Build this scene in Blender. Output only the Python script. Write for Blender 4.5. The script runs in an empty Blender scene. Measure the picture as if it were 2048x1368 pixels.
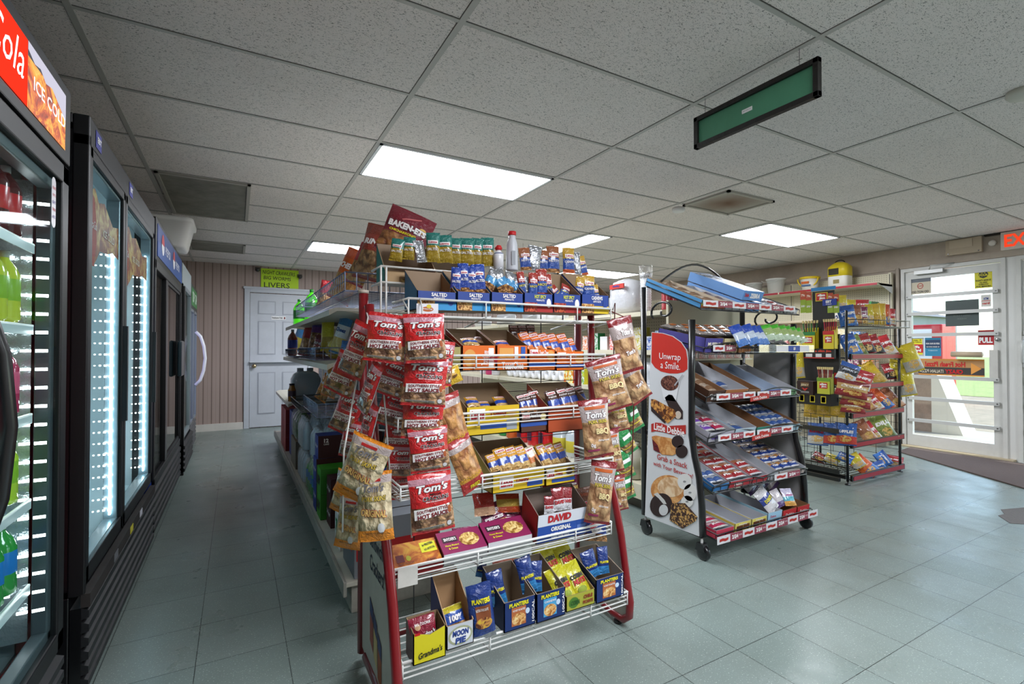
import bpy, math, random
from mathutils import Vector, Matrix
S = bpy.context.scene
C = S.collection
R = random.Random(7)
PI = math.pi
# ---------------- camera, sky, sun, exposure ----------------
F, YAW, PIT, HCAM = 980.3, .5119, .0136, 1.17
W_, H_ = 2048, 1368
cd = bpy.data.cameras.new('camera'); cam = bpy.data.objects.new('camera', cd); C.objects.link(cam)
cd.sensor_width = 36; cd.lens = F / W_ * 36; cd.clip_start = .05
cam.location = (0, 0, HCAM); cam.rotation_euler = (PI/2 + PIT, 0, -YAW)
S.camera = cam
S.view_settings.view_transform = 'Standard'; S.view_settings.look = 'None'
S.view_settings.exposure = 1.0; S.view_settings.gamma = 1
w = bpy.data.worlds.new('sky'); S.world = w; w.use_nodes = True
nt = w.node_tree; bg = nt.nodes['Background']; sk = nt.nodes.new('ShaderNodeTexSky')
sk.sky_type = 'NISHITA'; sk.sun_disc = False; sk.sun_elevation = 1.0; sk.sun_rotation = 2.0
nt.links.new(sk.outputs[0], bg.inputs[0]); bg.inputs[1].default_value = .35
sl = bpy.data.lights.new('sun', 'SUN'); sl.energy = 2.6; sl.angle = .01; sl.color = (1, .96, .9)
so = bpy.data.objects.new('sun', sl); C.objects.link(so); so.rotation_euler = Vector((.35, -.35, .87)).to_track_quat('Z', 'Y').to_euler()
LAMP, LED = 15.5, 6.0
# ---------------- measuring helpers: camera ray met with a real plane ----------------
def ray(u, v):
    r = (u-1024)/F; up = (684-v)/F
    cp, sp = math.cos(PIT), math.sin(PIT); dd = cp-sp*up; z = sp+cp*up
    c, s = math.cos(YAW), math.sin(YAW)
    return Vector((c*r+s*dd, -s*r+c*dd, z))
O = Vector((0, 0, HCAM))
def AX(u, v, x): q = ray(u, v); return O + q*(x/q.x)
def AY(u, v, y): q = ray(u, v); return O + q*(y/q.y)
def AZ(u, v, z): q = ray(u, v); return O + q*((z-HCAM)/q.z)
def depth(p): return math.sin(YAW)*p.x + math.cos(YAW)*p.y
# ---------------- materials ----------------
def lin(h):
    h = h.lstrip('#'); o = []
    for i in (0, 2, 4):
        c = int(h[i:i+2], 16)/255; o.append(c/12.92 if c <= .04045 else ((c+.055)/1.055)**2.4)
    return (*o, 1)
MC = {}
def newmat(name):
    m = bpy.data.materials.new(name); m.use_nodes = True
    return m, m.node_tree, m.node_tree.nodes['Principled BSDF']
def tc(t): n = t.nodes.new('ShaderNodeTexCoord'); return n.outputs['Object']
def noise(t, vec, scale, det=2, rough=.5, dist=0):
    n = t.nodes.new('ShaderNodeTexNoise'); n.inputs['Scale'].default_value = scale; n.inputs['Detail'].default_value = det
    n.inputs['Roughness'].default_value = rough; n.inputs['Distortion'].default_value = dist
    if vec: t.links.new(vec, n.inputs['Vector'])
    return n
def ramp(t, fac, stops):
    r = t.nodes.new('ShaderNodeValToRGB'); e = r.color_ramp.elements
    while len(e) < len(stops): e.new(.5)
    for k, (p, c) in enumerate(stops): e[k].position = p; e[k].color = lin(c) if isinstance(c, str) else c
    t.links.new(fac, r.inputs[0]); return r.outputs[0]
def bumpn(t, b, h, st, dist=.01):
    n = t.nodes.new('ShaderNodeBump'); n.inputs['Strength'].default_value = st; n.inputs['Distance'].default_value = dist
    t.links.new(h, n.inputs['Height']); t.links.new(n.outputs[0], b.inputs['Normal'])
def m(col, r=.5, metal=0, coat=0, bump=None, em=0, dirt=0):
    k = (col, r, metal, coat, bump, em, dirt)
    if k in MC: return MC[k]
    a, t, b = newmat('paint_'+col); c = lin(col)
    b.inputs['Base Color'].default_value = c; b.inputs['Roughness'].default_value = r; b.inputs['Metallic'].default_value = metal
    if coat: b.inputs['Coat Weight'].default_value = coat; b.inputs['Coat Roughness'].default_value = .12
    if em: b.inputs['Emission Color'].default_value = c; b.inputs['Emission Strength'].default_value = em
    if bump:
        n = noise(t, tc(t), bump[0], 3, .6, bump[2] if len(bump) > 2 else 0); bumpn(t, b, n.outputs[0], bump[1])
    if dirt:
        n = noise(t, tc(t), 6, 6, .7); d = tuple(x*(1-dirt) for x in c[:3])+(1,)
        t.links.new(ramp(t, n.outputs[0], [(.35, d), (.6, c)]), b.inputs['Base Color'])
    MC[k] = a; return a
def foil(col): return m(col, .32, 0, .7, (30, .9, 1.5))       # printed plastic film, crinkled
def card(col): return m(col, .55)
def metal(col='c9c9c9', r=.25): return m(col, r, 1)
def snack(col, dark, sc=38):
    k = ('snack', col, dark, sc)
    if k in MC: return MC[k]
    a, t, b = newmat('snack_pieces'); v = t.nodes.new('ShaderNodeTexVoronoi'); v.inputs['Scale'].default_value = sc
    o = tc(t); n0 = noise(t, o, 25, 3); mx = t.nodes.new('ShaderNodeMixRGB'); mx.inputs[0].default_value = .06
    t.links.new(o, mx.inputs[1]); t.links.new(n0.outputs['Color'], mx.inputs[2]); t.links.new(mx.outputs[0], v.inputs['Vector'])
    t.links.new(ramp(t, v.outputs['Distance'], [(0, col), (.35, col), (.75, dark)]), b.inputs['Base Color'])
    b.inputs['Roughness'].default_value = .55; b.inputs['Coat Weight'].default_value = .8; b.inputs['Coat Roughness'].default_value = .1
    iv = t.nodes.new('ShaderNodeMath'); iv.operation = 'SUBTRACT'; iv.inputs[0].default_value = 1; t.links.new(v.outputs['Distance'], iv.inputs[1])
    bumpn(t, b, iv.outputs[0], .9, .012); MC[k] = a; return a
def art(c1, c2, c3, sc=22):                                     # blotchy printed picture
    k = ('art', c1, c2, c3, sc)
    if k in MC: return MC[k]
    a, t, b = newmat('printed_art'); n = noise(t, tc(t), sc, 3, .6, 1)
    t.links.new(ramp(t, n.outputs[0], [(.4, c1), (.5, c2), (.6, c3)]), b.inputs['Base Color']); b.inputs['Roughness'].default_value = .4
    MC[k] = a; return a
def clear(tint='ffffff', gl=.1, rough=.03, bump=None, key='glass'):
    k = (key, tint, gl, rough, bump)
    if k in MC: return MC[k]
    a = bpy.data.materials.new(key); a.use_nodes = True; t = a.node_tree; t.nodes.clear()
    o = t.nodes.new('ShaderNodeOutputMaterial'); x = t.nodes.new('ShaderNodeMixShader'); tr = t.nodes.new('ShaderNodeBsdfTransparent')
    g = t.nodes.new('ShaderNodeBsdfGlossy'); g.inputs['Roughness'].default_value = rough; tr.inputs[0].default_value = lin(tint)
    lw = t.nodes.new('ShaderNodeLayerWeight'); lw.inputs[0].default_value = .35
    ma = t.nodes.new('ShaderNodeMath'); ma.operation = 'MULTIPLY_ADD'; ma.inputs[1].default_value = gl*2; ma.inputs[2].default_value = gl*.6
    t.links.new(lw.outputs['Facing'], ma.inputs[0]); t.links.new(ma.outputs[0], x.inputs[0])
    t.links.new(tr.outputs[0], x.inputs[1]); t.links.new(g.outputs[0], x.inputs[2]); t.links.new(x.outputs[0], o.inputs[0])
    if bump:
        n = noise(t, tc(t), bump[0], 3, .6, 1); bn = t.nodes.new('ShaderNodeBump'); bn.inputs['Strength'].default_value = bump[1]; bn.inputs['Distance'].default_value = .01
        t.links.new(n.outputs[0], bn.inputs['Height']); t.links.new(bn.outputs[0], g.inputs['Normal']); t.links.new(bn.outputs[0], lw.inputs['Normal'])
    MC[k] = a; return a
GLASS = clear('f2f7f5', .08)
FILM = clear('ffffff', .12, .12, (45, .9), 'plastic_wrap')
def emit(col, st, key='glow'):
    k = (key, col, st)
    if k in MC: return MC[k]
    a = bpy.data.materials.new(key); a.use_nodes = True; t = a.node_tree; t.nodes.clear()
    e = t.nodes.new('ShaderNodeEmission'); e.inputs[0].default_value = lin(col); e.inputs[1].default_value = st
    o = t.nodes.new('ShaderNodeOutputMaterial'); t.links.new(e.outputs[0], o.inputs[0]); MC[k] = a; return a
KRAFT = card('8f7558'); WIREW = m('e6e6e2', .35, 0, .3); BLACK = m('0d0d0f', .4); DKRED = m('7d0f17', .3, 0, .5); CREAM = m('ddd6be', .45, 0, 0, None, 0, .12)
CHROME = metal('b9bfcc', .18); WHITE = m('e8e8e8', .5)
# ---------------- text outlines ----------------
TXC = {}
def outline(s, bold=0., shear=0.):
    k = (s, bold, shear)
    if k not in TXC:
        cu = bpy.data.curves.new('t', 'FONT'); cu.body = s; cu.size = 1; cu.offset = bold; cu.shear = shear; cu.resolution_u = 2; cu.fill_mode = 'FRONT' if False else 'BOTH'
        ob = bpy.data.objects.new('t', cu); C.objects.link(ob)
        me = bpy.data.meshes.new_from_object(ob.evaluated_get(bpy.context.evaluated_depsgraph_get()))
        vs = [(v.co.x, v.co.y) for v in me.vertices]; fs = [tuple(p.vertices) for p in me.polygons]
        bpy.data.objects.remove(ob); bpy.data.curves.remove(cu); bpy.data.meshes.remove(me)
        if not vs: vs = [(0, 0)]
        x0 = min(v[0] for v in vs); x1 = max(v[0] for v in vs); y0 = min(v[1] for v in vs); y1 = max(v[1] for v in vs)
        TXC[k] = ([((a-x0)/(x1-x0+1e-9)-.5, (b-y0)/(y1-y0+1e-9)-.5) for a, b in vs], fs, (x1-x0)/(y1-y0+1e-9))
    return TXC[k]
# ---------------- mesh builder ----------------
class B:
    def __init__(s): s.v = []; s.f = []; s.mi = []; s.ms = []; s.sm = []
    def mi_(s, mt):
        if mt not in s.ms: s.ms.append(mt)
        return s.ms.index(mt)
    def add(s, vs, fs, mt, smooth=False):
        o = len(s.v); s.v += [tuple(p) for p in vs]; k = s.mi_(mt) if not isinstance(mt, list) else None
        for i, f in enumerate(fs): s.f.append(tuple(o+j for j in f)); s.mi.append(k if k is not None else s.mi_(mt[i])); s.sm.append(smooth)
        return s
    def box(s, c, d, mt, M=None):
        x, y, z = c; a, b, e = d[0]/2, d[1]/2, d[2]/2
        vs = [Vector((x+i*a, y+j*b, z+k*e)) for i in (-1, 1) for j in (-1, 1) for k in (-1, 1)]
        if M: vs = [M @ v for v in vs]
        return s.add(vs, [(0, 1, 3, 2), (4, 6, 7, 5), (0, 4, 5, 1), (2, 3, 7, 6), (0, 2, 6, 4), (1, 5, 7, 3)], mt)
    def bb(s, x0, x1, y0, y1, z0, z1, mt): return s.box(((x0+x1)/2, (y0+y1)/2, (z0+z1)/2), (abs(x1-x0), abs(y1-y0), abs(z1-z0)), mt)
    def quad(s, a, b, c, d, mt): return s.add([a, b, c, d], [(0, 1, 2, 3)], mt)
    def poly(s, pts, mt): return s.add(pts, [tuple(range(len(pts)))], mt)
    def prism(s, pts, off, mt):                                    # outline extruded by a vector
        n = len(pts); off = Vector(off); vs = [Vector(p) for p in pts]; vs += [p+off for p in vs]
        return s.add(vs, [tuple(range(n))[::-1], tuple(range(n, 2*n))]+[(i, (i+1) % n, n+(i+1) % n, n+i) for i in range(n)], mt)
    def tube(s, pts, r, mt, n=6, closed=False, caps=True):
        P = [Vector(p) for p in pts]; L = len(P); vs = []; fs = []; up = None
        for i, p in enumerate(P):
            a = P[i-1] if (i > 0 or closed) else p; b = P[(i+1) % L] if (i < L-1 or closed) else p
            d = (b-a).normalized() if (b-a).length > 1e-9 else Vector((0, 0, 1))
            if up is None: up = d.orthogonal().normalized()
            up = (up-d*up.dot(d)); up = up.normalized() if up.length > 1e-6 else d.orthogonal().normalized()
            sd = d.cross(up)
            for k in range(n): t = 2*PI*k/n; vs.append(p+(up*math.cos(t)+sd*math.sin(t))*r)
        for i in range(L if closed else L-1):
            for k in range(n): j = (i+1) % L; fs.append((i*n+k, i*n+(k+1) % n, j*n+(k+1) % n, j*n+k))
        if not closed and caps: fs += [tuple(range(n))[::-1], tuple(range((L-1)*n, L*n))]
        return s.add(vs, fs, mt, n > 4)
    def lathe(s, prof, mt, c=(0, 0, 0), n=16, sx=1, sy=1):          # prof [(r,z)], mt one or list per ring
        vs = []; fs = []; ms = []
        for r, z in prof:
            for k in range(n): t = 2*PI*k/n; vs.append((c[0]+r*sx*math.cos(t), c[1]+r*sy*math.sin(t), c[2]+z))
        for i in range(len(prof)-1):
            for k in range(n): fs.append((i*n+k, i*n+(k+1) % n, (i+1)*n+(k+1) % n, (i+1)*n+k)); ms.append(mt[i] if isinstance(mt, list) else mt)
        fs += [tuple(range(n))[::-1], tuple(range((len(prof)-1)*n, len(prof)*n))]; ms += [ms[0], ms[-1]]
        return s.add(vs, fs, ms, True)
    def text(s, st, mt, o, xd, yd, h, w=None, bold=0., shear=0., off=.0012, rot=0, fn=None):
        """centred on o; xd, yd directions"""
        vs, fs, asp = outline(st, bold, shear); w = w or h*asp
        if fn: P = [fn(o[0]+a*w*math.cos(rot)-b*h*math.sin(rot), o[1]+a*w*math.sin(rot)+b*h*math.cos(rot), off) for a, b in vs]
        else:
            xd = Vector(xd).normalized(); yd = Vector(yd).normalized(); nn = xd.cross(yd); o = Vector(o)
            P = [o+xd*(a*w*math.cos(rot)-b*h*math.sin(rot))+yd*(a*w*math.sin(rot)+b*h*math.cos(rot))+nn*off for a, b in vs]
        return s.add(P, fs, mt)
    def mesh(s, name):
        me = bpy.data.meshes.new(name); me.from_pydata(s.v, [], s.f)
        for q in s.ms: me.materials.append(q)
        me.polygons.foreach_set('material_index', s.mi); me.polygons.foreach_set('use_smooth', s.sm); me.update(); return me
    def build(s, name, parent=None, bevel=0, kind=None):
        o = bpy.data.objects.new(name, s.mesh(name)); C.objects.link(o)
        if parent: o.parent = parent
        if bevel: b = o.modifiers.new('b', 'BEVEL'); b.width = bevel; b.segments = 2; b.limit_method = 'ANGLE'
        if kind: o['kind'] = kind
        return o
def tag(o, label, cat, group=None, kind=None):
    o['label'] = label; o['category'] = cat
    if group: o['group'] = group
    if kind: o['kind'] = kind
    return o
def root(name, loc, label, cat, group=None, rz=0):
    o = bpy.data.objects.new(name, None); C.objects.link(o); o.location = loc; o.rotation_euler = (0, 0, rz); o.empty_display_size = .05
    return tag(o, label, cat, group)
def rel(bld, base):                                               # world-built mesh shifted to sit under its root
    b = Vector(base); bld.v = [tuple(Vector(p)-b) for p in bld.v]; return bld
def inst(me, name, loc, rot=(0, 0, 0), sc=(1, 1, 1)):
    o = bpy.data.objects.new(name, me); C.objects.link(o); o.location = loc
    o.rotation_euler = rot; o.scale = sc; return o
ORD = ['first', 'second', 'third', 'fourth', 'fifth', 'sixth', 'seventh', 'eighth', 'ninth', 'tenth', 'eleventh', 'twelfth', 'thirteenth', 'fourteenth', 'fifteenth', 'sixteenth', 'seventeenth', 'eighteenth', 'nineteenth', 'twentieth']
def fl(i, n):                                                     # place in a row
    return 'only' if n == 1 else 'leftmost' if i == 0 else 'rightmost' if i == n-1 else ORD[i]+' from left'
XP, ZP, YP = Vector((1, 0, 0)), Vector((0, 0, 1)), Vector((0, 1, 0))
# ---------------- generic goods ----------------
def bag_mesh(w, h, d, bands, texts=(), rects=(), back='b9bcc0', seed=0, ends=.03, pinch=.05):
    """pillow bag centred on its middle, front faces -Y; bands (t0,t1,mat) from the bottom up; texts (s,mat,x,t,hh,ww,bold,shear,rot)"""
    rr = random.Random(seed); ph = [rr.uniform(0, 6.3) for _ in range(6)]
    def hw(t): return w/2*(1-pinch*math.sin(PI*t)+.012*math.sin(9*t+ph[0]))
    def prof(x, t):
        if t < ends or t > 1-ends: return .001+.0015*math.sin(x/w*14+ph[1])*(0 if .5 < t < 0 else 1)
        q = (t-ends)/(1-2*ends); a = max(0, 1-(abs(2*x/w))**2.6)
        return d/2*(a**.6)*(math.sin(PI*q)**.45)*(1+.12*math.sin(7*x/w+ph[2]+5*q)+.08*math.sin(13*q+ph[3]+4*x/w)+.05*math.sin(23*x/w-11*q)) + .001
    def S_(x, z, off=0, sgn=-1):
        t = min(1, max(0, z/h+.5)); k = hw(t)/(w/2); return Vector((x*k, sgn*(prof(x, t)+off), z+.006*h*math.sin(x/w*5+ph[4])*(1 if t > .9 or t < .1 else 0)))
    b = B(); ts = sorted(set([0, ends, 1-ends, 1]+[i/12 for i in range(13)]+[q for a in bands for q in a[:2]])); nx = 10
    ts = [t for i, t in enumerate(ts) if i == 0 or t-ts[i-1] > 1e-4]
    for sgn in (-1, 1):
        vs = []; fs = []; ms = []
        for t in ts:
            for i in range(nx+1):
                vs.append(S_((i/nx-.5)*w, (t-.5)*h, 0, sgn))
        for j in range(len(ts)-1):
            tm = (ts[j]+ts[j+1])/2; mt = bands[-1][2]
            for a in bands:
                if a[0] <= tm < a[1]: mt = a[2]; break
            if sgn == 1 and ends < tm < 1-ends: mt = foil(back)
            for i in range(nx):
                p = j*(nx+1)+i; q = (p, p+1, p+nx+2, p+nx+1); fs.append(q if sgn == -1 else q[::-1]); ms.append(mt)
        b.add(vs, fs, ms, True)
    fn = lambda x, z, off: S_(x, z, off)
    for (x, t, ww, hh, mt, *sh) in rects:
        kind = sh[0] if sh else 'r'; ang = sh[1] if len(sh) > 1 else 0; nn = 5; vs = []; fs = []
        if kind == 'r':
            for j in range(nn+1):
                for i in range(nn+1):
                    a, c = (i/nn-.5)*ww*w, (j/nn-.5)*hh*h; vs.append(fn(x*w+a*math.cos(ang)-c*math.sin(ang), (t-.5)*h+a*math.sin(ang)+c*math.cos(ang), .0016))
            for j in range(nn):
                for i in range(nn): p = j*(nn+1)+i; fs.append((p, p+1, p+nn+2, p+nn+1))
        else:
            vs = [fn(x*w, (t-.5)*h, .0018)]
            for q in (.5, 1):
                for i in range(18): g = 2*PI*i/18; vs.append(fn(x*w+ww*w/2*q*math.cos(g), (t-.5)*h+hh*h/2*q*math.sin(g), .0018))
            fs = [(0, 1+i, 1+(i+1) % 18) for i in range(18)]+[(1+i, 19+i, 19+(i+1) % 18, 1+(i+1) % 18) for i in range(18)]
        b.add(vs, fs, mt, True)
    for (s, mt, x, t, hh, ww, *o) in texts:
        bold = o[0] if o else .02; sh = o[1] if len(o) > 1 else 0; rot = o[2] if len(o) > 2 else 0; ol = o[3] if len(o) > 3 else None
        if ol: b.text(s, ol, (x*w, (t-.5)*h), 0, 0, hh*h*1.12, ww*w*1.03, bold+.035, sh, .0022, rot, fn)
        b.text(s, mt, (x*w, (t-.5)*h), 0, 0, hh*h, ww*w, bold, sh, .003, rot, fn)
    return b.mesh('bag')
SZ = {}
def reg(key, me, w, h): SZ[key] = (me, w, h)
def put(key, name, u, v, pl, wpx, hpx, roll, yaw, pitch, label, cat, group=None):
    """stand one thing with its middle seen at u,v on a real plane ('y',1.6) or ('x',..) ('z',..)"""
    me, w, h = SZ[key]; p = {'x': AX, 'y': AY, 'z': AZ}[pl[0]](u, v, pl[1]); d = depth(p)/F
    if yaw == 'c': yaw = -math.degrees(math.atan2(p.x, p.y))
    if wpx is None: wpx = hpx*w/h
    sx, sz = wpx*d/w, hpx*d/h
    o = inst(me, name, p, (0, 0, 0), (sx, (sx*sz)**.5, sz))
    o.rotation_mode = 'QUATERNION'
    o.rotation_quaternion = (Matrix.Rotation(math.radians(yaw), 3, 'Z') @ Matrix.Rotation(math.radians(pitch), 3, 'X') @ Matrix.Rotation(math.radians(roll), 3, 'Y')).to_quaternion()
    if name: tag(o, label, cat, group)
    return o
def carton(x0, x1, y0, dep, z0, hf, hb, face, side, texts=(), rects=(), inner=None, tilt=0, name='display_carton', label='', group=None, lipcut=0, cat='carton'):
    """open-topped display carton, front at y0 facing -Y; texts (s,mat,x,z,h,w,...) in fractions of the front"""
    w = x1-x0; t = .003; b = B(); inner = inner or KRAFT
    def wall(p, n, mt_out):
        p = [Vector(q) for q in p]; n = Vector(n)*t
        k = len(p); vs = p+[q+n for q in p]
        b.add(vs, [tuple(range(k))[::-1]], mt_out); b.add(vs, [tuple(range(k, 2*k))]+[(i, (i+1) % k, k+(i+1) % k, k+i) for i in range(k)], inner)
    X0, X1 = -w/2, w/2
    wall([(X1, 0, 0), (X0, 0, 0), (X0, 0, hf)]+([(0, 0, hf-lipcut)] if lipcut else [])+[(X1, 0, hf)], (0, 1, 0), face)
    wall([(X0, dep, 0), (X1, dep, 0), (X1, dep, hb), (X0, dep, hb)], (0, -1, 0), side)
    wall([(X0, 0, 0), (X0, dep, 0), (X0, dep, hb), (X0, 0, hf)], (1, 0, 0), side)
    wall([(X1, dep, 0), (X1, 0, 0), (X1, 0, hf), (X1, dep, hb)], (-1, 0, 0), side)
    b.box((0, dep/2, t/2), (w, dep, t), inner)
    yo = -.0004
    for (fx, fz, ww, hh, mt, *k) in rects:
        cx, cz = (fx-.5)*w, fz*hf; yo -= .0004
        if k: b.poly([(cx+ww*w/2*math.cos(g*PI/10), yo, cz+hh*hf/2*math.sin(g*PI/10)) for g in range(20)], mt)
        else: b.poly([(cx-ww*w/2, yo, cz-hh*hf/2), (cx+ww*w/2, yo, cz-hh*hf/2), (cx+ww*w/2, yo, cz+hh*hf/2), (cx-ww*w/2, yo, cz+hh*hf/2)], mt)
    for (s, mt, fx, fz, hh, ww, *o) in texts:
        b.text(s, mt, ((fx-.5)*w, 0, fz*hf), XP, ZP, hh*hf, ww*w, o[0] if o else .015, o[1] if len(o) > 1 else 0, .0025, o[2] if len(o) > 2 else 0)
    ob = b.build(name); ob.location = ((x0+x1)/2, y0, z0); ob.rotation_euler = (math.radians(tilt), 0, 0)
    return tag(ob, label, cat, group)
def solid_box(name, x0, x1, y0, y1, z0, z1, top, front, side, label, cat, group=None, ft=(), tt=(), rot=0, st=()):
    b = B(); a, c, e = (x1-x0)/2, (y1-y0)/2, (z1-z0)
    V = [(-a, -c, 0), (a, -c, 0), (a, c, 0), (-a, c, 0), (-a, -c, e), (a, -c, e), (a, c, e), (-a, c, e)]
    b.add(V, [(3, 2, 1, 0), (4, 5, 6, 7), (0, 1, 5, 4), (2, 3, 7, 6), (3, 0, 4, 7), (1, 2, 6, 5)], [side, top, front, front, side, side])
    for (s, mt, fx, fz, hh, ww, *o) in ft: b.text(s, mt, ((fx-.5)*2*a, -c, fz*e), XP, ZP, hh*e, ww*2*a, *(o or (.015,)))
    for (s, mt, fx, fz, hh, ww, *o) in tt: b.text(s, mt, ((fx-.5)*2*a, (fz-.5)*2*c, e), XP, YP, hh*2*c, ww*2*a, *(o or (.015,)))
    for (s, mt, fx, fz, hh, ww, *o) in st: b.text(s, mt, (-a, (.5-fx)*2*c, fz*e), -YP, ZP, hh*e, ww*2*c, *(o or (.015,)))
    ob = b.build(name); ob.location = ((x0+x1)/2, (y0+y1)/2, z0); ob.rotation_euler = (0, 0, rot)
    return tag(ob, label, cat, group)
def bottle(name, loc, r, h, liquid, cap, lab, label, group=None, neck=.28, labz=(.3, .6), n=14, cat='bottle'):
    ro = root(name, loc, label, cat, group); b = B()
    z1 = h*(1-.08); sh = h*(1-.35)
    pr = [(r*.8, 0), (r, h*.04), (r, h*labz[0]), (r*1.01, h*labz[0]+.001), (r*1.01, h*labz[1]), (r, h*labz[1]+.001), (r, sh), (r*.75, sh+h*.12), (r*neck*1.1, h*.88), (r*neck, z1)]
    b.lathe(pr, [liquid, liquid, lab, lab, lab, liquid, liquid, liquid, liquid], n=n); b.build('bottle_body', ro)
    b = B(); b.lathe([(r*neck*1.15, z1-.002), (r*neck*1.15, h)], cap, n=n); b.build('cap', ro); return ro
# ================= the room =================
XL, XR, YF, YB, ZC = -1.35, 7.05, -3.0, 8.18, 2.397
def gx(i): return .728+1.262*i
def gy(j): return 2.90+.6096*j
# floor: 12 inch speckled vinyl
a, t, b_ = newmat('vinyl_floor'); o_ = tc(t)
mp = t.nodes.new('ShaderNodeMapping'); mp.inputs['Location'].default_value = (-.18, -.941, 0); t.links.new(o_, mp.inputs[0])
br = t.nodes.new('ShaderNodeTexBrick'); br.offset = 0; br.inputs['Scale'].default_value = 1; br.inputs['Mortar Size'].default_value = .0014; br.inputs['Brick Width'].default_value = .3048; br.inputs['Row Height'].default_value = .3048
br.inputs['Bias'].default_value = 0; br.inputs['Color1'].default_value = lin('7b8a86'); br.inputs['Color2'].default_value = lin('84918d'); br.inputs['Mortar'].default_value = lin('2f3735'); t.links.new(mp.outputs[0], br.inputs[0])
n1 = noise(t, o_, 170, 2); sp = ramp(t, n1.outputs[0], [(.62, (0, 0, 0, 1)), (.7, (1, 1, 1, 1))])
mx = t.nodes.new('ShaderNodeMixRGB'); t.links.new(sp, mx.inputs[0]); t.links.new(br.outputs[0], mx.inputs[1]); mx.inputs[2].default_value = lin('b4bfba')
n2 = noise(t, o_, 2.2, 7, .65); st = ramp(t, n2.outputs[0], [(.25, (.72, .69, .65, 1)), (.7, (1, 1, 1, 1))])
mu = t.nodes.new('ShaderNodeMixRGB'); mu.blend_type = 'MULTIPLY'; mu.inputs[0].default_value = .55; t.links.new(mx.outputs[0], mu.inputs[1]); t.links.new(st, mu.inputs[2])
t.links.new(mu.outputs[0], b_.inputs['Base Color']); n3 = noise(t, o_, 3.5, 4)
rr_ = ramp(t, n3.outputs[0], [(.3, (.24, .24, .24, 1)), (.7, (.42, .42, .42, 1))]); t.links.new(rr_, b_.inputs['Roughness'])
n4 = noise(t, o_, 5, 3); bumpn(t, b_, n4.outputs[0], .12, .03); FLOOR = a
B().bb(XL, XR, YF, YB, -.1, 0, FLOOR).build('floor', kind='structure')
# ceiling tiles with fissures
a, t, b_ = newmat('acoustic_tile'); o_ = tc(t)
mp = t.nodes.new('ShaderNodeMapping'); mp.inputs['Scale'].default_value = (120, 210, 1); t.links.new(o_, mp.inputs[0])
n1 = noise(t, mp.outputs[0], 1, 2, .5, 1.4); f1 = ramp(t, n1.outputs[0], [(.35, (0, 0, 0, 1)), (.41, (1, 1, 1, 1))])
n2 = noise(t, o_, 1.1, 5, .6); c1 = ramp(t, n2.outputs[0], [(.3, 'e4ddd9'), (.7, 'efe8e4')])
mx = t.nodes.new('ShaderNodeMixRGB'); t.links.new(f1, mx.inputs[0]); mx.inputs[1].default_value = lin('7f7e7a'); t.links.new(c1, mx.inputs[2])
t.links.new(mx.outputs[0], b_.inputs['Base Color']); b_.inputs['Roughness'].default_value = .9; bumpn(t, b_, f1, .5, .004); TILE = a
B().bb(XL, XR, YF, YB, ZC, ZC+.1, TILE).build('ceiling', kind='structure')
TB = m('b9b8b3', .4); GAP = m('55534f', .8)
b = B()
for i in range(-2, 6):
    x = gx(i)
    if XL < x < XR: b.bb(x-.012, x+.012, YF, YB, ZC-.004, ZC, TB); b.bb(x-.0145, x-.012, YF, YB, ZC-.0012, ZC, GAP)
for j in range(-10, 9):
    y = gy(j)
    if YF < y < YB: b.bb(XL, XR, y-.009, y+.009, ZC-.0035, ZC, TB); b.bb(XL, XR, y-.0125, y-.009, ZC-.001, ZC, GAP)
b.build('trim_1', kind='structure')
# back wall: grooved panelling
a, t, b_ = newmat('grooved_panelling'); o_ = tc(t); sx_ = t.nodes.new('ShaderNodeSeparateXYZ'); t.links.new(o_, sx_.inputs[0])
mm = t.nodes.new('ShaderNodeMath'); mm.operation = 'PINGPONG'; mm.inputs[1].default_value = .051; t.links.new(sx_.outputs[0], mm.inputs[0])
gr = ramp(t, mm.outputs[0], [(.0, '7c6a62'), (.004, '7c6a62'), (.008, 'ad9a92'), (.047, 'b09d95'), (.051, '978379')])
t.links.new(gr, b_.inputs['Base Color']); b_.inputs['Roughness'].default_value = .6; bumpn(t, b_, mm.outputs[0], .3); PANEL = a
B().bb(XL, XR+.1, YB, YB+.1, 0, ZC, PANEL).build('wall_back', kind='structure')
B().bb(XL-.1, XL, YF, YB, 0, ZC, m('8f8782', .8)).build('wall_left', kind='structure')
B().bb(XL, XR, YF-.1, YF, 0, ZC, m('b5aaa0', .8)).build('wall_front', kind='structure')
WR = m('b3a698', .7, 0, 0, (14, .1), 0, .12)
D2 = (1.94, 2.87, 2.13); D3 = (.93, 1.86, 2.13); WN = (-2.5, .5, .55, 2.13)
b = B()
b.bb(XR, XR+.14, D2[1], YB, 0, ZC, WR); b.bb(XR, XR+.14, D3[1]+.0, D2[0], 0, 2.13, m('d9d9d6', .4)); b.bb(XR, XR+.14, YF, D2[1], 2.13, ZC, WR)
b.bb(XR, XR+.14, WN[1], D3[0], 0, 2.13, WR); b.bb(XR, XR+.14, YF, WN[0], 0, 2.13, WR); b.bb(XR, XR+.14, WN[0], WN[1], 0, WN[2], WR)
b.bb(XR-.012, XR, 2.9, YB, 2.13, 2.16, WR); b.bb(XR-.015, XR, 1.2, 2.95, 2.135, 2.2, WR)
b.build('wall_right', kind='structure')
b = B(); b.bb(XL, .09, YB-.02, YB, 0, .1, m('dedad2', .45, 0, 0, None, 0, .1)); b.bb(1.05, XR, YB-.02, YB, 0, .1, m('dedad2', .45)); b.build('baseboard_back', kind='structure')
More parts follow.
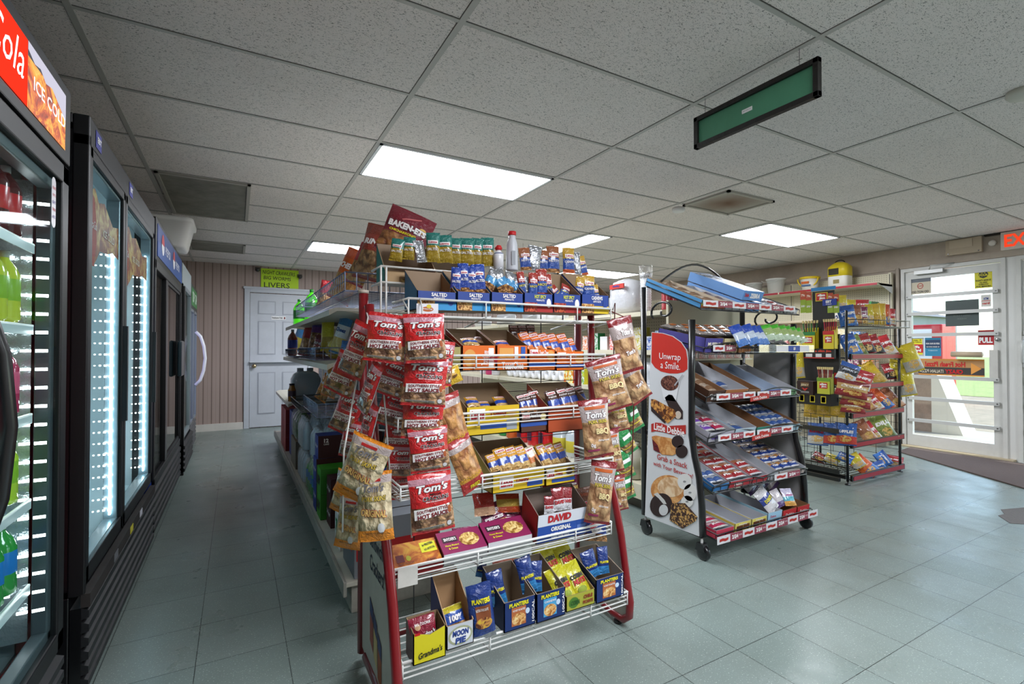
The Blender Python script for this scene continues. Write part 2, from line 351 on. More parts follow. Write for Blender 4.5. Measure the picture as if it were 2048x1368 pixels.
# ---- added unseen window, storefront doors ----
DW = m('d2d2ce', .4, 0, 0, None, 0, .08); STEEL = m('c3c4c2', .35, .1)
b = B()
for y in (WN[0], -1, WN[1]): b.bb(XR+.02, XR+.1, y-.03, y+.03, WN[2], WN[3], DW)
b.bb(XR+.02, XR+.1, WN[0], WN[1], WN[2], WN[2]+.06, DW); b.bb(XR+.02, XR+.1, WN[0], WN[1], WN[3]-.06, WN[3], DW)
f = b.build('added_window_1', kind='structure'); B().bb(XR+.055, XR+.062, WN[0]+.03, WN[1]-.03, WN[2]+.06, WN[3]-.06, GLASS).build('pane', f)  # side window out of view, added to let more daylight in
def glass_door(nm, y0, y1, ztop, hinge_hi):
    b = B(); x0, x1 = XR+.005, XR+.05
    b.bb(XR-.02, XR+.12, y1-.035, y1, 0, ztop, DW); b.bb(XR-.02, XR+.12, y0, y0+.035, 0, ztop, DW); b.bb(XR-.02, XR+.12, y0+.035, y1-.035, ztop-.04, ztop, DW)
    fr = b.build(nm, kind='structure')
    a0, a1 = y0+.04, y1-.04; b = B()
    b.bb(x0, x1, a1-.055, a1, .02, ztop-.05, DW); b.bb(x0, x1, a0, a0+.07, .02, ztop-.05, DW); b.bb(x0, x1, a0+.07, a1-.055, ztop-.13, ztop-.05, DW); b.bb(x0, x1, a0+.07, a1-.055, .02, .15, DW)
    b.build('door_leaf', fr)
    B().bb(x0+.02, x0+.026, a0+.07, a1-.055, .15, ztop-.13, GLASS).build('pane', fr)
    for z in (1.785, 1.582, 1.331, .84, .583, .324):
        q = B().bb(x0-.03, x0-.012, a0+.02, a1-.01, z-.019, z+.019, STEEL)
        for y in (a0+.035, a1-.025): q.bb(x0-.012, x0+.001, y-.014, y+.014, z-.017, z+.017, STEEL); q.box((x0-.032, y, z), (.004, .012, .012), metal('777777', .4))
        q.build('security_bar', fr)
    return fr, a0, a1
fr, a0, a1 = glass_door('door_2', *D2, 1)
B().bb(XR-.02, XR+.003, 2.008, 2.075, .86, 1.156, m('c9c7c2', .4, 0, 0, None, 0, .1)).build('lock_plate', fr)
b = B(); b.tube([(XR-.06, 2.12, 1.105), (XR-.06, 2.38, 1.11)], .03, m('b9a68c', .45), 8); b.bb(XR-.06, XR+.0, 2.125, 2.15, 1.09, 1.12, STEEL); b.build('push_bar', fr)
B().lathe([(.02, 0), (.02, .012), (.012, .016)], metal('a8a8a8'), (0, 0, 0), 12).build('lock_cylinder', fr).matrix_local = Matrix.Translation((XR, 2.013, 1.267)) @ Matrix.Rotation(-PI/2, 4, 'Y')
b = B(); b.bb(XR-.06, XR-.005, 2.45, 2.72, 2.045, 2.085, m('a9aaa8', .35, .3)); b.tube([(XR-.04, 2.58, 2.09), (XR-.17, 2.52, 2.115), (XR-.02, 2.36, 2.135)], .008, STEEL); b.build('door_closer', fr)
f3, c0, c1_ = glass_door('door_3', *D3, 1)
b = B(); b.tube([(XR-.04, 1.81, 1.02), (XR-.07, 1.81, 1.04), (XR-.07, 1.81, 1.24), (XR-.04, 1.81, 1.26)], .01, STEEL); b.bb(XR-.01, XR+.004, 1.78, 1.84, .98, 1.3, STEEL); b.build('pull_handle', f3)
B().bb(XR-.09, XR+.1, 1.88, 2.87, 0, .02, m('b7a88c', .5)).build('trim_2', kind='structure')
# ---- notices on the glass ----
def plate(name, plane, pts, mt, label, cat, texts=(), shapes=(), th=.002, nrm=None, group=None):
    """flat sheet given by its four image corners (tl,tr,br,bl) on a real plane; texts (s,mat,fx,fz,hh,ww,bold,shear,rot,mirror)"""
    ax, val = plane; fn = {'x': AX, 'y': AY}[ax]; P = [fn(u, v, val) for u, v in pts]
    if ax == 'x':
        y1 = (P[0].y+P[3].y)/2; y0 = (P[1].y+P[2].y)/2; z1 = (P[0].z+P[1].z)/2; z0 = (P[2].z+P[3].z)/2; c = Vector((val, (y0+y1)/2, (z0+z1)/2)); w = y1-y0; xd = -YP; nd = Vector((-1, 0, 0))
    else:
        x0 = (P[0].x+P[3].x)/2; x1 = (P[1].x+P[2].x)/2; z1 = (P[0].z+P[1].z)/2; z0 = (P[2].z+P[3].z)/2; c = Vector(((x0+x1)/2, val, (z0+z1)/2)); w = x1-x0; xd = XP; nd = -YP
    h = z1-z0; b = B(); e = [xd*(sx*w/2)+ZP*(sz*h/2) for sx, sz in ((-1, -1), (1, -1), (1, 1), (-1, 1))]
    b.prism(e, -nd*th, mt); off_ = .0006
    for (fx, fz, ww, hh, mt2, *k) in shapes:
        off_ += .0003; cc = xd*((fx-.5)*w)+ZP*((fz-.5)*h)+nd*off_; n = k[0] if k else 4
        if n == 4: b.poly([cc+xd*(sx*ww*w/2)+ZP*(sz*hh*h/2) for sx, sz in ((-1, -1), (1, -1), (1, 1), (-1, 1))], mt2)
        else: b.poly([cc+xd*(ww*w/2*math.cos(2*PI*i/n))+ZP*(hh*h/2*math.sin(2*PI*i/n)) for i in range(n)], mt2)
    for (s, mt2, fx, fz, hh, ww, *o) in texts:
        mir = len(o) > 3 and o[3]
        vs, fs, asp = outline(s, o[0] if o else .02, o[1] if len(o) > 1 else 0); g = o[2] if len(o) > 2 else 0
        b.add([xd*((fx-.5)*w+((-a if mir else a)*ww*w*math.cos(g)-q*hh*h*math.sin(g)))+ZP*((fz-.5)*h+(a*ww*w*math.sin(g)+q*hh*h*math.cos(g)))+nd*.0034 for a, q in vs], fs, mt2)
    ob = b.build(name); ob.location = c
    return tag(ob, label, cat, group) if label else ob
GX = XR+.018; K_ = card('1a1a1a'); Wt = card('f2f2f2'); RD = card('c4161c'); YL = card('e8dc1e'); BL = card('1b3f95')
plate('poster', ('x', GX), ((1820, 556), (1862, 556), (1862, 588), (1820, 588)), card('cfc4ae'), 'pale notice with a crossed red circle at the door glass top left', 'notice', [('OD TON OD', K_, .5, .14, .14, .8), ], [(.5, .85, 1, .22, card('6a6f78')), (.5, .5, .3, .36, card('b04a3a'), 16), (.5, .5, .22, .26, card('cfc4ae'), 16), (.5, .5, .2, .05, card('b04a3a'))])
plate('poster', ('x', GX), ((1949, 540), (1985, 538), (1985, 575), (1949, 577)), card('d7ce2c'), 'yellow notice at the top right of the door glass', 'notice', [("IT'S", YL, .5, .83, .09, .25), ('YOUR', YL, .5, .7, .12, .5), ("DON'T GIVE IT", K_, .5, .42, .09, .85), ('TO ANY', K_, .5, .3, .08, .45), ('TOBACCO', K_, .5, .2, .08, .55), ('FOR MINORS', K_, .5, .09, .08, .8)], [(.5, .74, .55, .42, card('23232b'), 8)])
plate('poster', ('x', GX), ((1820, 676), (1848, 676), (1848, 712), (1820, 712)), card('b9b9b5'), 'white card notice with yellow and red panels on the door glass', 'notice', [('Under 18', K_, .5, .88, .07, .6), ('No Tobacco', K_, .5, .78, .07, .65), ('We', Wt, .5, .5, .17, .4, .06), ('Card', Wt, .5, .32, .17, .6, .06)], [(.5, .8, .76, .3, YL), (.5, .41, .88, .46, RD), (.5, .13, .8, .1, YL)])
plate('poster', ('x', GX), ((1850, 676), (1882, 675), (1882, 712), (1850, 712)), card('2b86ac'), 'blue notice with a navy top beside the card notice on door glass', 'notice', [('FOR OUR BUYERS', Wt, .5, .68, .09, .85), ('NO ONE UNDER 18', Wt, .5, .5, .06, .8), ('TOBACCO', card('bfe0ee'), .5, .3, .06, .6)], [(.5, .66, .96, .46, card('1c3a5e'))])
plate('sign', ('x', XR+.004), ((1956, 660), (1988, 660), (1988, 690), (1956, 690)), card('b3202a'), 'small red pull sign stuck on the glass door', 'sign', [('PULL', Wt, .5, .32, .38, .84, .05)], [(.5, .82, 1, .3, card('8e1a22'))])
plate('banner', ('x', GX), ((1837, 718), (1969, 718), (1969, 751), (1837, 751)), card('3c3735'), 'dark and orange pizza banner seen in mirror writing through the glass', 'banner', [('Hot Fresh Pizza!', RD, .42, .68, .32, .62, .04, 0, 0, 1), ('CRAZY', RD, .56, .24, .26, .27, .05, 0, 0, 1), ('ITALIAN PIZZA', card('d8cdb8'), .21, .24, .2, .38, .02, 0, 0, 1)], [(.5, .94, 1, .12, card('d08a35')), (.5, .7, 1, .42, card('b98a58')), (.86, .45, .2, .8, card('e39a44'), 3), (.5, .03, 1, .08, card('d08a35'))])
plate('poster', ('x', GX), ((1891, 600), (1958, 600), (1958, 652), (1891, 652)), card('44504f'), 'large dark green-grey notice sheet in the middle of the door glass', 'notice', [('OPEN 7 DAYS', card('77827f'), .5, .4, .06, .5, 0, 0, 0, 1), ('WEEK', card('77827f'), .5, .28, .06, .3, 0, 0, 0, 1)], [(.5, .5, 1, .04, card('667270'))])
plate('sticker', ('x', GX), ((1962, 590), (1982, 589), (1982, 613), (1962, 614)), card('d8d4cc'), 'small white and red card sticker at the right of the door glass', 'sticker', [('card', RD, .5, .3, .2, .7), ('ATM', BL, .5, .68, .2, .5)], [(.5, .5, .9, .04, RD)])
# ---- above the doors ----
r = root('exit_sign', (XR-.03, 1.80, 2.295), 'white exit sign with red letters above the doors', 'sign')
B().box((0, 0, 0), (.05, .33, .19), m('d7cec4', .5)).build('housing', r, .006)
b = B(); b.text('EXIT', emit('ff4a28', .5), (-.026, 0, 0), -YP, ZP, .13, .27, .03, off=.002); b.build('letters', r)
b = B(); b.lathe([(.03, 0), (.034, .02), (.02, .03)], m('d9d4cc', .4), (0, 0, 0), 14); b.tube([(0, 0, 0), (0, 0, -.02)], .012, STEEL)
o = b.build('emergency_light'); o.matrix_world = Matrix.Translation((XR-.001, 2.04, 2.30)) @ Matrix.Rotation(-PI/2, 4, 'Y'); tag(o, 'small round white lamp head left of the exit sign', 'lamp')
b = B(); b.box((0, 0, 0), (.05, .31, .17), m('b5a58f', .6)); b.box((-.028, .02, .03), (.008, .2, .09), m('c2b29c', .6)); [b.box((-.027, s_*.13, -.07), (.004, .012, .012), metal('777777')) for s_ in (-1, 1)]
tag(b.build('access_box', None, .004), 'beige painted metal box mounted high on the wall left of exit sign', 'box').location = (XR-.026, 2.27, 2.305)
b = B(); b.tube([(XR-.014, 2.1, 2.384), (XR-.014, .9, 2.384)], .01, m('4a403a', .6)); b.tube([(XR-.04, 2.1, 2.388), (XR-.04, .9, 2.388)], .008, m('2c2624', .6)); tag(b.build('conduit'), 'dark conduit pipes running along the wall top above exit sign', 'pipe')
b = B(); b.tube([(XR-.025, 2.9, 0), (XR-.025, 2.9, 2.15)], .02, m('b9ada0', .6)); tag(b.build('wall_pipe'), 'vertical beige pipe between the pegboard and the glass door', 'pipe')
# ---- door mat ----
MAT = m('5f524e', .95, 0, 0, (90, .8)); b = B(); b.prism([(6.93, 2.75, 0.001), (6.53, 2.71, .001), (5.73, 1.49, .001), (5.73, .9, .001), (6.93, .9, .001)], (0, 0, .012), MAT)
tag(b.build('door_mat', None, .004), 'brown ribbed entrance mat on the floor inside the glass doors', 'mat')
b = B(); b.prism([(4.52, 1.24, .0008), (4.62, 1.16, .0008), (5.0, 1.1, .0008), (5.1, 1.3, .0008), (4.85, 1.38, .0008), (4.74, 1.33, .0008), (4.66, 1.34, .0008)], (0, 0, .0012), m('66625f', .85, 0, 0, (60, .5)))
tag(b.build('worn_patch'), 'rough grey patch of missing vinyl on floor at right', 'floor patch')
# ---- back door ----
dm = m('c6cbd3', .4, 0, 0, None, 0, .06); b = B()
b.bb(.095, .165, YB-.03, YB, 0, 2.07, dm); b.bb(.965, 1.03, YB-.03, YB, 0, 2.07, dm); b.bb(.165, .965, YB-.03, YB, 2.0, 2.07, dm); b.bb(.08, 1.045, YB-.04, YB, 2.05, 2.085, dm)
f = b.build('door_1', None, .004, 'structure')
b = B(); b.bb(.17, .96, YB-.02, YB-.002, .012, .965, dm)
def pnl(b, x0, x1, z0, z1):
    y = YB-.02
    b.bb(x0, x1, y-.004, y, z0, z1, m('a9aeb8', .5)); b.bb(x0+.015, x1-.015, y-.009, y, z0+.015, z1-.015, dm)
for x in (.27, .6): pnl(b, x, x+.24, .2, .82)
b.build('lower_leaf', f)
b = B(); b.bb(.17, .96, YB-.02, YB-.002, .985, 1.99, dm)
for x in (.27, .6): pnl(b, x, x+.24, 1.08, 1.58); pnl(b, x, x+.24, 1.68, 1.88)
b.build('upper_leaf', f); B().bb(.165, .97, YB-.09, YB-.018, .965, .985, dm).build('ledge', f, .003)
b = B(); b.lathe([(.012, 0), (.012, .03), (.028, .045), (.03, .06), (.02, .072)], metal('c9b48a', .25), (0, 0, 0), 16); o = b.build('door_handle', f); o.matrix_local = Matrix.Translation((.226, YB-.02, .915)) @ Matrix.Rotation(PI/2, 4, 'X')
plate('sign', ('y', YB-.024), ((543, 632), (572, 633), (572, 640), (543, 639)), Wt, 'small white employees only strip on the back door', 'sign', [('Employees Only', K_, .4, .5, .5, .7)], [(.9, .5, .1, .7, card('7b1f24'), 12)], .001)
NE = m('c6ec2a', .6)
plate('sign', ('y', YB-.008), ((522, 538), (597, 540), (597, 579), (522, 577)), NE, 'neon green hand-lettered poster above the back door', 'sign', [('NIGHT CRAWLERS', K_, .47, .8, .19, .86, 0, .1, -.03), ('BIG WORMS', K_, .43, .53, .18, .72, 0, .1, -.02), ('LIVERS', K_, .42, .18, .26, .68, .0, 0, 0)], (), .002)
for i, (u, v, sd) in enumerate(((515, 540, 'left'), (599, 554, 'right'))):
    p = AY(u, v, YB); r = root('security_camera', p, 'small black dome security camera at the %s edge of neon poster' % sd, 'camera')
    B().box((0, -.02, .01), (.07, .04, .05), m('4a4644', .5)).build('mount', r, .004); q = B(); q.lathe([(.0, -.035), (.02, -.03), (.033, -.012), (.035, .0), (.035, .012)], m('101012', .1, 0, 1), (0, -.055, 0), 14); q.build('dome', r)
# ---- outside ----
SAND = m('a0917b', .9, 0, 0, (3, .3), 0, .25); GR = m('98a460', .95, 0, 0, None, 0, .3)
B().bb(XR+.14, 16, -14, 18, -.12, -.02, SAND).build('parking_lot', kind='structure'); B().bb(16, 90, -40, 60, -.12, -.01, GR).build('grass_field', kind='structure')
B().bb(XR+.14, 9.2, -3, 6, -.02, -.0, m('a8a196', .8)).build('walkway', kind='structure')
b = B(); p = AX(1828, 790, 8.7); b.bb(8.5, 8.95, p.y-.28, p.y+.28, 0, 1.0, m('a48b7e', .9, 0, 0, (20, .4), 0, .3)); b.prism([(8.5, p.y-.28, 0), (8.5, p.y-.62, 0), (8.5, p.y-.28, 1.0)], (.45, 0, 0), m('e4ded4', .8)); tag(b.build('masonry_pillar'), 'stained masonry post base outside beyond the glass door', 'pillar')
r = root('vending_machine', AX(1851, 700, 13.6)*1, 'red drink vending machine standing outside beyond the glass', 'vending machine'); r.location.z = 0
B().box((0, 0, .85), (.7, .85, 1.7), m('c61a22', .4)).build('cabinet', r, .02); b = B(); b.box((-.36, .05, 1.15), (.02, .6, .9), m('e8e4e0', .4)); b.build('front_panel', r); b = B(); b.text('Coca-Cola', Wt, (-.36, 0, .45), -YP, ZP, .22, .7, .02, .25, off=.012); b.build('lettering', r)
b = B(); b.bb(24, 30, 10, 17, 0, 2.6, m('8b8f92', .7)); b.prism([(24, 9.8, 2.6), (24, 17.2, 2.6), (24, 13.5, 3.6)], (6, 0, 0), m('6d6a68', .8)); b.bb(23.98, 24, 12, 13, 0, 2.1, m('5a5a5c', .6)); tag(b.build('far_shed'), 'small grey gabled building across the field outside', 'building')
B().bb(XR+.14, XR+.75, -3, 6, 2.5, 2.58, m('c9c4ba', .8)).build('added_shade_awning', kind='structure')  # overhang added to keep direct sun off the floor inside the doors
# ================= ceiling things =================
def light(name, x0, x1, y0, y1, label, long_x=True):
    r = root(name, ((x0+x1)/2, (y0+y1)/2, ZC), label, 'ceiling light', 'fluorescent lights in the ceiling grid'); a, c = (x1-x0)/2, (y1-y0)/2
    b = B()
    for s_ in (-1, 1): b.box((s_*(a-.009), 0, -.005), (.018, 2*c, .012), m('e9edf2', .4)); b.box((0, s_*(c-.009), -.005), (2*a, .018, .012), m('e9edf2', .4))
    b.build('frame', r)
    b = B(); ns = 6; st_ = 2*c if long_x else 2*a
    pr = [1, .99, .8, .99, 1, 1] if False else [.92, 1, .93, .93, 1, .92]
    for k in range(ns):
        e0, e1 = -1+2*k/ns, -1+2*(k+1)/ns; mt = emit('f4f8ff', LAMP*pr[k], 'lit_diffuser')
        if long_x: b.quad((-a+.016, e0*(c-.016), -.004), (-a+.016, e1*(c-.016), -.004), (a-.016, e1*(c-.016), -.004), (a-.016, e0*(c-.016), -.004), mt)
        else: b.quad((e0*(a-.016), -c+.016, -.004), (e0*(a-.016), c-.016, -.004), (e1*(a-.016), c-.016, -.004), (e1*(a-.016), -c+.016, -.004), mt)
    b.build('diffuser', r)
light('ceiling_light', gx(0)+.01, gx(1)-.01, gy(0)+.01, gy(1)-.01, 'large lit rectangular panel nearest the camera over the chip display')
light('ceiling_light', gx(0)+.01, gx(1)-.01, gy(5)+.01, gy(6)-.01, 'lit ceiling panel furthest back, toward the back door')
light('ceiling_light', gx(2)+.012, gx(2)+.32, gy(2), gy(4), 'narrow lit panel running lengthwise, right of the rack top', False)
light('ceiling_light', gx(3)+.01, gx(4)-.01, gy(0)+.01, gy(1)-.01, 'lit ceiling panel at the right, toward the glass doors')
light('ceiling_light', gx(3)+.01, gx(4)-.01, gy(5)+.01, gy(6)-.01, 'lit ceiling panel far back right, left of the white cups')
light('ceiling_light', gx(0)+.01, gx(1)-.01, gy(-6)+.01, gy(-5)-.01, 'lit ceiling panel behind the camera on the left')
light('ceiling_light', gx(3)+.01, gx(4)-.01, gy(-6)+.01, gy(-5)-.01, 'lit ceiling panel behind the camera on the right')
light('ceiling_light', gx(0)+.01, gx(1)-.01, gy(-5)-.1, gy(-4)-.12, 'added unseen lit panel above the camera, brightening the rack fronts')  # extra panel out of view, added to light the rack fronts
VC = m('8b877d', .8, 0, 0, (8, .2), 0, .25)
def vent(x0, x1, y0, y1, label, mt, stain=None):
    r = root('ceiling_vent', ((x0+x1)/2, (y0+y1)/2, ZC), label, 'ceiling panel'); a, c = (x1-x0)/2, (y1-y0)/2; b = B()
    for s_ in (-1, 1): b.box((s_*(a-.012), 0, -.008), (.024, 2*c, .016), m('a8a59c', .5)); b.box((0, s_*(c-.012), -.008), (2*a, .024, .016), m('a8a59c', .5))
    b.build('frame', r); B().box((0, 0, -.003), (2*a-.04, 2*c-.04, .006), mt).build('panel', r)
a, t, b_ = newmat('rust_stained_panel'); o_ = tc(t); ln = t.nodes.new('ShaderNodeVectorMath'); ln.operation = 'LENGTH'; n0 = noise(t, o_, 6, 4); ad = t.nodes.new('ShaderNodeVectorMath'); ad.operation = 'MULTIPLY_ADD'; ad.inputs[1].default_value = (.12, .12, .12)
t.links.new(n0.outputs['Color'], ad.inputs[0]); t.links.new(o_, ad.inputs[2]); sb = t.nodes.new('ShaderNodeVectorMath'); sb.operation = 'SUBTRACT'; sb.inputs[1].default_value = (.06, .06, .06); t.links.new(ad.outputs[0], sb.inputs[0]); t.links.new(sb.outputs[0], ln.inputs[0])
t.links.new(ramp(t, ln.outputs['Value'], [(.02, '6e4f3a'), (.14, '8f7f72'), (.28, 'a9a49b')]), b_.inputs['Base Color']); b_.inputs['Roughness'].default_value = .7; RUST = a
vent(gx(-1)+.03, gx(-1)+.62, gy(2)+.0, gy(4)-.02, 'dirty grey ceiling panel with white rim above the tall coolers', m('85837a', .8, 0, 0, (6, .3), 0, .3))
vent(gx(-1)+.03, gx(-1)+.62, gy(6)+.01, gy(7)-.02, 'dark dusty vent in the ceiling near the back wall', VC)
vent(gx(2)+.05, gx(2)+.63, gy(-.72), gy(.02), 'rust-stained ceiling panel right of the nearest light', RUST)
vent(gx(3)+.03, gx(3)+.63, gy(6)+.01, gy(7)-.02, 'dark ceiling panel beyond the far right light', VC)
p = AZ(1357, 416, ZC); b = B(); b.lathe([(.05, 0), (.055, -.02), (.045, -.035), (.0, -.036)], WHITE, (0, 0, 0), 18); tag(b.build('smoke_detector'), 'small white smoke detector beside the rust-stained panel', 'smoke detector').location = p
p = AZ(2046, 181, ZC); b = B(); b.lathe([(.06, 0), (.062, -.02), (.05, -.034), (.0, -.036)], m('c9c9bd', .5), (0, 0, 0), 18); tag(b.build('smoke_detector'), 'round white detector on the ceiling at the picture edge', 'smoke detector').location = p
# hanging green sign
r = root('hanging_sign', (1.99, 1.373, 2.24), 'long green framed sign hanging from the ceiling by wires', 'sign')
b = B(); hl, hh = .3, .078; k = m('15120f', .5, 0, 0, (30, .4))
for s_ in (-1, 1): b.box((0, s_*(hl-.011), 0), (.026, .022, 2*hh), k); b.box((0, 0, s_*(hh-.011)), (.026, 2*hl, .022), k)
b.build('frame', r, .002); B().box((.003, 0, 0), (.006, 2*hl-.03, 2*hh-.03), m('4a8a6a', .45, 0, 0, None, 0, .1)).build('green_board', r)
b = B(); b.box((-.001, .015, .0), (.002, .05, .017), Wt); b.text('EXIT SIGN CO', K_, (-.002, .015, 0), -YP, ZP, .004, .04); b.build('maker_label', r)
for y in (-.22, .24): q = B(); q.tube([(0, y, hh-.005), (0, y, ZC-2.24)], .0014, metal('999999'), 4); q.tube([(0, y+.01, hh+.03), (0, y-.012, hh+.028)], .0014, metal('999999'), 4); q.build('wire', r)
for k_, (x, y) in enumerate(((2.9, 4.9), (3.9, 5.1))): q = B(); q.tube([(x, y, ZC), (x, y, ZC-.07), (x+.015, y, ZC-.09), (x, y, ZC-.1)], .002, metal('999999'), 4); tag(q.build('ceiling_hook'), ('left' if k_ == 0 else 'right')+' thin wire hook dangling from the ceiling above the cups aisle', 'hook')
# ================= coolers along the left =================
CX = -.44; CB = m('0b0c0f', .35, 0, .3); CG = m('0e1013', .45); CW = m('c9d6dc', .4); CGL = clear('eef6f6', .018)
def led_with_reflections(par, x, y, z0, z1, n, cols, strip=True, col='aee0f4', wd=.012, gp=.035):
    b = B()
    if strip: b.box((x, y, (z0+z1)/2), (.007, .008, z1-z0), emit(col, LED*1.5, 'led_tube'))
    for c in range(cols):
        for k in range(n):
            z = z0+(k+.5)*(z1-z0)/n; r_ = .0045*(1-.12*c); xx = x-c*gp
            b.box((xx, y-.008, z), (wd*(1-.15*c), .004, .0085*(1-.15*c)), emit('ffffff', LED*(1.6 if c == 0 else .7)))  # extra columns: LED reflections in the glass, built as glowing boxes, stretched into streaks
    b.build('led_strip_reflections', par)
def grille(par, y0, y1, z0, z1, x=CX, n=6, mt=None):
    b = B(); mt = mt or m('1b1d20', .5, 0, 0, None, 0, .3); b.bb(x-.05, x-.02, y0, y1, z0, z1, CB); h = (z1-z0)/n
    for k in range(n):
        z = z0+k*h; b.prism([(x-.02, y0, z+h*.15), (x, y0, z+h*.25), (x, y0, z+h*.75), (x-.02, y0, z+h*.95)], (0, y1-y0, 0), mt)
    b.build('grille', par)
def frame_rect(b, x0, x1, y0, y1, z0, z1, wd, mt, wt=None, wb=None):
    b.bb(x0, x1, y0, y0+wd, z0, z1, mt); b.bb(x0, x1, y1-wd, y1, z0, z1, mt); b.bb(x0, x1, y0, y1, z1-(wt or wd), z1, mt); b.bb(x0, x1, y0, y1, z0, z0+(wb or wd), mt)
def shell(par, y0, y1, z0, z1, x1, inner, outer, xb=-1.2):
    b = B(); b.bb(xb, xb+.03, y0, y1, z0, z1, inner); b.bb(xb, x1, y0, y0+.02, z0, z1, outer); b.bb(xb, x1, y1-.02, y1, z0, z1, outer); b.bb(xb, x1, y0, y1, z1-.02, z1, outer); b.bb(xb, x1, y0, y1, z0, z0+.02, outer)
    b.bb(xb+.03, x1-.05, y0+.02, y0+.03, z0, z1, inner); b.bb(xb+.03, x1-.05, y1-.03, y1-.02, z0, z1, inner); b.bb(xb, x1-.05, y0+.02, y1-.02, z1-.03, z1-.02, inner); b.bb(xb, x1-.05, y0+.02, y1-.02, z0+.02, z0+.03, inner)
    b.build('cabinet', par)
# --- 1: nearest, lit red header ---
r = root('drink_cooler', (0, 0, 0), 'nearest tall drink cooler with lit red and amber header', 'cooler'); r.location = (CX, 1.2, 0)
_B = B
class RelB(B):
    def __init__(s, base): _B.__init__(s); s.base = Vector(base)
    def build(s, name, parent=None, bevel=0, kind=None):
        s.v = [tuple(Vector(p)-s.base) for p in s.v]; return _B.build(s, name, parent, bevel, kind)
def setbase(p):
    global B
    B = (lambda: RelB(p)) if p is not None else _B
setbase((CX, 1.2, 0))
y0, y1 = .25, 1.93
shell(r, y0, y1, .28, 1.72, CX-.05, m('8a979c', .35), m('b01018', .3, 0, .5)); b = B(); b.bb(-1.2, CX-.05, y0, y1, 0, .28, CB); b.build('base', r); b = B(); b.bb(-1.2, CX-.03, y0, y1, 1.722, 1.94, CB); b.build('header_housing', r)
b = B(); frame_rect(b, CX-.045, CX, y0, y1-.01, .3, 1.705, .055, CG); frame_rect(b, CX-.05, CX-.015, y0+.05, y1-.065, .35, 1.65, .03, m('566066', .3, .3)); b.build('door_frame', r, .004)
b = B(); b.bb(CX-.012, CX-.006, y0+.05, y1-.06, .35, 1.65, CGL); b.build('pane', r)
led_with_reflections(r, CX-.034, 1.845, .42, 1.6, 23, 3, wd=.026, gp=.034)
q = B(); q.bb(CX-.3, CX-.06, 1.85, 1.853, .36, 1.64, m('9aa6aa', .12, .6, 0, (60, .5))); q.build('inner_liner', r)
b = B(); b.bb(CX-.03, CX, y0, 1.93, 1.715, 1.94, CG); b.build('header_frame', r, .004)
EM = emit('e8301c', .75, 'backlit'); b = B(); b.quad((CX+.002, y0, 1.745), (CX+.002, 1.575, 1.745), (CX+.002, 1.575, 1.905), (CX+.002, y0, 1.905), EM); 
a, t, b_ = newmat('backlit_cola_picture'); n = noise(t, tc(t), 14, 5, .65, 1.5); cc = ramp(t, n.outputs[0], [(.3, '5a1506'), (.45, 'b8430e'), (.56, 'e8951d'), (.7, 'f3c05a')])
t.links.new(cc, b_.inputs['Emission Color']); t.links.new(cc, b_.inputs['Base Color']); b_.inputs['Emission Strength'].default_value = .35; PIC = a
b.quad((CX+.002, 1.575, 1.745), (CX+.002, 1.87, 1.745), (CX+.002, 1.87, 1.87), (CX+.002, 1.575, 1.87), PIC)
b.poly([(CX+.0025, 1.575, 1.905), (CX+.0025, 1.575, 1.885), (CX+.0025, 1.62, 1.87), (CX+.0025, 1.66, 1.878), (CX+.0025, 1.70, 1.86), (CX+.0025, 1.75, 1.87), (CX+.0025, 1.87, 1.83), (CX+.0025, 1.87, 1.905)], emit('d8d6e8', .5, 'backlit'))
b.build('header_panel', r)
b = B(); WE = emit('ffffff', .8, 'backlit'); b.text('ICE COLD', WE, (CX+.004, 1.73, 1.818), YP, ZP, .034, .25, .008); b.build('ice_cold_lettering', r); b = B(); b.text('Coca-Cola', WE, (CX+.004, 1.315, 1.835), YP, ZP, .085, .45, .0, .28); b.build('script_lettering', r)
b = B(); b.tube([(CX, 1.2, .74), (CX+.045, 1.21, .79), (CX+.072, 1.22, .9), (CX+.082, 1.22, 1.03), (CX+.072, 1.22, 1.16), (CX+.045, 1.21, 1.27), (CX, 1.2, 1.32)], .013, CB, 8)
b.build('door_handle', r)
b = B(); c = (CX-.004, 1.80, 1.575); b.poly([(c[0], c[1]+.018*math.cos(g*PI/12), c[2]+(.052 if 0 < g < 12 else -.052)*(1 if g not in (0, 12, 24) else 0)+.018*math.sin(g*PI/12)) for g in range(24)], m('e8e4ea', .4))
for k, (s_, cl) in enumerate((('BALANCE', 'c4324a'), ('WHAT YOU', 'c4324a'), ('EAT', '5a4a9a'), ('DRINK', 'c4324a'), ('& DO', '5a4a9a'))): b.text(s_, card(cl), (c[0], c[1], c[2]+.04-k*.02), YP, ZP, .008, .024, .02)
b.build('oval_sticker', r)
for z in (.52, .75, .98, 1.22, 1.44):
    q = B(); 
    for k in range(9): q.tube([(CX-.06-k*.07, .3, z), (CX-.06-k*.07, 1.80, z)], .003, m('dfe8ea', .3), 4)
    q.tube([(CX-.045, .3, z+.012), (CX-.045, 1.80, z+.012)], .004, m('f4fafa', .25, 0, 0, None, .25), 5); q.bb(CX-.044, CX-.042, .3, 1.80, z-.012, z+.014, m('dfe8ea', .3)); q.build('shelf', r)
grille(r, y0, y1, .02, .27)
setbase(None)
rows = [(1.455, [('4a0f14', 'b01820'), ('3a0c10', 'c0202c')], 'dark cola'), (1.235, [('b7c43a', '7da82a'), ('c9802a', 'd8c040')], 'yellow-green'), (.995, [('b0385a', 'c05070'), ('a8a850', '8a9a50')], 'pink'), (.765, [('a8c83a', '7aa82a'), ('c0d850', '90b030')], 'lime green'), (.535, [('2a8a3a', '1a6ab0'), ('2878b8', '30a048')], 'blue and green')]
